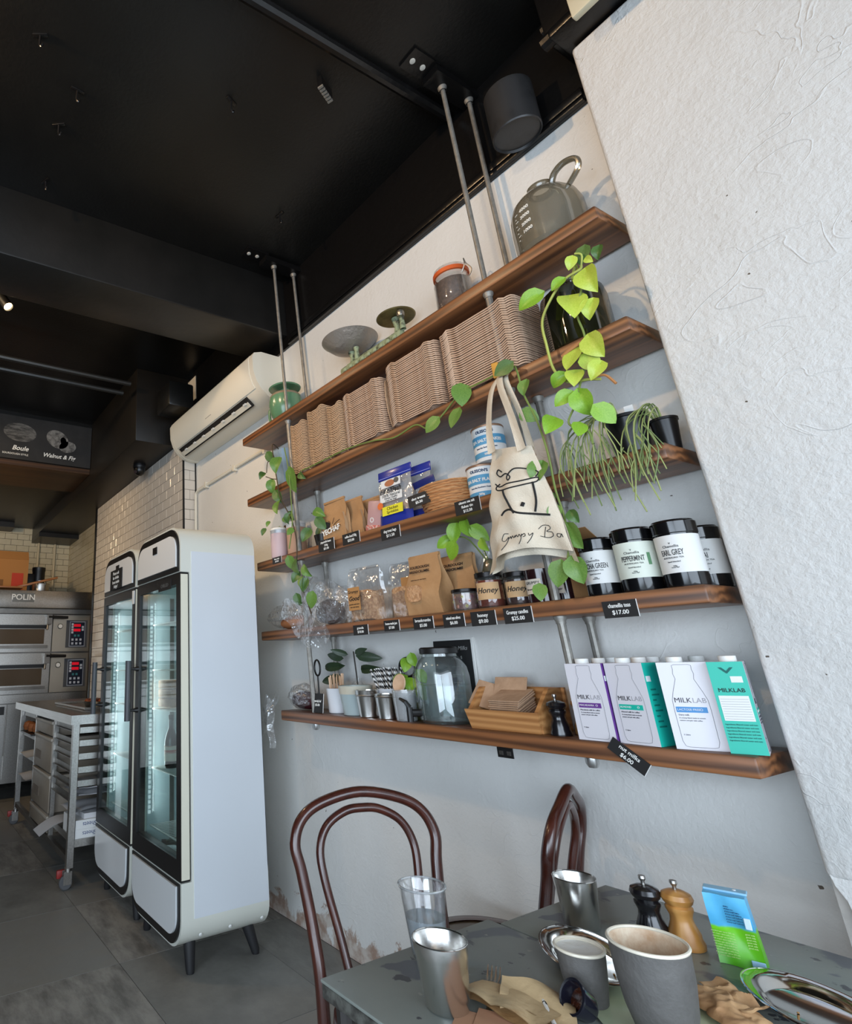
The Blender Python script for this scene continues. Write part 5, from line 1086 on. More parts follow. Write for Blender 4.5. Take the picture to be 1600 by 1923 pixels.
on_bag([(0.24, 0.60), (0.30, 0.57), (0.42, 0.575), (0.55, 0.625), (0.72, 0.65), (0.90, 0.67)], 0.0032)
on_bag([(0.615, 0.53), (0.605, 0.545), (0.595, 0.565)], 0.006)
GB = [[(0.36, 0.80), (0.30, 0.79), (0.27, 0.84), (0.32, 0.865), (0.36, 0.835), (0.35, 0.90), (0.30, 0.955)], [(0.36, 0.86), (0.39, 0.835), (0.40, 0.86), (0.42, 0.835), (0.44, 0.86), (0.46, 0.84)], [(0.46, 0.86), (0.48, 0.84), (0.50, 0.865), (0.52, 0.84), (0.54, 0.865), (0.56, 0.845)],
      [(0.55, 0.84), (0.54, 0.90), (0.51, 0.945)], [(0.55, 0.86), (0.58, 0.84), (0.59, 0.865), (0.565, 0.875)], [(0.62, 0.84), (0.63, 0.865), (0.66, 0.84), (0.64, 0.90), (0.60, 0.95)], [(0.79, 0.78), (0.77, 0.83), (0.755, 0.885)], [(0.71, 0.80), (0.76, 0.765), (0.83, 0.77), (0.84, 0.80), (0.79, 0.825), (0.85, 0.835), (0.85, 0.87), (0.79, 0.89), (0.72, 0.875)], [(0.95, 0.85), (0.91, 0.85), (0.90, 0.875), (0.93, 0.88), (0.955, 0.85), (0.96, 0.88)]]
for g in GB: on_bag(g, 0.0010, 'script_lettering')
single('wooden_peg', MB().rbox(-0.012, 0.012, -0.006, 0.006, -0.03, 0.03, 0.004), mat('orange_wood', (206, 150, 62), 0.7), 'small orange wooden peg beside the tote bag handles', 'peg', (-1.108, 1.738, 2.238), 0.3)
# ================================================================== FOURTH SHELF
z = S[3] + E_
bread_c = mat('bread_crust', (178, 120, 76), 0.7, var=((150, 92, 52), 12, 0.35, 0.65), bump=(30, 0.5))
t = thing('bagged_loaf', 'golden loaf in clear film at the left end of the fourth shelf', 'bread', (-2.58, 1.86, z))
part(t, 'loaf', MB().lathe([(0, -0.10), (0.035, -0.09), (0.05, -0.04), (0.052, 0.04), (0.036, 0.09), (0, 0.10)], 20, sq=0.7), bread_c, loc=(0.0, 0, 0.037), rot=(PI / 2, 0, PI / 2 + 0.1))
def crinkle(w, d, h, seed, nu=26, nv=18, top=0.2):
    rnd = random.Random(seed); ph = [rnd.uniform(0, 6) for _ in range(8)]
    def fn(u_, v_):
        a = u_ * 2 * PI; k = math.sin(PI * min(1, max(0.0, v_ * (1 - top) + 0.02))) ** 0.55
        c = 1 + 0.10 * math.sin(5 * a + ph[0] + 4 * v_) + 0.08 * math.sin(9 * a + ph[1] - 7 * v_) + 0.05 * math.sin(17 * a + ph[2])
        return (w / 2 * k * c * math.cos(a), d / 2 * k * c * math.sin(a), h * v_ + 0.010 * math.sin(7 * a + ph[3]) * v_)
    return MB().grid(fn, nu, nv, wrap=True)
b = crinkle(0.115, 0.13, 0.40, 3, top=0.0); part(t, 'film_wrap', b, plastic_film, loc=(-0.26, 0, 0.075), rot=(0, PI / 2, 0), smooth=0)
t = thing('crumpled_film_bag', 'big crumpled clear bag hanging over the edge of the fourth shelf', 'plastic bag', (-2.275, 1.80, z))
b = crinkle(0.36, 0.17, 0.20, 5, 40, 22, 0.25); part(t, 'film', b, plastic_film, loc=(0.02, -0.005, 0.003), rot=(0, 0.35, 0), smooth=0)
def drape(u_, v_): return (-0.20 + 0.36 * u_ * (1 - 0.35 * v_) + 0.10 * v_ + 0.012 * math.sin(13 * v_ + 9 * u_), -0.085 - 0.02 * math.sin(7 * u_ + 5 * v_) - 0.02, 0.12 - 0.20 * v_ + 0.02 * math.sin(8 * u_) + 0.05 * (0.5 - u_) * v_)
part(t, 'film_flap', MB().grid(drape, 26, 20), plastic_film, smooth=0)
part(t, 'dark_rolls', MB().lathe([(0, -0.07), (0.05, -0.05), (0.06, 0), (0.05, 0.05), (0, 0.07)], 16), mat('rye_brown', (74, 58, 52), 0.6, var=((110, 92, 84), 16, 0.4, 0.6)), loc=(0.06, 0, 0.062), rot=(0, PI / 2, 0))
gran = mat('granola', (176, 128, 88), 0.8, var=((226, 184, 140), 75, 0.38, 0.62), bump=(95, 1.0))
for k in range(2):
    t = gusset_bag('granola_bag', ['nearer clear granola bag with a brown handwritten label', 'farther granola bag, half behind the labelled one'][k], 'granola', (-1.965 + 0.16 * k, 1.810 + 0.085 * k, z), 0.03, 0.205 - 0.03 * k, 0.068 - 0.01 * k, 0.235, film('granola_film', gloss=0.24, rough=0.08, haze=0.10, rgb=(230, 230, 228), bump=(14, 0.5)), 'granola bags', seed=10 + k)
    def fg(u_, v_):
        a = u_ * 2 * PI; return (0.093 * (1 - 0.14 * k) * (abs(math.cos(a)) ** 0.4) * math.copysign(1, math.cos(a)) * (1 - 0.12 * v_), 0.031 * (abs(math.sin(a)) ** 0.5) * math.copysign(1, math.sin(a)), 0.003 + 0.125 * v_ + 0.006 * math.sin(3 * a))
    g = MB().grid(fg, 32, 6, wrap=True); g.add([fg(i / 32, 1) for i in range(32)], [tuple(range(32))]); part(t, 'granola_fill', g, gran)
    lbm = mat('kraft_label', (178, 130, 78), 0.8)
    part(t, 'kraft_label', MB().box(-0.062, 0.012, -0.0535, -0.0525, 0.048, 0.148) if k == 0 else MB().box(0.0, 0.05, -0.03, -0.029, 0.13, 0.17), lbm)
    if k == 0:
        letter(t, 'Grumpy', 0.020, (-0.030, -0.054, 0.128), (0, -1, 0), ink, shear=0.3); letter(t, 'Good', 0.028, (-0.026, -0.054, 0.098), (0, -1, 0), ink, shear=0.3, bold=0.0005)
        letter(t, 'granola made here', 0.0085, (-0.026, -0.054, 0.074), (0, -1, 0), ink); letter(t, 'oats nuts honey', 0.0085, (-0.026, -0.054, 0.062), (0, -1, 0), ink)
for k in range(2):
    t = gusset_bag('breadcrumb_bag', ['brown sourdough breadcrumb bag with a round window', 'second breadcrumb bag behind the one with the window'][k], 'breadcrumbs', (-1.612 + 0.082 * k, 1.812 + 0.092 * k, z), 0.03, 0.17 - 0.005 * k, 0.074 - 0.014 * k, 0.232 - 0.01 * k, kraft, 'breadcrumb bags', seed=20 + k)
    dp = 0.074 - 0.014 * k; letter(t, 'SOURDOUGH', 0.0155, (-0.015, fy(dp, 0.80) - 0.001, 0.186), (0, -1, 0.26), ink, bold=0.0002); letter(t, 'BREADCRUMBS', 0.0145, (-0.015, fy(dp, 0.73) - 0.001, 0.168), (0, -1, 0.26), ink, bold=0.0002)
    if k == 0:
        part(t, 'window', MB().prism(rrect(-0.062, 0.008, 0.050, 0.112, 0.02, 5), -0.0580, -0.048), mat('crumbs', (170, 124, 84), 0.8, var=((206, 160, 118), 60, 0.4, 0.6), bump=(80, 0.8)))
        letter(t, 'made from our own loaves', 0.007, (-0.015, fy(0.074, 0.58) - 0.001, 0.135), (0, -1, 0.2), ink)
def shortjar(name, label, cat, x, y, r, h, glass_m, fill, lid, labm=None, txt=None, group=None, zz=None):
    t = thing(name, label, cat, (x, y, z if zz is None else zz), 0, group)
    part(t, 'jar_glass', MB().lathe([(0, 0.001), (r * 0.94, 0), (r, 0.006), (r, h * 0.80), (r * 0.93, h * 0.86), (r * 0.93, h * 0.88)], 30), glass_m)
    if fill: part(t, 'contents', MB().lathe([(0, 0.004), (r * 0.9, 0.004), (r * 0.955, 0.01), (r * 0.955, h * 0.76), (0, h * 0.76)], 26), fill)
    part(t, 'lid', MB().lathe([(r * 0.93, h * 0.85), (r * 0.97, h * 0.86), (r * 0.97, h * 0.985), (r * 0.93, h), (0, h)], 30), lid)
    if labm: part(t, 'jar_label', MB().lathe([(r + 0.0006, h * 0.22), (r + 0.0006, h * 0.70)], 24, a0=-PI / 2 - 0.45, a1=-PI / 2 + 1.3), labm)
    if txt:
        a = -PI / 2 + 0.38
        for s_, sz, dz_, sh in txt: letter(t, s_, sz * 0.74, ((r + 0.0012) * math.cos(a), (r + 0.0012) * math.sin(a), h * dz_), (math.cos(a), math.sin(a), 0), ink, bend=r, shear=sh, bold=0.0003)
    return t
lid_b = mat('dark_metal_lid', (30, 27, 27), 0.3, 0.5)
t = shortjar('olive_jar', 'squat glass jar of mixed olives in front of the breadcrumb bags', 'jar', -1.443, 1.808, 0.049, 0.076, film('olive_glass', gloss=0.2, rough=0.03, haze=0.06), mat('brine', (128, 96, 66), 0.25, var=((92, 52, 48), 20, 0.4, 0.6)), lid_b)
for q in range(14):
    a = -PI + q * PI / 13 + 0.1; rr = 0.0405; part(t, 'olive', MB().lathe([(0, -0.010), (0.007, -0.006), (0.0085, 0), (0.007, 0.006), (0, 0.010)], 10), [mat('green_olive', (150, 142, 74), 0.3), mat('purple_olive', (92, 40, 50), 0.3), mat('pink_olive', (176, 116, 92), 0.3)][(q * 2 + q // 3) % 3], loc=(rr * math.cos(a), rr * math.sin(a), 0.014 + 0.017 * (q % 3)), rot=(0.5 * q, 1.1 * q, 0))
amber = mat('honey_amber', (120, 44, 14), 0.12, coat=0.6, var=((82, 26, 10), 8, 0.4, 0.7)); dkamber = mat('dark_amber', (52, 22, 18), 0.12, coat=0.6)
jl = mat('jar_kraft_label', (196, 160, 118), 0.8)
shortjar('honey_jar', 'amber honey jar with a brown label, nearest the breadcrumbs', 'jar', -1.338, 1.812, 0.047, 0.122, glass, amber, lid_b, jl, [('Honey', 0.036, 0.47, 0.35)], 'honey jars')
shortjar('honey_jar', 'honey jar at the back between two others', 'jar', -1.272, 1.872, 0.042, 0.112, glass, dkamber, lid_b, jl, [('Honey', 0.032, 0.47, 0.35)], 'honey jars')
shortjar('honey_jar', 'dark honey jar next to the candle jars', 'jar', -1.228, 1.812, 0.043, 0.108, glass, dkamber, lid_b, jl, [('Honey', 0.033, 0.47, 0.35)], 'honey jars')
def candle(label, x, y):
    t = thing('candle_jar', label, 'candle', (x, y, z), 0, 'candle jars'); r, h = 0.046, 0.103
    part(t, 'jar_glass', MB().lathe([(0, 0), (r, 0), (r, h), (r - 0.003, h), (r - 0.004, 0.075), (0, 0.075)], 30), mat('brown_candle_glass', (40, 20, 22), 0.08, coat=0.7))
    part(t, 'jar_label', MB().lathe([(r + 0.0006, 0.026), (r + 0.0006, 0.072)], 16, a0=-PI / 2 - 0.75, a1=-PI / 2 + 0.55), mat('cream_label', (222, 208, 190), 0.8))
    a = -PI / 2 - 0.05
    letter(t, 'GRUMPY', 0.0125, ((r + 0.001) * math.cos(a), (r + 0.001) * math.sin(a), 0.060), (math.cos(a), math.sin(a), 0), ink, bend=r); letter(t, 'Brown Sugar', 0.009, ((r + 0.001) * math.cos(a), (r + 0.001) * math.sin(a), 0.040), (math.cos(a), math.sin(a), 0), ink, bend=r)
candle('dark brown glass candle jar with a cream label', -1.142, 1.805); candle('dark brown candle jar behind the labelled one, by the rod', -1.118, 1.885)
t = thing('propagation_bottle', 'glass bottle holding a leafy green cutting behind the honey', 'vase', (-1.388, 1.905, z))
part(t, 'bottle_glass', MB().lathe([(0, 0.002), (0.045, 0), (0.052, 0.012), (0.050, 0.12), (0.030, 0.18), (0.018, 0.21), (0.019, 0.245), (0.022, 0.25)], 26), glass)
part(t, 'roots', MB().lathe([(0, 0.006), (0.040, 0.008), (0.044, 0.10), (0.02, 0.18), (0, 0.19)], 18), mat('rooty_water', (84, 80, 52), 0.4, var=((52, 50, 30), 25, 0.4, 0.6)))
vine(t, [(-1.388, 1.905, 1.60), (-1.44, 1.88, 1.70), (-1.47, 1.85, 1.72)], 0.003, stem_g); vine(t, [(-1.388, 1.905, 1.60), (-1.40, 1.88, 1.71), (-1.38, 1.85, 1.73)], 0.003, stem_g)
leaves(t, [(-1.50, 1.84, 1.70, 0.085, 1.0), (-1.455, 1.83, 1.725, 0.09, 0.3), (-1.415, 1.83, 1.735, 0.08, -0.2), (-1.38, 1.83, 1.705, 0.085, -0.7), (-1.475, 1.83, 1.66, 0.075, 0.6), (-1.36, 1.835, 1.66, 0.06, -0.5)], 0.085, lf_br, 0.75, 41)
t = thing('kraft_box', 'brown cardboard box behind the tote bag on the fourth shelf', 'box', (-1.02, 1.918, z))
part(t, 'box_body', MB().box(-0.06, 0.06, -0.055, 0.045, 0, 0.17), brown_card); fl_ = MB(); fl_.M = Matrix.Translation((-0.06, -0.055, 0.17)) @ Matrix.Rotation(-0.5, 4, 'X'); fl_.box(0, 0.12, -0.08, 0, -0.002, 0.0); part(t, 'box_flap', fl_, brown_card)
def tea(label, x, y, r, h, words, green=False, ph=0.0):
    t = thing('tea_canister', label, 'canister', (x, y, z), 0, 'tea canisters')
    cg = mat('canister_black', (15, 15, 17), 0.12, coat=0.5)
    part(t, 'canister_body', MB().lathe([(0, 0), (r * 0.97, 0), (r, 0.004), (r, h * 0.80), (0, h * 0.80)], 36), cg)
    part(t, 'canister_lid', MB().lathe([(r + 0.001, h * 0.79), (r + 0.0025, h * 0.80), (r + 0.0025, h * 0.965), (r * 0.96, h * 0.985), (r * 0.95, h), (0, h)], 36), cg)
    part(t, 'paper_label', MB().lathe([(r + 0.0008, h * 0.20), (r + 0.0008, h * 0.765)], 40), mat('label_mint' if green else 'label_white', (212, 218, 206) if green else (222, 221, 218), 0.7))
    dk = mat('label_grey_ink', (66, 66, 66), 0.8); a0 = -PI / 2 + 0.24 + ph
    def wr(s_, sz, k, m_, a=a0, b_=0.0, sx=1.0): letter(t, s_, sz, ((r + 0.0013) * math.cos(a), (r + 0.0013) * math.sin(a), h * k), (math.cos(a), math.sin(a), 0), m_, bend=r, bold=b_, sx=sx)
    wr('Chamellia', 0.0095, 0.595, dk, b_=0.0); wr('v', 0.010, 0.645, dk, b_=0); wr(words, 0.021, 0.50, dk, sx=0.50, b_=0.0002); wr('AUSTRALIAN TEA', 0.006, 0.425, dk); wr('hand blended', 0.0055, 0.365, dk); wr('100g', 0.005, 0.30, dk); wr('loose leaf', 0.0045, 0.28, dk)
    if green: wr('|', 0.03, 0.50, mat('peppermint_green', (92, 138, 100), 0.7), a=a0 + 0.78, b_=0.003)
    return t
tea('black tea canister reading SENCHA GREEN', -0.955, 1.815, 0.0455, 0.168, 'SENCHA GREEN', ph=-0.12)
tea('black tea canister reading PEPPERMINT', -0.850, 1.812, 0.0500, 0.176, 'PEPPERMINT', True)
tea('black tea canister reading EARL GREY', -0.743, 1.812, 0.0490, 0.176, 'EARL GREY', ph=-0.20)
tea('black tea canister at the back beside the pier', -0.728, 1.912, 0.0440, 0.165, 'CHAI')

# ================================================================== LOWEST SHELF
z = S[4] + E_
t = thing('wrapped_salami', 'dark purple sausage in crinkled film at the left end of the lowest shelf', 'food', (-2.52, 1.845, z))
part(t, 'sausage', MB().lathe([(0, -0.09), (0.03, -0.08), (0.042, -0.03), (0.042, 0.04), (0.03, 0.08), (0, 0.09)], 18), mat('dark_purple', (66, 26, 34), 0.35), loc=(0, 0, 0.046), rot=(0, PI / 2, 0))
part(t, 'film', crinkle(0.115, 0.12, 0.24, 9, 26, 16, 0.0), plastic_film, loc=(-0.13, 0, 0.062), rot=(0, PI / 2, 0), smooth=0)
def tail(u_, v_): return (-0.12 - 0.17 * v_ * (1 - 0.3 * u_) - 0.05 * u_ + 0.015 * math.sin(11 * u_ + 5 * v_), -0.10 + 0.05 * math.sin(6 * v_ + 4 * u_) * 0.5, 0.06 - 0.10 * v_ - 0.13 * u_ * v_ + 0.015 * math.sin(14 * u_ + 9 * v_))
part(t, 'film_tail', MB().grid(tail, 18, 22), plastic_film, smooth=0)
def hang(u_, v_): return (-0.155 + 0.07 * (u_ - 0.5) * (1 - 0.6 * v_) + 0.01 * math.sin(9 * v_), -0.115 - 0.015 * math.sin(8 * u_), 0.02 - 0.20 * v_)
part(t, 'film_tail', MB().grid(hang, 12, 16), plastic_film, smooth=0)
wh_en = mat('white_cup_enamel', (226, 230, 236), 0.25, coat=0.3)
def cup(t, r0, r1, h, m, nm='cup', wall=0.003, n=30): return part(t, nm, MB().lathe([(0, 0), (r0 - 0.003, 0), (r0, 0.003), (r1, h - 0.002), (r1 + 0.001, h), (r1 - wall, h), (r0 - wall, 0.008), (0, 0.006)], n), m)
pale_w = mat('pale_birch', (222, 190, 160), 0.7, var=((206, 170, 138), 20, 0.35, 0.65))
t = thing('stirrer_cup', 'white cup filled with flat wooden stirrers', 'cup', (-2.268, 1.845, z)); cup(t, 0.046, 0.052, 0.108, wh_en)
t2 = thing('wooden_stirrers', 'bundle of flat wooden stirrers in the white cup', 'stirrers', (-2.268, 1.845, z + 0.007))
for q in range(16):
    a = q * 2.4; rr = 0.011 * math.sqrt(q); b = MB(); lx, ly = rr * math.cos(a) * 0.7, rr * math.sin(a) * 0.7
    b.M = Matrix.Translation((lx, ly, 0)) @ Matrix.Rotation(lx * 2.2, 4, 'Y') @ Matrix.Rotation(-ly * 2.2, 4, 'X') @ Matrix.Rotation(a, 4, 'Z'); b.rbox(-0.004, 0.004, -0.001, 0.001, 0, 0.15 + 0.008 * (q % 3), 0.0008, 1); part(t2, 'stirrer', b, pale_w)
t = thing('wire_handle_stand', 'black wire loop standing up left of the white stirrer cup', 'handle', (-2.35, 1.80, z)); part(t, 'wire_loop', MB().tube([(0.022 * math.sin(a), 0, 0.20 + 0.036 * math.cos(a)) for a in [PI + q * 2 * PI / 24 for q in range(24)]], 0.0045, 8, closed=True), blk); part(t, 'wire_stem', MB().tube([(0, 0, 0.0), (0, 0, 0.166)], 0.004, 8), blk)
cer = mat('sand_blue_glaze', (200, 194, 176), 0.35, coat=0.3)
t = thing('ceramic_tumbler', 'stoneware tumbler, sand at the rim and grey blue below', 'cup', (-2.128, 1.835, z)); cup(t, 0.060, 0.076, 0.122, mat('stone_blue_glaze', (168, 184, 186), 0.35, coat=0.3), wall=0.005)
part(t, 'sand_rim', MB().lathe([(0.0725, 0.088), (0.0765, 0.121), (0.0775, 0.1235), (0.0708, 0.1235)], 30), cer)
t = thing('rubber_plant_cutting', 'dark leaved rubber plant cutting in a small glass behind the stoneware tumbler', 'plant', (-2.20, 1.915, z))
part(t, 'glass_vase', MB().lathe([(0, 0.001), (0.032, 0), (0.034, 0.01), (0.034, 0.11), (0.02, 0.135), (0.022, 0.15)], 22), glass); part(t, 'stem', MB().tube([(0, 0, 0.02), (0.004, -0.005, 0.15), (0.002, -0.01, 0.27)], 0.0035, 7), mat('dark_stem', (46, 40, 34), 0.6))
leaves(t, [(-2.28, 1.89, 1.295, 0.115, 1.75), (-2.135, 1.885, 1.285, 0.13, -1.45), (-2.285, 1.885, 1.245, 0.12, 1.5), (-2.12, 1.88, 1.235, 0.12, -1.6), (-2.29, 1.88, 1.185, 0.13, 1.35), (-2.23, 1.88, 1.315, 0.09, 1.9), (-2.15, 1.88, 1.315, 0.09, -1.8)], 0.12, lf_deep, 0.42, 51, var=0.05)
t = thing('steel_tumbler', 'taller brushed steel tumbler beside the stoneware one', 'cup', (-2.015, 1.800, z), 0, 'steel tumblers on the lowest shelf'); cup(t, 0.040, 0.052, 0.108, cup_steel, wall=0.002); part(t, 'tumbler_ridge', MB().lathe([(0.0495, 0.083), (0.0518, 0.087), (0.0505, 0.091)], 30), steel)
t = thing('steel_tumbler', 'shorter brushed steel tumbler right of the taller one', 'cup', (-1.900, 1.798, z), 0, 'steel tumblers on the lowest shelf'); cup(t, 0.037, 0.046, 0.096, cup_steel, wall=0.002); part(t, 'tumbler_ridge', MB().lathe([(0.0449, 0.082), (0.0472, 0.086), (0.0459, 0.09)], 30), steel)
t = thing('straw_cup', 'white cup holding striped paper straws behind the steel tumblers', 'cup', (-1.955, 1.888, z)); cup(t, 0.055, 0.062, 0.112, wh_en)
straw_m = mat('striped_paper', (236, 236, 234), 0.7)
nt = straw_m.node_tree; tc = nt.nodes.new('ShaderNodeTexCoord'); wv = nt.nodes.new('ShaderNodeTexWave'); wv.bands_direction = 'DIAGONAL'; wv.inputs['Scale'].default_value = 28; cr = nt.nodes.new('ShaderNodeValToRGB'); cr.color_ramp.interpolation = 'CONSTANT'; cr.color_ramp.elements[0].color = (0.01, 0.01, 0.012, 1); cr.color_ramp.elements[1].position = 0.5; cr.color_ramp.elements[1].color = (0.85, 0.85, 0.84, 1)
nt.links.new(tc.outputs['Object'], wv.inputs['Vector']); nt.links.new(wv.outputs['Fac'], cr.inputs['Fac']); nt.links.new(cr.outputs['Color'], nt.nodes['Principled BSDF'].inputs['Base Color'])
smesh = MB().tube([(0, 0, 0), (0, 0, 0.19)], 0.0036, 7).mesh('paper_straw', straw_m)
for q in range(26):
    a = q * 2.4; rr = 0.0075 * math.sqrt(q); lx, ly = rr * math.cos(a), rr * math.sin(a)
    o = tag(link('paper_straw', smesh, None, (-1.955 + lx * 0.85, 1.888 + ly * 0.85, z + 0.0085), (-ly * 5.0, lx * 7.5 - 0.10, 0)), 'black and white striped paper straw in the white cup', 'straw', 'striped paper straws')
t = thing('wire_handle_stand', 'black wire ring above the striped straws', 'handle', (-1.905, 1.945, z)); part(t, 'wire_ring', MB().tube([(0.045 * math.sin(a), 0, 0.195 + 0.038 * math.cos(a)) for a in [q * 2 * PI / 28 for q in range(28)]], 0.006, 8, closed=True), blk); part(t, 'wire_stem', MB().tube([(0, 0, 0), (0, 0, 0.158)], 0.005, 8), blk)
t = thing('wooden_spoon', 'pale wooden scoop leaning in front of the straws', 'spoon', (-1.835, 1.852, z)); b = MB(); b.M = Matrix.Translation((-0.025, -0.012, 0.135)) @ Matrix.Rotation(0.35, 4, 'Y') @ Matrix.Rotation(PI / 2 - 0.2, 4, 'X'); b.lathe([(0, -0.008), (0.022, -0.006), (0.034, 0.0), (0.030, 0.004), (0.018, 0.0), (0, -0.002)], 22, sq=1.15); part(t, 'spoon_bowl', b, pale_w); part(t, 'spoon_handle', MB().tube([(-0.014, -0.006, 0.105), (0.004, 0.002, 0.0)], 0.006, 8), pale_w)
cpl = film('clear_plastic_cup', gloss=0.22, rough=0.06, haze=0.28, rgb=(228, 232, 234))
t = thing('plastic_cup_stack', 'stack of clear plastic cups beside the water dispenser', 'cups', (-1.793, 1.795, z))
for q in range(4): cup(t, 0.040, 0.047, 0.088 + 0.0, cpl, 'plastic_cup', 0.001).location = (0, 0, 0.008 * q)
single('spice_jar', MB().lathe([(0, 0), (0.028, 0), (0.03, 0.005), (0.03, 0.05), (0.022, 0.058), (0.022, 0.065), (0, 0.065)], 20), mat('moss_jar', (118, 112, 70), 0.3, var=((84, 80, 48), 20, 0.4, 0.6)), 'small jar of greenish leaves left of the dispenser tap', 'jar', (-1.795, 1.885, z))
t = thing('leafy_cutting', 'bright green leafy cutting in a glass left of the dispenser', 'plant', (-1.835, 1.935, z)); part(t, 'glass_vase', MB().lathe([(0, 0.001), (0.025, 0), (0.027, 0.01), (0.027, 0.10)], 20), glass); part(t, 'stem', MB().tube([(0, 0, 0.02), (0.0, -0.01, 0.19)], 0.003, 6), stem_g)
leaves(t, [(-1.86, 1.90, 1.245, 0.08, 0.3), (-1.83, 1.895, 1.265, 0.07, -0.3), (-1.80, 1.895, 1.20, 0.085, -0.5), (-1.875, 1.89, 1.175, 0.085, 0.9), (-1.835, 1.885, 1.165, 0.09, 0.2), (-1.80, 1.89, 1.14, 0.07, -0.6)], 0.08, lf_br, 0.9, 61)
t = thing('water_dispenser', 'big glass drink dispenser of water with a black tap and lid', 'dispenser', (-1.648, 1.858, z))
dg = film('dispenser_glass', gloss=0.22, rough=0.02, haze=0.05, rgb=(216, 228, 230), tint=(242, 248, 248))
part(t, 'glass_body', MB().lathe([(0, 0.004), (0.088, 0), (0.098, 0.012), (0.101, 0.05), (0.101, 0.165), (0.096, 0.198), (0.082, 0.224), (0.068, 0.236), (0.066, 0.256)], 36), dg)
part(t, 'water', MB().lathe([(0, 0.008), (0.086, 0.01), (0.095, 0.03), (0.098, 0.10), (0.098, 0.132), (0, 0.132)], 30), film('still_water', gloss=0.12, rough=0.02, haze=0.10, rgb=(196, 210, 214), tint=(236, 244, 244)))
part(t, 'lid', MB().lathe([(0.068, 0.246), (0.072, 0.248), (0.072, 0.266), (0.066, 0.271), (0, 0.271)], 32), blk)
b = MB(); b.M = Matrix.Translation((-0.06, -0.082, 0.13)) @ Matrix.Rotation(-0.63, 4, 'Z') @ Matrix.Rotation(PI / 2, 4, 'X'); b.tube([(0.038 * math.cos(a), 0.058 * math.sin(a), 0) for a in [q * 2 * PI / 32 for q in range(32)]], 0.003, 6, closed=True); part(t, 'embossed_oval', b, dg)
tp = part(t, 'tap', MB().tube([(-0.055, -0.075, 0.035), (-0.075, -0.105, 0.035)], 0.014, 10), blk); part(tp, 'tap_spout', MB().tube([(-0.078, -0.112, 0.055), (-0.078, -0.112, 0.005)], 0.012, 10), blk); part(tp, 'tap_lever', MB().tube([(-0.078, -0.112, 0.055), (-0.085, -0.122, 0.075), (-0.115, -0.12, 0.085)], [0.01, 0.008, 0.005], 8), blk)
t = thing('framed_menu', 'narrow black chalkboard menu in a white frame behind the dispenser', 'frame', (-1.675, 1.972, z)); t.rotation_euler = (-0.085 + 0.03, 0, 0)
t.location.y = 1.955
part(t, 'frame', MB().box(-0.10, 0.10, 0, 0.008, 0, 0.305), white_pl); part(t, 'chalkboard', MB().box(-0.092, 0.092, -0.003, 0.0, 0.008, 0.297), card_blk); letter(t, 'Alternative Milks', 0.022, (0.0, -0.0036, 0.265), (0, -1, 0), mat('chalk_grey', (150, 150, 148), 0.9), shear=0.3)
for q in range(6): letter(t, '............ $', 0.016, (0.02, -0.0036, 0.23 - q * 0.03), (0, -1, 0), MATS['chalk_grey'])
# napkin box
bw = wood_mat('honey_pine', (150, 98, 52), (196, 142, 88), 1.2, 0.5)
t = thing('napkin_box', 'open pine box with slanted sides full of brown napkins', 'box', (-1.345, 1.845, z))
def slab(vs): return MB().add(vs, [(0, 1, 2, 3), (7, 6, 5, 4), (0, 4, 5, 1), (1, 5, 6, 2), (2, 6, 7, 3), (3, 7, 4, 0)])
Wd, Dp, Hh = 0.125, 0.075, 0.13
part(t, 'box_front', slab([(-Wd, -Dp, 0), (Wd, -Dp, 0), (Wd + 0.012, -Dp - 0.012, 0.062), (-Wd - 0.012, -Dp - 0.012, 0.062), (-Wd, -Dp + 0.010, 0), (Wd, -Dp + 0.010, 0), (Wd + 0.012, -Dp - 0.002, 0.062), (-Wd - 0.012, -Dp - 0.002, 0.062)]), bw)
part(t, 'box_back', MB().box(-Wd - 0.015, Wd + 0.015, Dp - 0.01, Dp, 0, Hh), bw); part(t, 'box_floor', MB().box(-Wd + .002, Wd - .002, -Dp + 0.011, Dp - 0.011, 0, 0.010), bw)
for sg in (-1, 1): part(t, 'box_side', MB().prism([(-Dp + 0.011, 0.0), (Dp - 0.011, 0.0), (Dp - 0.011, Hh), (0.0, Hh), (-Dp + 0.002, 0.062)], sg * (Wd - 0.008), sg * (Wd + 0.006), 'yz'), bw)
napm = mat('brown_napkin', (184, 152, 124), 0.9, var=((170, 138, 110), 14, 0.4, 0.6), bump=(60, 0.2))
for q in range(11):
    o = single('paper_napkin', MB().rbox(-0.056, 0.056, -0.05, 0.05, 0, 0.0042, 0.0012, 1), napm, 'brown paper napkin in the pine box pile, ' + nth(10 - q) + (' from the top' if q < 10 else ''), 'napkin', (-1.345 + random.uniform(-0.004, 0.004), 1.832, z + 0.042 + q * 0.0062), random.uniform(-0.06, 0.06), 'napkins in the pine box'); o.rotation_euler.x = 0.35
o = single('paper_napkin', MB().rbox(-0.06, 0.06, -0.05, 0.05, 0, 0.004, 0.0012, 1), napm, 'brown paper napkin standing up at the back of the pine box', 'napkin', (-1.37, 1.868, z + 0.115), 0.05); o.rotation_euler.x = 1.15
o = single('paper_napkin', MB().rbox(-0.055, 0.055, -0.05, 0.05, 0, 0.004, 0.0012, 1), napm, 'brown paper napkin sticking out at the left of the pine box', 'napkin', (-1.445, 1.85, z + 0.10), 0.15); o.rotation_euler = (0.9, 0.25, 0.15)
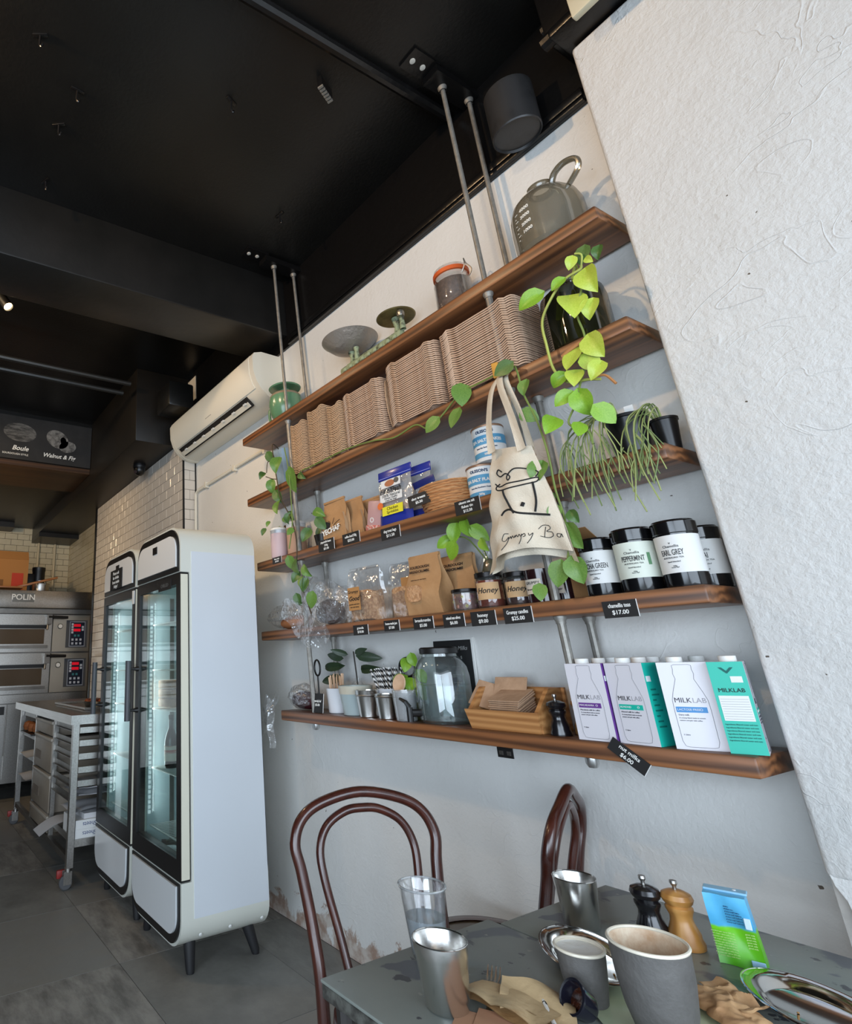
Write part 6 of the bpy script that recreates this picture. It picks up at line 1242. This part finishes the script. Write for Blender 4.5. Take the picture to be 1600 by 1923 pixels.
MILL = [(0, 0), (0.031, 0), (0.032, 0.008), (0.028, 0.018), (0.0285, 0.024), (0.021, 0.042), (0.0195, 0.052), (0.0225, 0.060), (0.0245, 0.064), (0.0245, 0.069), (0.021, 0.072), (0.026, 0.077), (0.029, 0.084), (0.026, 0.092), (0.016, 0.097), (0.008, 0.099), (0, 0.099)]
def mill(label, loc, m, s_=1.0, group='pepper mills'):
    t = thing('pepper_mill', label, 'pepper mill', loc, 0, group)
    part(t, 'mill_body', MB().lathe([(r * s_, h * s_) for r, h in MILL[:11]], 30), m); part(t, 'mill_head', MB().lathe([(r * s_, h * s_) for r, h in MILL[10:]], 30), m)
    part(t, 'mill_knob', MB().lathe([(0.004 * s_, 0.098 * s_), (0.0035 * s_, 0.104 * s_), (0.007 * s_, 0.110 * s_), (0.0065 * s_, 0.115 * s_), (0, 0.1165 * s_)], 16), steel)
    return t
mill_b = mat('black_lacquer', (22, 21, 24), 0.22, coat=0.5); mill_w = wood_mat('golden_beech', (176, 118, 56), (208, 152, 84), 1.0, 0.38, axis=2, coat=0.4); mill_o = wood_mat('old_oak', (128, 90, 54), (164, 122, 78), 1.0, 0.45, axis=2)
mill('black pepper mill beside the pine napkin box on the lowest shelf', (-1.172, 1.802, z), mill_b)
mill('wooden mill behind the black one on the lowest shelf', (-1.135, 1.872, z), mill_o, 1.02); mill('wooden mill next to the milk cartons on the lowest shelf', (-1.068, 1.888, z), mill_o, 1.02)
# milk cartons
def carton(label, x, y, rz, col, word, sub, side='plain', row=0):
    t = thing('milk_carton', label, 'milk carton', (x, y, z), rz, 'milk cartons'); w, d, h = 0.0525, 0.0345, 0.2055
    wm = mat('carton_white', (218, 216, 222), 0.4, coat=0.2) if word != 'OAT' else mat('carton_pale', (204, 214, 216), 0.4, coat=0.2)
    cm = mat('carton_' + col[0], col[1], 0.45)
    b = MB(); b.box(-w, w, -d, d, 0, h); b.mi = [0, 0, 0, 1, 0, 1]; part(t, 'carton_body', b, [wm, cm], smooth=0)
    part(t, 'cap', MB().lathe([(0.017, h), (0.018, h + 0.002), (0.018, h + 0.013), (0.015, h + 0.014), (0, h + 0.014)], 22, (-0.015, -0.006, 0.0)), white_pl)
    if row == 0:
        gl = mat('carton_grey_line', (120, 118, 124), 0.6); yy = -d - 0.0004
        out = [(-0.020, 0.198), (-0.0195, 0.188), (-0.0215, 0.178), (-0.019, 0.165), (-0.030, 0.135), (-0.036, 0.115), (-0.037, 0.09), (-0.036, 0.02), (-0.032, 0.008), (-0.024, 0.006), (0.024, 0.006), (0.032, 0.008), (0.036, 0.02), (0.037, 0.09), (0.036, 0.115), (0.030, 0.135), (0.019, 0.165), (0.0215, 0.178), (0.0195, 0.188), (0.020, 0.198), (0.015, 0.2), (-0.015, 0.2)]
        part(t, 'bottle_outline', MB().tube([(a, yy, c) for a, c in out], 0.00045, 4, closed=True), gl)
        letter(t, 'MILK', 0.0165, (-0.0150, yy, 0.114), (0, -1, 0), mat('carton_ink', (70, 68, 74), 0.7)); letter(t, 'LAB', 0.0165, (0.0185, yy, 0.114), (0, -1, 0), mat('carton_light_ink', (164, 162, 168), 0.7))
        part(t, 'colour_band', MB().box(-0.033, 0.030, yy - 0.0004, yy + 0.0002, 0.086, 0.099), cm); letter(t, word, 0.007, (-0.031, yy - 0.0006, 0.0925), (0, -1, 0), white_paper, align='LEFT'); letter(t, 'O', 0.008, (0.018, yy - 0.0006, 0.0925), (0, -1, 0), white_paper)
        letter(t, sub, 0.0052, (-0.031, yy, 0.080), (0, -1, 0), MATS['carton_ink'], align='LEFT'); letter(t, 'A creamy blend made to stretch', 0.004, (-0.031, yy, 0.073), (0, -1, 0), MATS['carton_ink'], align='LEFT'); letter(t, 'texture and pair with coffee', 0.004, (-0.031, yy, 0.067), (0, -1, 0), MATS['carton_ink'], align='LEFT'); letter(t, '1 Litre', 0.005, (-0.024, yy, 0.034), (0, -1, 0), MATS['carton_ink'])
        xx = w + 0.0004
        for sg in ((-1,) if side == 'facts' else (1,)):
            n_ = (sg, 0, 0); xs = sg * xx
            part(t, 'white_panel', MB().box(xs - 0.0003, xs + 0.0003, -0.026 if sg < 0 else -0.03, -0.004 if sg < 0 else -0.012, 0.158, 0.172), white_paper)
            if side == 'facts':
                part(t, 'nutrition_table', MB().box(xs - 0.0003, xs + 0.0003, -0.028, 0.028, 0.072, 0.128), white_paper)
                letter(t, 'MILKLAB', 0.013, (xs - 0.0005, 0, 0.140), n_, ink)
                for q in range(9): part(t, 'table_rule', MB().box(xs - 0.0006, xs + 0.0004, -0.026, 0.026, 0.076 + q * 0.0055, 0.0765 + q * 0.0055), gl)
                for q in range(6): letter(t, 'Ingredients filtered water and nuts', 0.0042, (xs - 0.0005, 0, 0.064 - q * 0.007), n_, mat('carton_teal_ink', (14, 96, 90), 0.7))
                letter(t, 'v', 0.03, (xs - 0.0005, 0, 0.188), n_, MATS['carton_teal_ink'], sx=2.2)
            else:
                for q in range(8): part(t, 'print_bar', MB().box(xs - 0.0003, xs + 0.0003, -0.022, 0.008 - 0.008 * (q % 3), 0.045 + q * 0.013, 0.049 + q * 0.013), mat('carton_dim_' + col[0], tuple(int(c * 0.65) for c in col[1]), 0.5))
    return t
PUR, TEAL, BLU = ('purple', (104, 58, 138)), ('teal', (26, 182, 160)), ('blue', (62, 136, 196))
carton('purple banded MILKLAB carton at the left of the milk row', -1.038, 1.79, 0.0, PUR, 'MACADAMIA', 'Macadamia milk for coffee')
carton('teal banded MILKLAB carton, second in the milk row', -0.926, 1.793, -0.10, TEAL, 'ALMOND', 'Almond milk for coffee')
c3 = carton('blue banded MILKLAB carton, third in the milk row', -0.803, 1.803, 0.30, BLU, 'LACTOSE FREE', 'Dairy milk')
carton('teal MILKLAB carton turned sideways at the right end of the milk row', -0.717, 1.824, PI / 2 + 0.30, TEAL, 'ALMOND', 'Almond milk for coffee', 'facts')
for k, (x_, c_) in enumerate(((-1.030, PUR), (-0.918, TEAL), (-0.806, BLU))):
    for r_ in (1, 2): 
        if k == 2 and r_ == 1: continue
        carton(['purple', 'teal', 'blue'][k] + ' milk carton in the ' + ['', 'second', 'rear'][r_] + ' row, only its cap showing', x_, 1.79 + 0.071 * r_, 0.0, c_, 'x', 'x', row=r_)
# ================================================================== TABLES AND CHAIRS
T = 0.715
tm = bpy.data.materials.new('worn_grey_paint'); tm.use_nodes = True
def _tab():
    nt = tm.node_tree; b = nt.nodes['Principled BSDF']; b.inputs['Roughness'].default_value = 0.34
    tc = nt.nodes.new('ShaderNodeTexCoord')
    def noise(sc, det, dist=0.0):
        n = nt.nodes.new('ShaderNodeTexNoise'); n.inputs['Scale'].default_value = sc; n.inputs['Detail'].default_value = det; n.inputs['Distortion'].default_value = dist; nt.links.new(tc.outputs['Object'], n.inputs['Vector']); return n
    def ramp(n, lo, hi, c0, c1):
        r = nt.nodes.new('ShaderNodeValToRGB'); r.color_ramp.elements[0].position = lo; r.color_ramp.elements[1].position = hi; r.color_ramp.elements[0].color = c0; r.color_ramp.elements[1].color = c1; nt.links.new(n.outputs['Fac'], r.inputs['Fac']); return r
    base = ramp(noise(4, 5), 0.3, 0.7, lin((128, 135, 130)), lin((146, 151, 144)))
    def over(col, n, lo, hi, c):
        f = ramp(n, lo, hi, (0, 0, 0, 1), (1, 1, 1, 1)); m = nt.nodes.new('ShaderNodeMix'); m.data_type = 'RGBA'
        nt.links.new(f.outputs['Color'], m.inputs[0]); nt.links.new(col, m.inputs[6]); m.inputs[7].default_value = lin(c); return m.outputs[2]
    c = over(base.outputs['Color'], noise(7, 4, 0.4), 0.58, 0.61, (100, 105, 112)); c = over(c, noise(24, 5), 0.64, 0.66, (76, 78, 82)); c = over(c, noise(46, 3), 0.71, 0.73, (168, 170, 160)); c = over(c, noise(3.1, 5, 0.5), 0.62, 0.70, (112, 108, 84))
    nt.links.new(c, b.inputs['Base Color'])
    bp = nt.nodes.new('ShaderNodeBump'); bp.inputs['Strength'].default_value = 0.12; bp.inputs['Distance'].default_value = 0.004; nt.links.new(noise(24, 5).outputs['Fac'], bp.inputs['Height']); nt.links.new(bp.outputs[0], b.inputs['Normal'])
_tab()
edge_m = mat('chipped_table_edge', (92, 92, 86), 0.6, var=((54, 52, 48), 30, 0.42, 0.6))
bent = mat('dark_bentwood', (58, 27, 21), 0.26, var=((84, 40, 28), 14, 0.35, 0.75, (1, 1, 0.4)), coat=0.6)
def table(label, x0, x1, y0, y1, h):
    t = thing('cafe_table', label, 'table', ((x0 + x1) / 2, (y0 + y1) / 2, 0), 0, 'worn grey cafe tables'); a, b_ = (x1 - x0) / 2, (y1 - y0) / 2
    part(t, 'table_top', MB().rbox(-a, a, -b_, b_, h - 0.006, h, 0.002, 2), tm); part(t, 'table_edge', MB().rbox(-a + 0.001, a - 0.001, -b_ + 0.001, b_ - 0.001, h - 0.03, h - 0.006, 0.002, 1), edge_m)
    for sx in (-1, 1):
        for sy in (-1, 1): part(t, 'leg', MB().tube([(sx * (a - 0.03), sy * (b_ - 0.03), h - 0.03), (sx * (a - 0.025), sy * (b_ - 0.025), 0)], [0.017, 0.013], 10), mat('dark_table_leg', (40, 36, 34), 0.5))
table('worn grey table nearer the camera, crowded with cups and napkins', -1.075, -0.30, 0.776, 1.252, T)
table('worn grey table against the pier, holding mills and the drink carton', -1.047, -0.27, 1.256, 1.668, T)

def chair(label, loc, rz, lean, hw=0.22, lw=0.185, top=0.89):
    t = thing('bentwood_chair', label, 'chair', loc, rz, 'bentwood cafe chairs')
    def yx(z): return -0.185 - lean * max(0, (z - 0.42)) / (top - 0.42)
    P_ = [(-0.23, -lw - 0.02, 0.0), (-0.19, -lw - 0.005, 0.22), (yx(0.44), -lw, 0.44), (yx(0.58), -lw - 0.008, 0.58), (yx(0.70), -hw + 0.012, 0.70), (yx(0.77), -hw, 0.77), (yx(0.83), -hw + 0.028, 0.83), (yx(0.868), -hw + 0.095, 0.868), (yx(top), 0, top)]
    pts = P_ + [(x, -y, z) for x, y, z in P_[-2::-1]]
    sp = spline(pts, 6); n = len(sp)
    part(t, 'back_hoop', MB().tube(sp, [0.0155 + 0.003 * abs(2 * i / (n - 1) - 1) for i in range(n)], 12), bent, 'outer bent hoop running down into the rear legs')
    hi = top - 0.042; iw = hw * 0.66
    Q = [(yx(0.44) + 0.012, -0.10, 0.44), (yx(0.55) + 0.008, -0.118, 0.55), (yx(0.68) + 0.004, -iw + 0.002, 0.68), (yx(0.755), -iw, 0.755), (yx(0.81), -iw + 0.03, 0.81), (yx(hi - 0.006), -iw + 0.09, hi - 0.006), (yx(hi), 0, hi)]
    qs = spline(Q + [(x, -y, z) for x, y, z in Q[-2::-1]], 6); part(t, 'inner_hoop', MB().tube(qs, 0.0125, 12), bent)
    part(t, 'seat_rim', MB().lathe([(0.165, 0.425), (0.198, 0.42), (0.208, 0.432), (0.205, 0.45), (0.19, 0.456), (0.165, 0.452)], 44), bent)
    part(t, 'seat', MB().lathe([(0, 0.436), (0.168, 0.436), (0.168, 0.448), (0.12, 0.444), (0, 0.441)], 40), mat('worn_seat_ply', (92, 78, 58), 0.35, var=((58, 44, 36), 5, 0.4, 0.7), coat=0.3))
    for sg in (-1, 1): part(t, 'front_leg', MB().tube([(0.12, sg * 0.13, 0.43), (0.15, sg * 0.155, 0.22), (0.175, sg * 0.175, 0.0)], [0.018, 0.016, 0.012], 12), bent)
    part(t, 'ring_stretcher', MB().tube([(0.168 * math.cos(a) - 0.01, 0.168 * math.sin(a), 0.22) for a in [q * 2 * PI / 40 for q in range(40)]], 0.009, 8, closed=True), bent)
    return t
chair('dark bentwood chair facing the table, its looped back showing fully', (-1.297, 1.222, 0), -0.35, 0.085)
chair('dark bentwood chair by the wall, its back seen edge on', (-1.462, 1.687, 0), 3.46, 0.12, hw=0.18, lw=0.165, top=0.90)

# ================================================================== ON THE TABLES
z = T + 0.0006
t = thing('water_cup', 'clear plastic cup half full of water', 'cup', (-1.022, 1.008, z))
wc = film('clear_tumbler', gloss=0.24, rough=0.02, haze=0.05, rgb=(232, 236, 240))
part(t, 'cup_wall', MB().lathe([(0, 0.002), (0.031, 0.0), (0.033, 0.004), (0.045, 0.118), (0.0475, 0.119), (0.048, 0.122), (0.046, 0.124), (0.0435, 0.120), (0.032, 0.006), (0, 0.005)], 36), wc)
part(t, 'rim', MB().tube([(0.0465 * math.cos(a), 0.0465 * math.sin(a), 0.1215) for a in [q * 2 * PI / 40 for q in range(40)]], 0.0022, 6, closed=True), film('cup_rim', gloss=0.5, rough=0.05, haze=0.35, rgb=(235, 238, 240)))
part(t, 'water', MB().lathe([(0, 0.006), (0.032, 0.007), (0.0388, 0.068), (0, 0.068)], 32), film('cup_water', gloss=0.16, rough=0.02, haze=0.42, rgb=(214, 224, 232), tint=(226, 236, 240)))
def steel_cup(label, x, y, r0, r1, h):
    t = thing('steel_cup', label, 'cup', (x, y, z), 0, 'steel cups on the tables')
    part(t, 'cup_wall', MB().lathe([(0, 0.0015), (r0 - 0.002, 0), (r0, 0.003), (r0 + (r1 - r0) * 0.80, h * 0.80), (r0 + (r1 - r0) * 0.83, h * 0.81), (r1, h - 0.001), (r1 - 0.0008, h), (r1 - 0.002, h - 0.002), (r0 - 0.002, 0.006), (0, 0.005)], 44), cup_steel)
    part(t, 'rim', MB().tube([((r1 - 0.0008) * math.cos(a), (r1 - 0.0008) * math.sin(a), h) for a in [q * 2 * PI / 48 for q in range(48)]], 0.0013, 6, closed=True), mat('polished_rim', (214, 212, 208), 0.15, 1.0))
steel_cup('brushed steel cup in front of the plastic water cup', -0.885, 0.900, 0.036, 0.0465, 0.096)
steel_cup('brushed steel cup at the table\'s back left corner before the second chair', -0.940, 1.388, 0.034, 0.0435, 0.092)
mill('black pepper mill on the table', (-0.826, 1.448, z), mill_b, 0.98, 'mills on the table'); mill('golden wooden mill on the table beside the black one', (-0.777, 1.470, z), mill_w, 0.98, 'mills on the table')
# drink carton, crumpled
t = thing('drink_carton', 'crumpled little drink carton, blue above and green below', 'carton', (-0.688, 1.478, z), 0.32)
def dc(u_, v_, two=False):
    a = u_ * 4; k = int(a) % 4; f = a - int(a); w, d = 0.033, 0.021
    pin = 1 - 0.16 * math.sin(PI * v_) ** 1.5; w *= (1.06 - 0.10 * v_) ; d *= pin
    c = [(-w, -d), (w, -d), (w, d), (-w, d)]; p, q = c[k], c[(k + 1) % 4]
    x = p[0] + (q[0] - p[0]) * f; y = p[1] + (q[1] - p[1]) * f
    if k == 0: y += 0.010 * math.sin(PI * f) * math.sin(PI * min(1, v_ * 1.1)) * (1 - 0.5 * v_) + 0.0025 * math.sin(8 * f + 6 * v_)
    return (x - 0.004 * v_, y + 0.003 * math.sin(5 * v_), 0.114 * v_)
b = MB().grid(dc, 24, 16, wrap=True); b.add([dc(i / 24, 1) for i in range(24)], [tuple(range(24))])
cm_ = bpy.data.materials.new('carton_print'); cm_.use_nodes = True
nt = cm_.node_tree; tc = nt.nodes.new('ShaderNodeTexCoord'); sp_ = nt.nodes.new('ShaderNodeSeparateXYZ'); nz = nt.nodes.new('ShaderNodeTexNoise'); nz.inputs['Scale'].default_value = 30; ad = nt.nodes.new('ShaderNodeMath'); ad.operation = 'MULTIPLY_ADD'; ad.inputs[1].default_value = 0.014; rp = nt.nodes.new('ShaderNodeValToRGB'); mrg = nt.nodes.new('ShaderNodeMapRange'); mrg.inputs['From Max'].default_value = 0.115
nt.links.new(tc.outputs['Object'], sp_.inputs[0]); nt.links.new(tc.outputs['Object'], nz.inputs['Vector']); nt.links.new(nz.outputs['Fac'], ad.inputs[0]); nt.links.new(sp_.outputs['Z'], ad.inputs[2]); nt.links.new(ad.outputs[0], mrg.inputs['Value']); nt.links.new(mrg.outputs[0], rp.inputs['Fac'])
e = rp.color_ramp.elements; e[0].position = 0.0; e[0].color = lin((88, 184, 34)); e[1].position = 0.60; e[1].color = lin((84, 176, 222)); q_ = rp.color_ramp.elements.new(0.56); q_.color = lin((120, 206, 40)); q_ = rp.color_ramp.elements.new(0.93); q_.color = lin((96, 186, 230)); nt.links.new(rp.outputs['Color'], nt.nodes['Principled BSDF'].inputs['Base Color']); nt.nodes['Principled BSDF'].inputs['Roughness'].default_value = 0.3
part(t, 'carton_body', b, cm_, smooth=30)
part(t, 'top_fold', MB().rbox(-0.036, 0.031, -0.003, 0.021, 0.1135, 0.1175, 0.001, 1), mat('carton_top_blue', (150, 200, 230), 0.35)); part(t, 'straw_hole', MB().lathe([(0.003, 0.1175), (0.003, 0.1185), (0, 0.1185)], 10, (0.012, 0.01, 0)), white_pl)
wp = mat('pale_green_print', (206, 232, 150), 0.7)
for q in range(10): letter(t, 'full cream dairy milk from' if q % 2 else 'nutrition per serve 200 mL', 0.0032, (-0.0185, -0.0215, 0.052 - q * 0.0042), (0, -1, 0), wp)
for q in range(9): letter(t, 'shake well before', 0.0034, (0.004, -0.0205, 0.104 - q * 0.0042), (0, -1, 0), mat('navy_print', (30, 66, 110), 0.7))
for q in range(6): letter(t, 'good milk', 0.0034, (0.022, -0.0215, 0.056 - q * 0.0042), (0, -1, 0), wp)
part(t, 'white_badge', MB().rbox(0.018, 0.028, -0.0225, -0.0205, 0.064, 0.082, 0.0008, 1), mat('pale_blue_badge', (206, 226, 240), 0.6)); part(t, 'pale_corner', MB().rbox(0.014, 0.034, -0.0235, -0.021, 0.001, 0.016, 0.0008, 1), mat('sky_corner', (164, 206, 232), 0.5))
# oval steel dishes
def oval(label, x, y, rz, a, b_, crumbs):
    t = thing('oval_dish', label, 'dish', (x, y, z), rz, 'oval steel dishes')
    part(t, 'dish', MB().lathe([(0, 0.001), (a * 0.66, 0.001), (a * 0.72, 0.004), (a * 0.84, 0.014), (a * 0.98, 0.017), (a, 0.0155), (a, 0.0175), (a * 0.97, 0.019), (a * 0.83, 0.0165), (a * 0.71, 0.007), (a * 0.65, 0.004), (0, 0.0035)], 56, sq=b_ / a), mat('mirror_steel', (206, 204, 200), 0.10, 1.0))
    part(t, 'dish_rim', MB().tube([(a * math.cos(q * PI / 28), b_ * math.sin(q * PI / 28), 0.0175) for q in range(56)], 0.0017, 6, closed=True), MATS['mirror_steel'])
    rnd = random.Random(int(x * 1000))
    for q in range(crumbs):
        an = rnd.uniform(0, 6.28); r_ = rnd.uniform(0.1, 0.6); part(t, 'crumb', MB().lathe([(0, 0), (0.002, 0.0008), (0.0015, 0.002), (0, 0.0025)], 6, (a * r_ * math.cos(an), b_ * r_ * math.sin(an), 0.0036)), mat('crumb', (200, 148, 84), 0.7))
    return t
oval('oval steel dish with crumbs behind the small grey cup', -0.842, 1.238, -0.62, 0.118, 0.074, 12)
oval('oval steel dish at the right edge beside the drink carton', -0.545, 1.366, -0.55, 0.122, 0.076, 6)
# stoneware mugs
dgry = mat('charcoal_stoneware', (98, 95, 92), 0.62, var=((78, 75, 72), 14, 0.35, 0.7), bump=(160, 0.15)); crm = mat('cream_glaze', (236, 226, 206), 0.25, coat=0.4)
foam = mat('coffee_stain', (246, 230, 206), 0.4, var=((192, 140, 92), 9, 0.42, 0.66))
def mug(label, x, y, outer, inner, h, rr, fill, dx=0):
    t = thing('stoneware_cup', label, 'cup', (x, y, z), 0, 'charcoal stoneware cups')
    part(t, 'outer_wall', MB().lathe(outer, 48), dgry); part(t, 'inner_glaze', MB().lathe(inner, 48), foam if fill == 'coffee' else crm)
    part(t, 'rim', MB().tube([(rr * math.cos(q * PI / 28), rr * math.sin(q * PI / 28), h) for q in range(56)], 0.0026, 8, closed=True), crm)
    return t
mug('large charcoal stoneware cup with coffee stained inside', -0.648, 1.112, [(0, 0), (0.034, 0), (0.038, 0.004), (0.048, 0.04), (0.0535, 0.08), (0.0555, 0.125)], [(0.0535, 0.125), (0.0515, 0.09), (0.046, 0.045), (0.03, 0.02), (0, 0.017)], 0.125, 0.0545, 'coffee')
t = mug('small charcoal stoneware cup of milk', -0.768, 1.112, [(0, 0), (0.027, 0), (0.030, 0.003), (0.035, 0.035), (0.0395, 0.078)], [(0.0375, 0.078), (0.0345, 0.05), (0.03, 0.03), (0, 0.028)], 0.078, 0.0385, 'milk')
part(t, 'milk_froth', MB().lathe([(0.0372, 0.0745), (0.02, 0.073), (0, 0.072)], 36), mat('milk_white', (246, 245, 242), 0.4, bump=(60, 0.4)))
# dark cup lid propped up
t = thing('jam_pot', 'tiny dark glass pot of jam lying tilted in front of the small cup', 'pot', (-0.742, 1.052, z + 0.024)); t.rotation_euler = (0.95, 0.35, -0.6)
part(t, 'pot_wall', MB().lathe([(0, -0.016), (0.019, -0.016), (0.021, -0.012), (0.0245, 0.012), (0.0265, 0.014), (0.0265, 0.017), (0.0225, 0.017), (0.0195, -0.008), (0, -0.009)], 32), mat('navy_black_glass', (24, 24, 34), 0.15, coat=0.5)); part(t, 'jam', MB().lathe([(0, -0.0085), (0.0195, -0.0075), (0.0205, 0.0), (0.012, -0.002), (0, 0.0)], 26), mat('dark_jam', (38, 20, 14), 0.15, coat=0.6, var=((80, 38, 20), 30, 0.45, 0.65), bump=(60, 0.6)))
# plate
t = thing('side_plate', 'pale green plate under the coffee cup and crumpled paper', 'plate', (-0.655, 1.165, T + 0.0003)); t.location.z = T + 0.0004
part(t, 'plate', MB().lathe([(0, 0.0003), (0.075, 0.0003), (0.118, 0.0022), (0.119, 0.0035), (0.10, 0.0022), (0.075, 0.0005 + 0.0004), (0, 0.0006)], 48), mat('celadon', (190, 200, 164), 0.3, coat=0.4))
# papers
kp = mat('brown_filter_paper', (204, 168, 118), 0.75, var=((182, 140, 90), 7, 0.4, 0.68), bump=(40, 0.25)); kp2 = mat('greaseproof', (206, 178, 136), 0.6, var=((168, 116, 62), 5, 0.58, 0.7), bump=(30, 0.3))
def sheet(fn, nu=22, nv=14, th=0.0009):
    b = MB().grid(fn, nu, nv); b.grid(lambda a, c: tuple(Vector(fn(a, c)) + Vector((0, 0, th))), nu, nv); return b
t = thing('crumpled_wrapper', 'crumpled pile of brown greaseproof wrapper on the near table', 'paper', (-0.822, 0.985, z)); t.rotation_euler = (0, 0, 0.35)
part(t, 'wrapper_sheet', sheet(lambda a, c: (-0.075 + 0.15 * a, -0.045 + 0.085 * c - 0.03 * (a - 0.5) * (1 - c), 0.003 + 0.016 * max(0, 0.5 - abs(a - 0.35)) * (1 - 0.75 * c) + 0.004 * math.sin(9 * a + 3 * c))), kp)
part(t, 'wrapper_sheet', sheet(lambda a, c: (-0.08 + 0.14 * a + 0.02 * c, -0.052 + 0.09 * c, 0.008 + 0.022 * (1 - a) * abs(math.sin(2.4 * a + 0.4)) * (1 - 0.6 * c) + 0.008 * abs(math.sin(7 * a + 2 * c)) * (1 - c))), kp2)
part(t, 'wrapper_sheet', sheet(lambda a, c: (-0.01 + 0.11 * a - 0.02 * c, -0.03 + 0.085 * c + 0.02 * a, 0.010 + 0.016 * c * (1 - a) + 0.006 * math.sin(6 * a + 5 * c))), kp2)
t = thing('brown_napkin', 'flat reddish brown napkin at the bottom edge of the near table', 'napkin', (-0.800, 0.905, z)); t.rotation_euler = (0, 0, 0.5); part(t, 'napkin_sheet', MB().rbox(-0.06, 0.06, -0.05, 0.04, 0, 0.0012, 0.0004, 1), mat('terracotta_paper', (196, 146, 112), 0.9)); part(t, 'napkin_sheet', MB().rbox(-0.03, 0.07, -0.035, 0.055, 0.0014, 0.0024, 0.0004, 1), MATS['terracotta_paper'])
t = thing('crumpled_paper', 'crumpled brown baking paper on the plate at the right', 'paper', (-0.632, 1.262, T + 0.0052)); t.rotation_euler = (0, 0, -0.5)
def rid(x, y, k, sd): return 1 - abs(mnoise.noise(Vector((x * k, y * k, sd)))) * 2
def crum(a, c):
    x, y = -0.06 + 0.12 * a, -0.04 + 0.075 * c; e = (math.sin(PI * a) * math.sin(PI * c)) ** 0.5
    return (x + 0.008 * mnoise.noise(Vector((x * 60, y * 60, 3))), y + 0.008 * mnoise.noise(Vector((x * 60, y * 60, 7))), 0.003 + e * (0.008 + 0.009 * rid(x, y, 24, 1.3) + 0.003 * rid(x, y, 60, 5)))
tp_ = mat('tan_paper', (196, 156, 112), 0.7, var=((166, 122, 82), 8, 0.4, 0.65), bump=(30, 0.4))
part(t, 'paper_sheet', sheet(crum, 44, 34), tp_, smooth=25)
def crum2(a, c):
    x, y = -0.05 + 0.09 * a, 0.0 + 0.045 * c; return (x + 0.006 * mnoise.noise(Vector((x * 70, y * 70, 2))), y, 0.013 + 0.011 * rid(x, y, 26, 9) * (0.3 + 0.7 * c) + 0.001 * math.sin(30 * a))
part(t, 'paper_sheet', sheet(crum2, 34, 22), tp_, smooth=25)
t = thing('dinner_fork', 'steel fork half under the crumpled wrapper', 'fork', (-0.878, 1.008, z + 0.003)); t.rotation_euler = (0.10, 0, 0.55)
for q in range(4): part(t, 'tine', MB().tube([(-0.0085 + 0.0057 * q, 0.005, 0.0045), (-0.0105 + 0.007 * q, 0.03, 0.003), (-0.0105 + 0.007 * q, 0.052, 0.008)], [0.0022, 0.0021, 0.0013], 6), cup_steel)
part(t, 'fork_neck', MB().tube([(0, 0.008, 0.0045), (0, -0.01, 0.0035), (0, -0.10, 0.0025)], [0.0095, 0.004, 0.0045], 10, flat=0.22), steel)
t = thing('paper_straw_piece', 'bent bit of black striped paper straw beside the wrapper', 'straw', (-0.768, 1.005, z)); t.rotation_euler = (0, 0, -0.75)
part(t, 'straw', MB().tube([(-0.035, 0, 0.012), (0.0, 0.0, 0.009), (0.05, 0.004, 0.004)], 0.0035, 8), mat('bold_striped_paper', (236, 232, 226), 0.7))
for q in range(4): part(t, 'black_stripe', MB().tube([(-0.030 + 0.018 * q, 0.0, 0.0115 - 0.0018 * q), (-0.022 + 0.018 * q, 0.0005, 0.0105 - 0.0018 * q)], 0.0037, 8), ink)
# crumbs on the near table
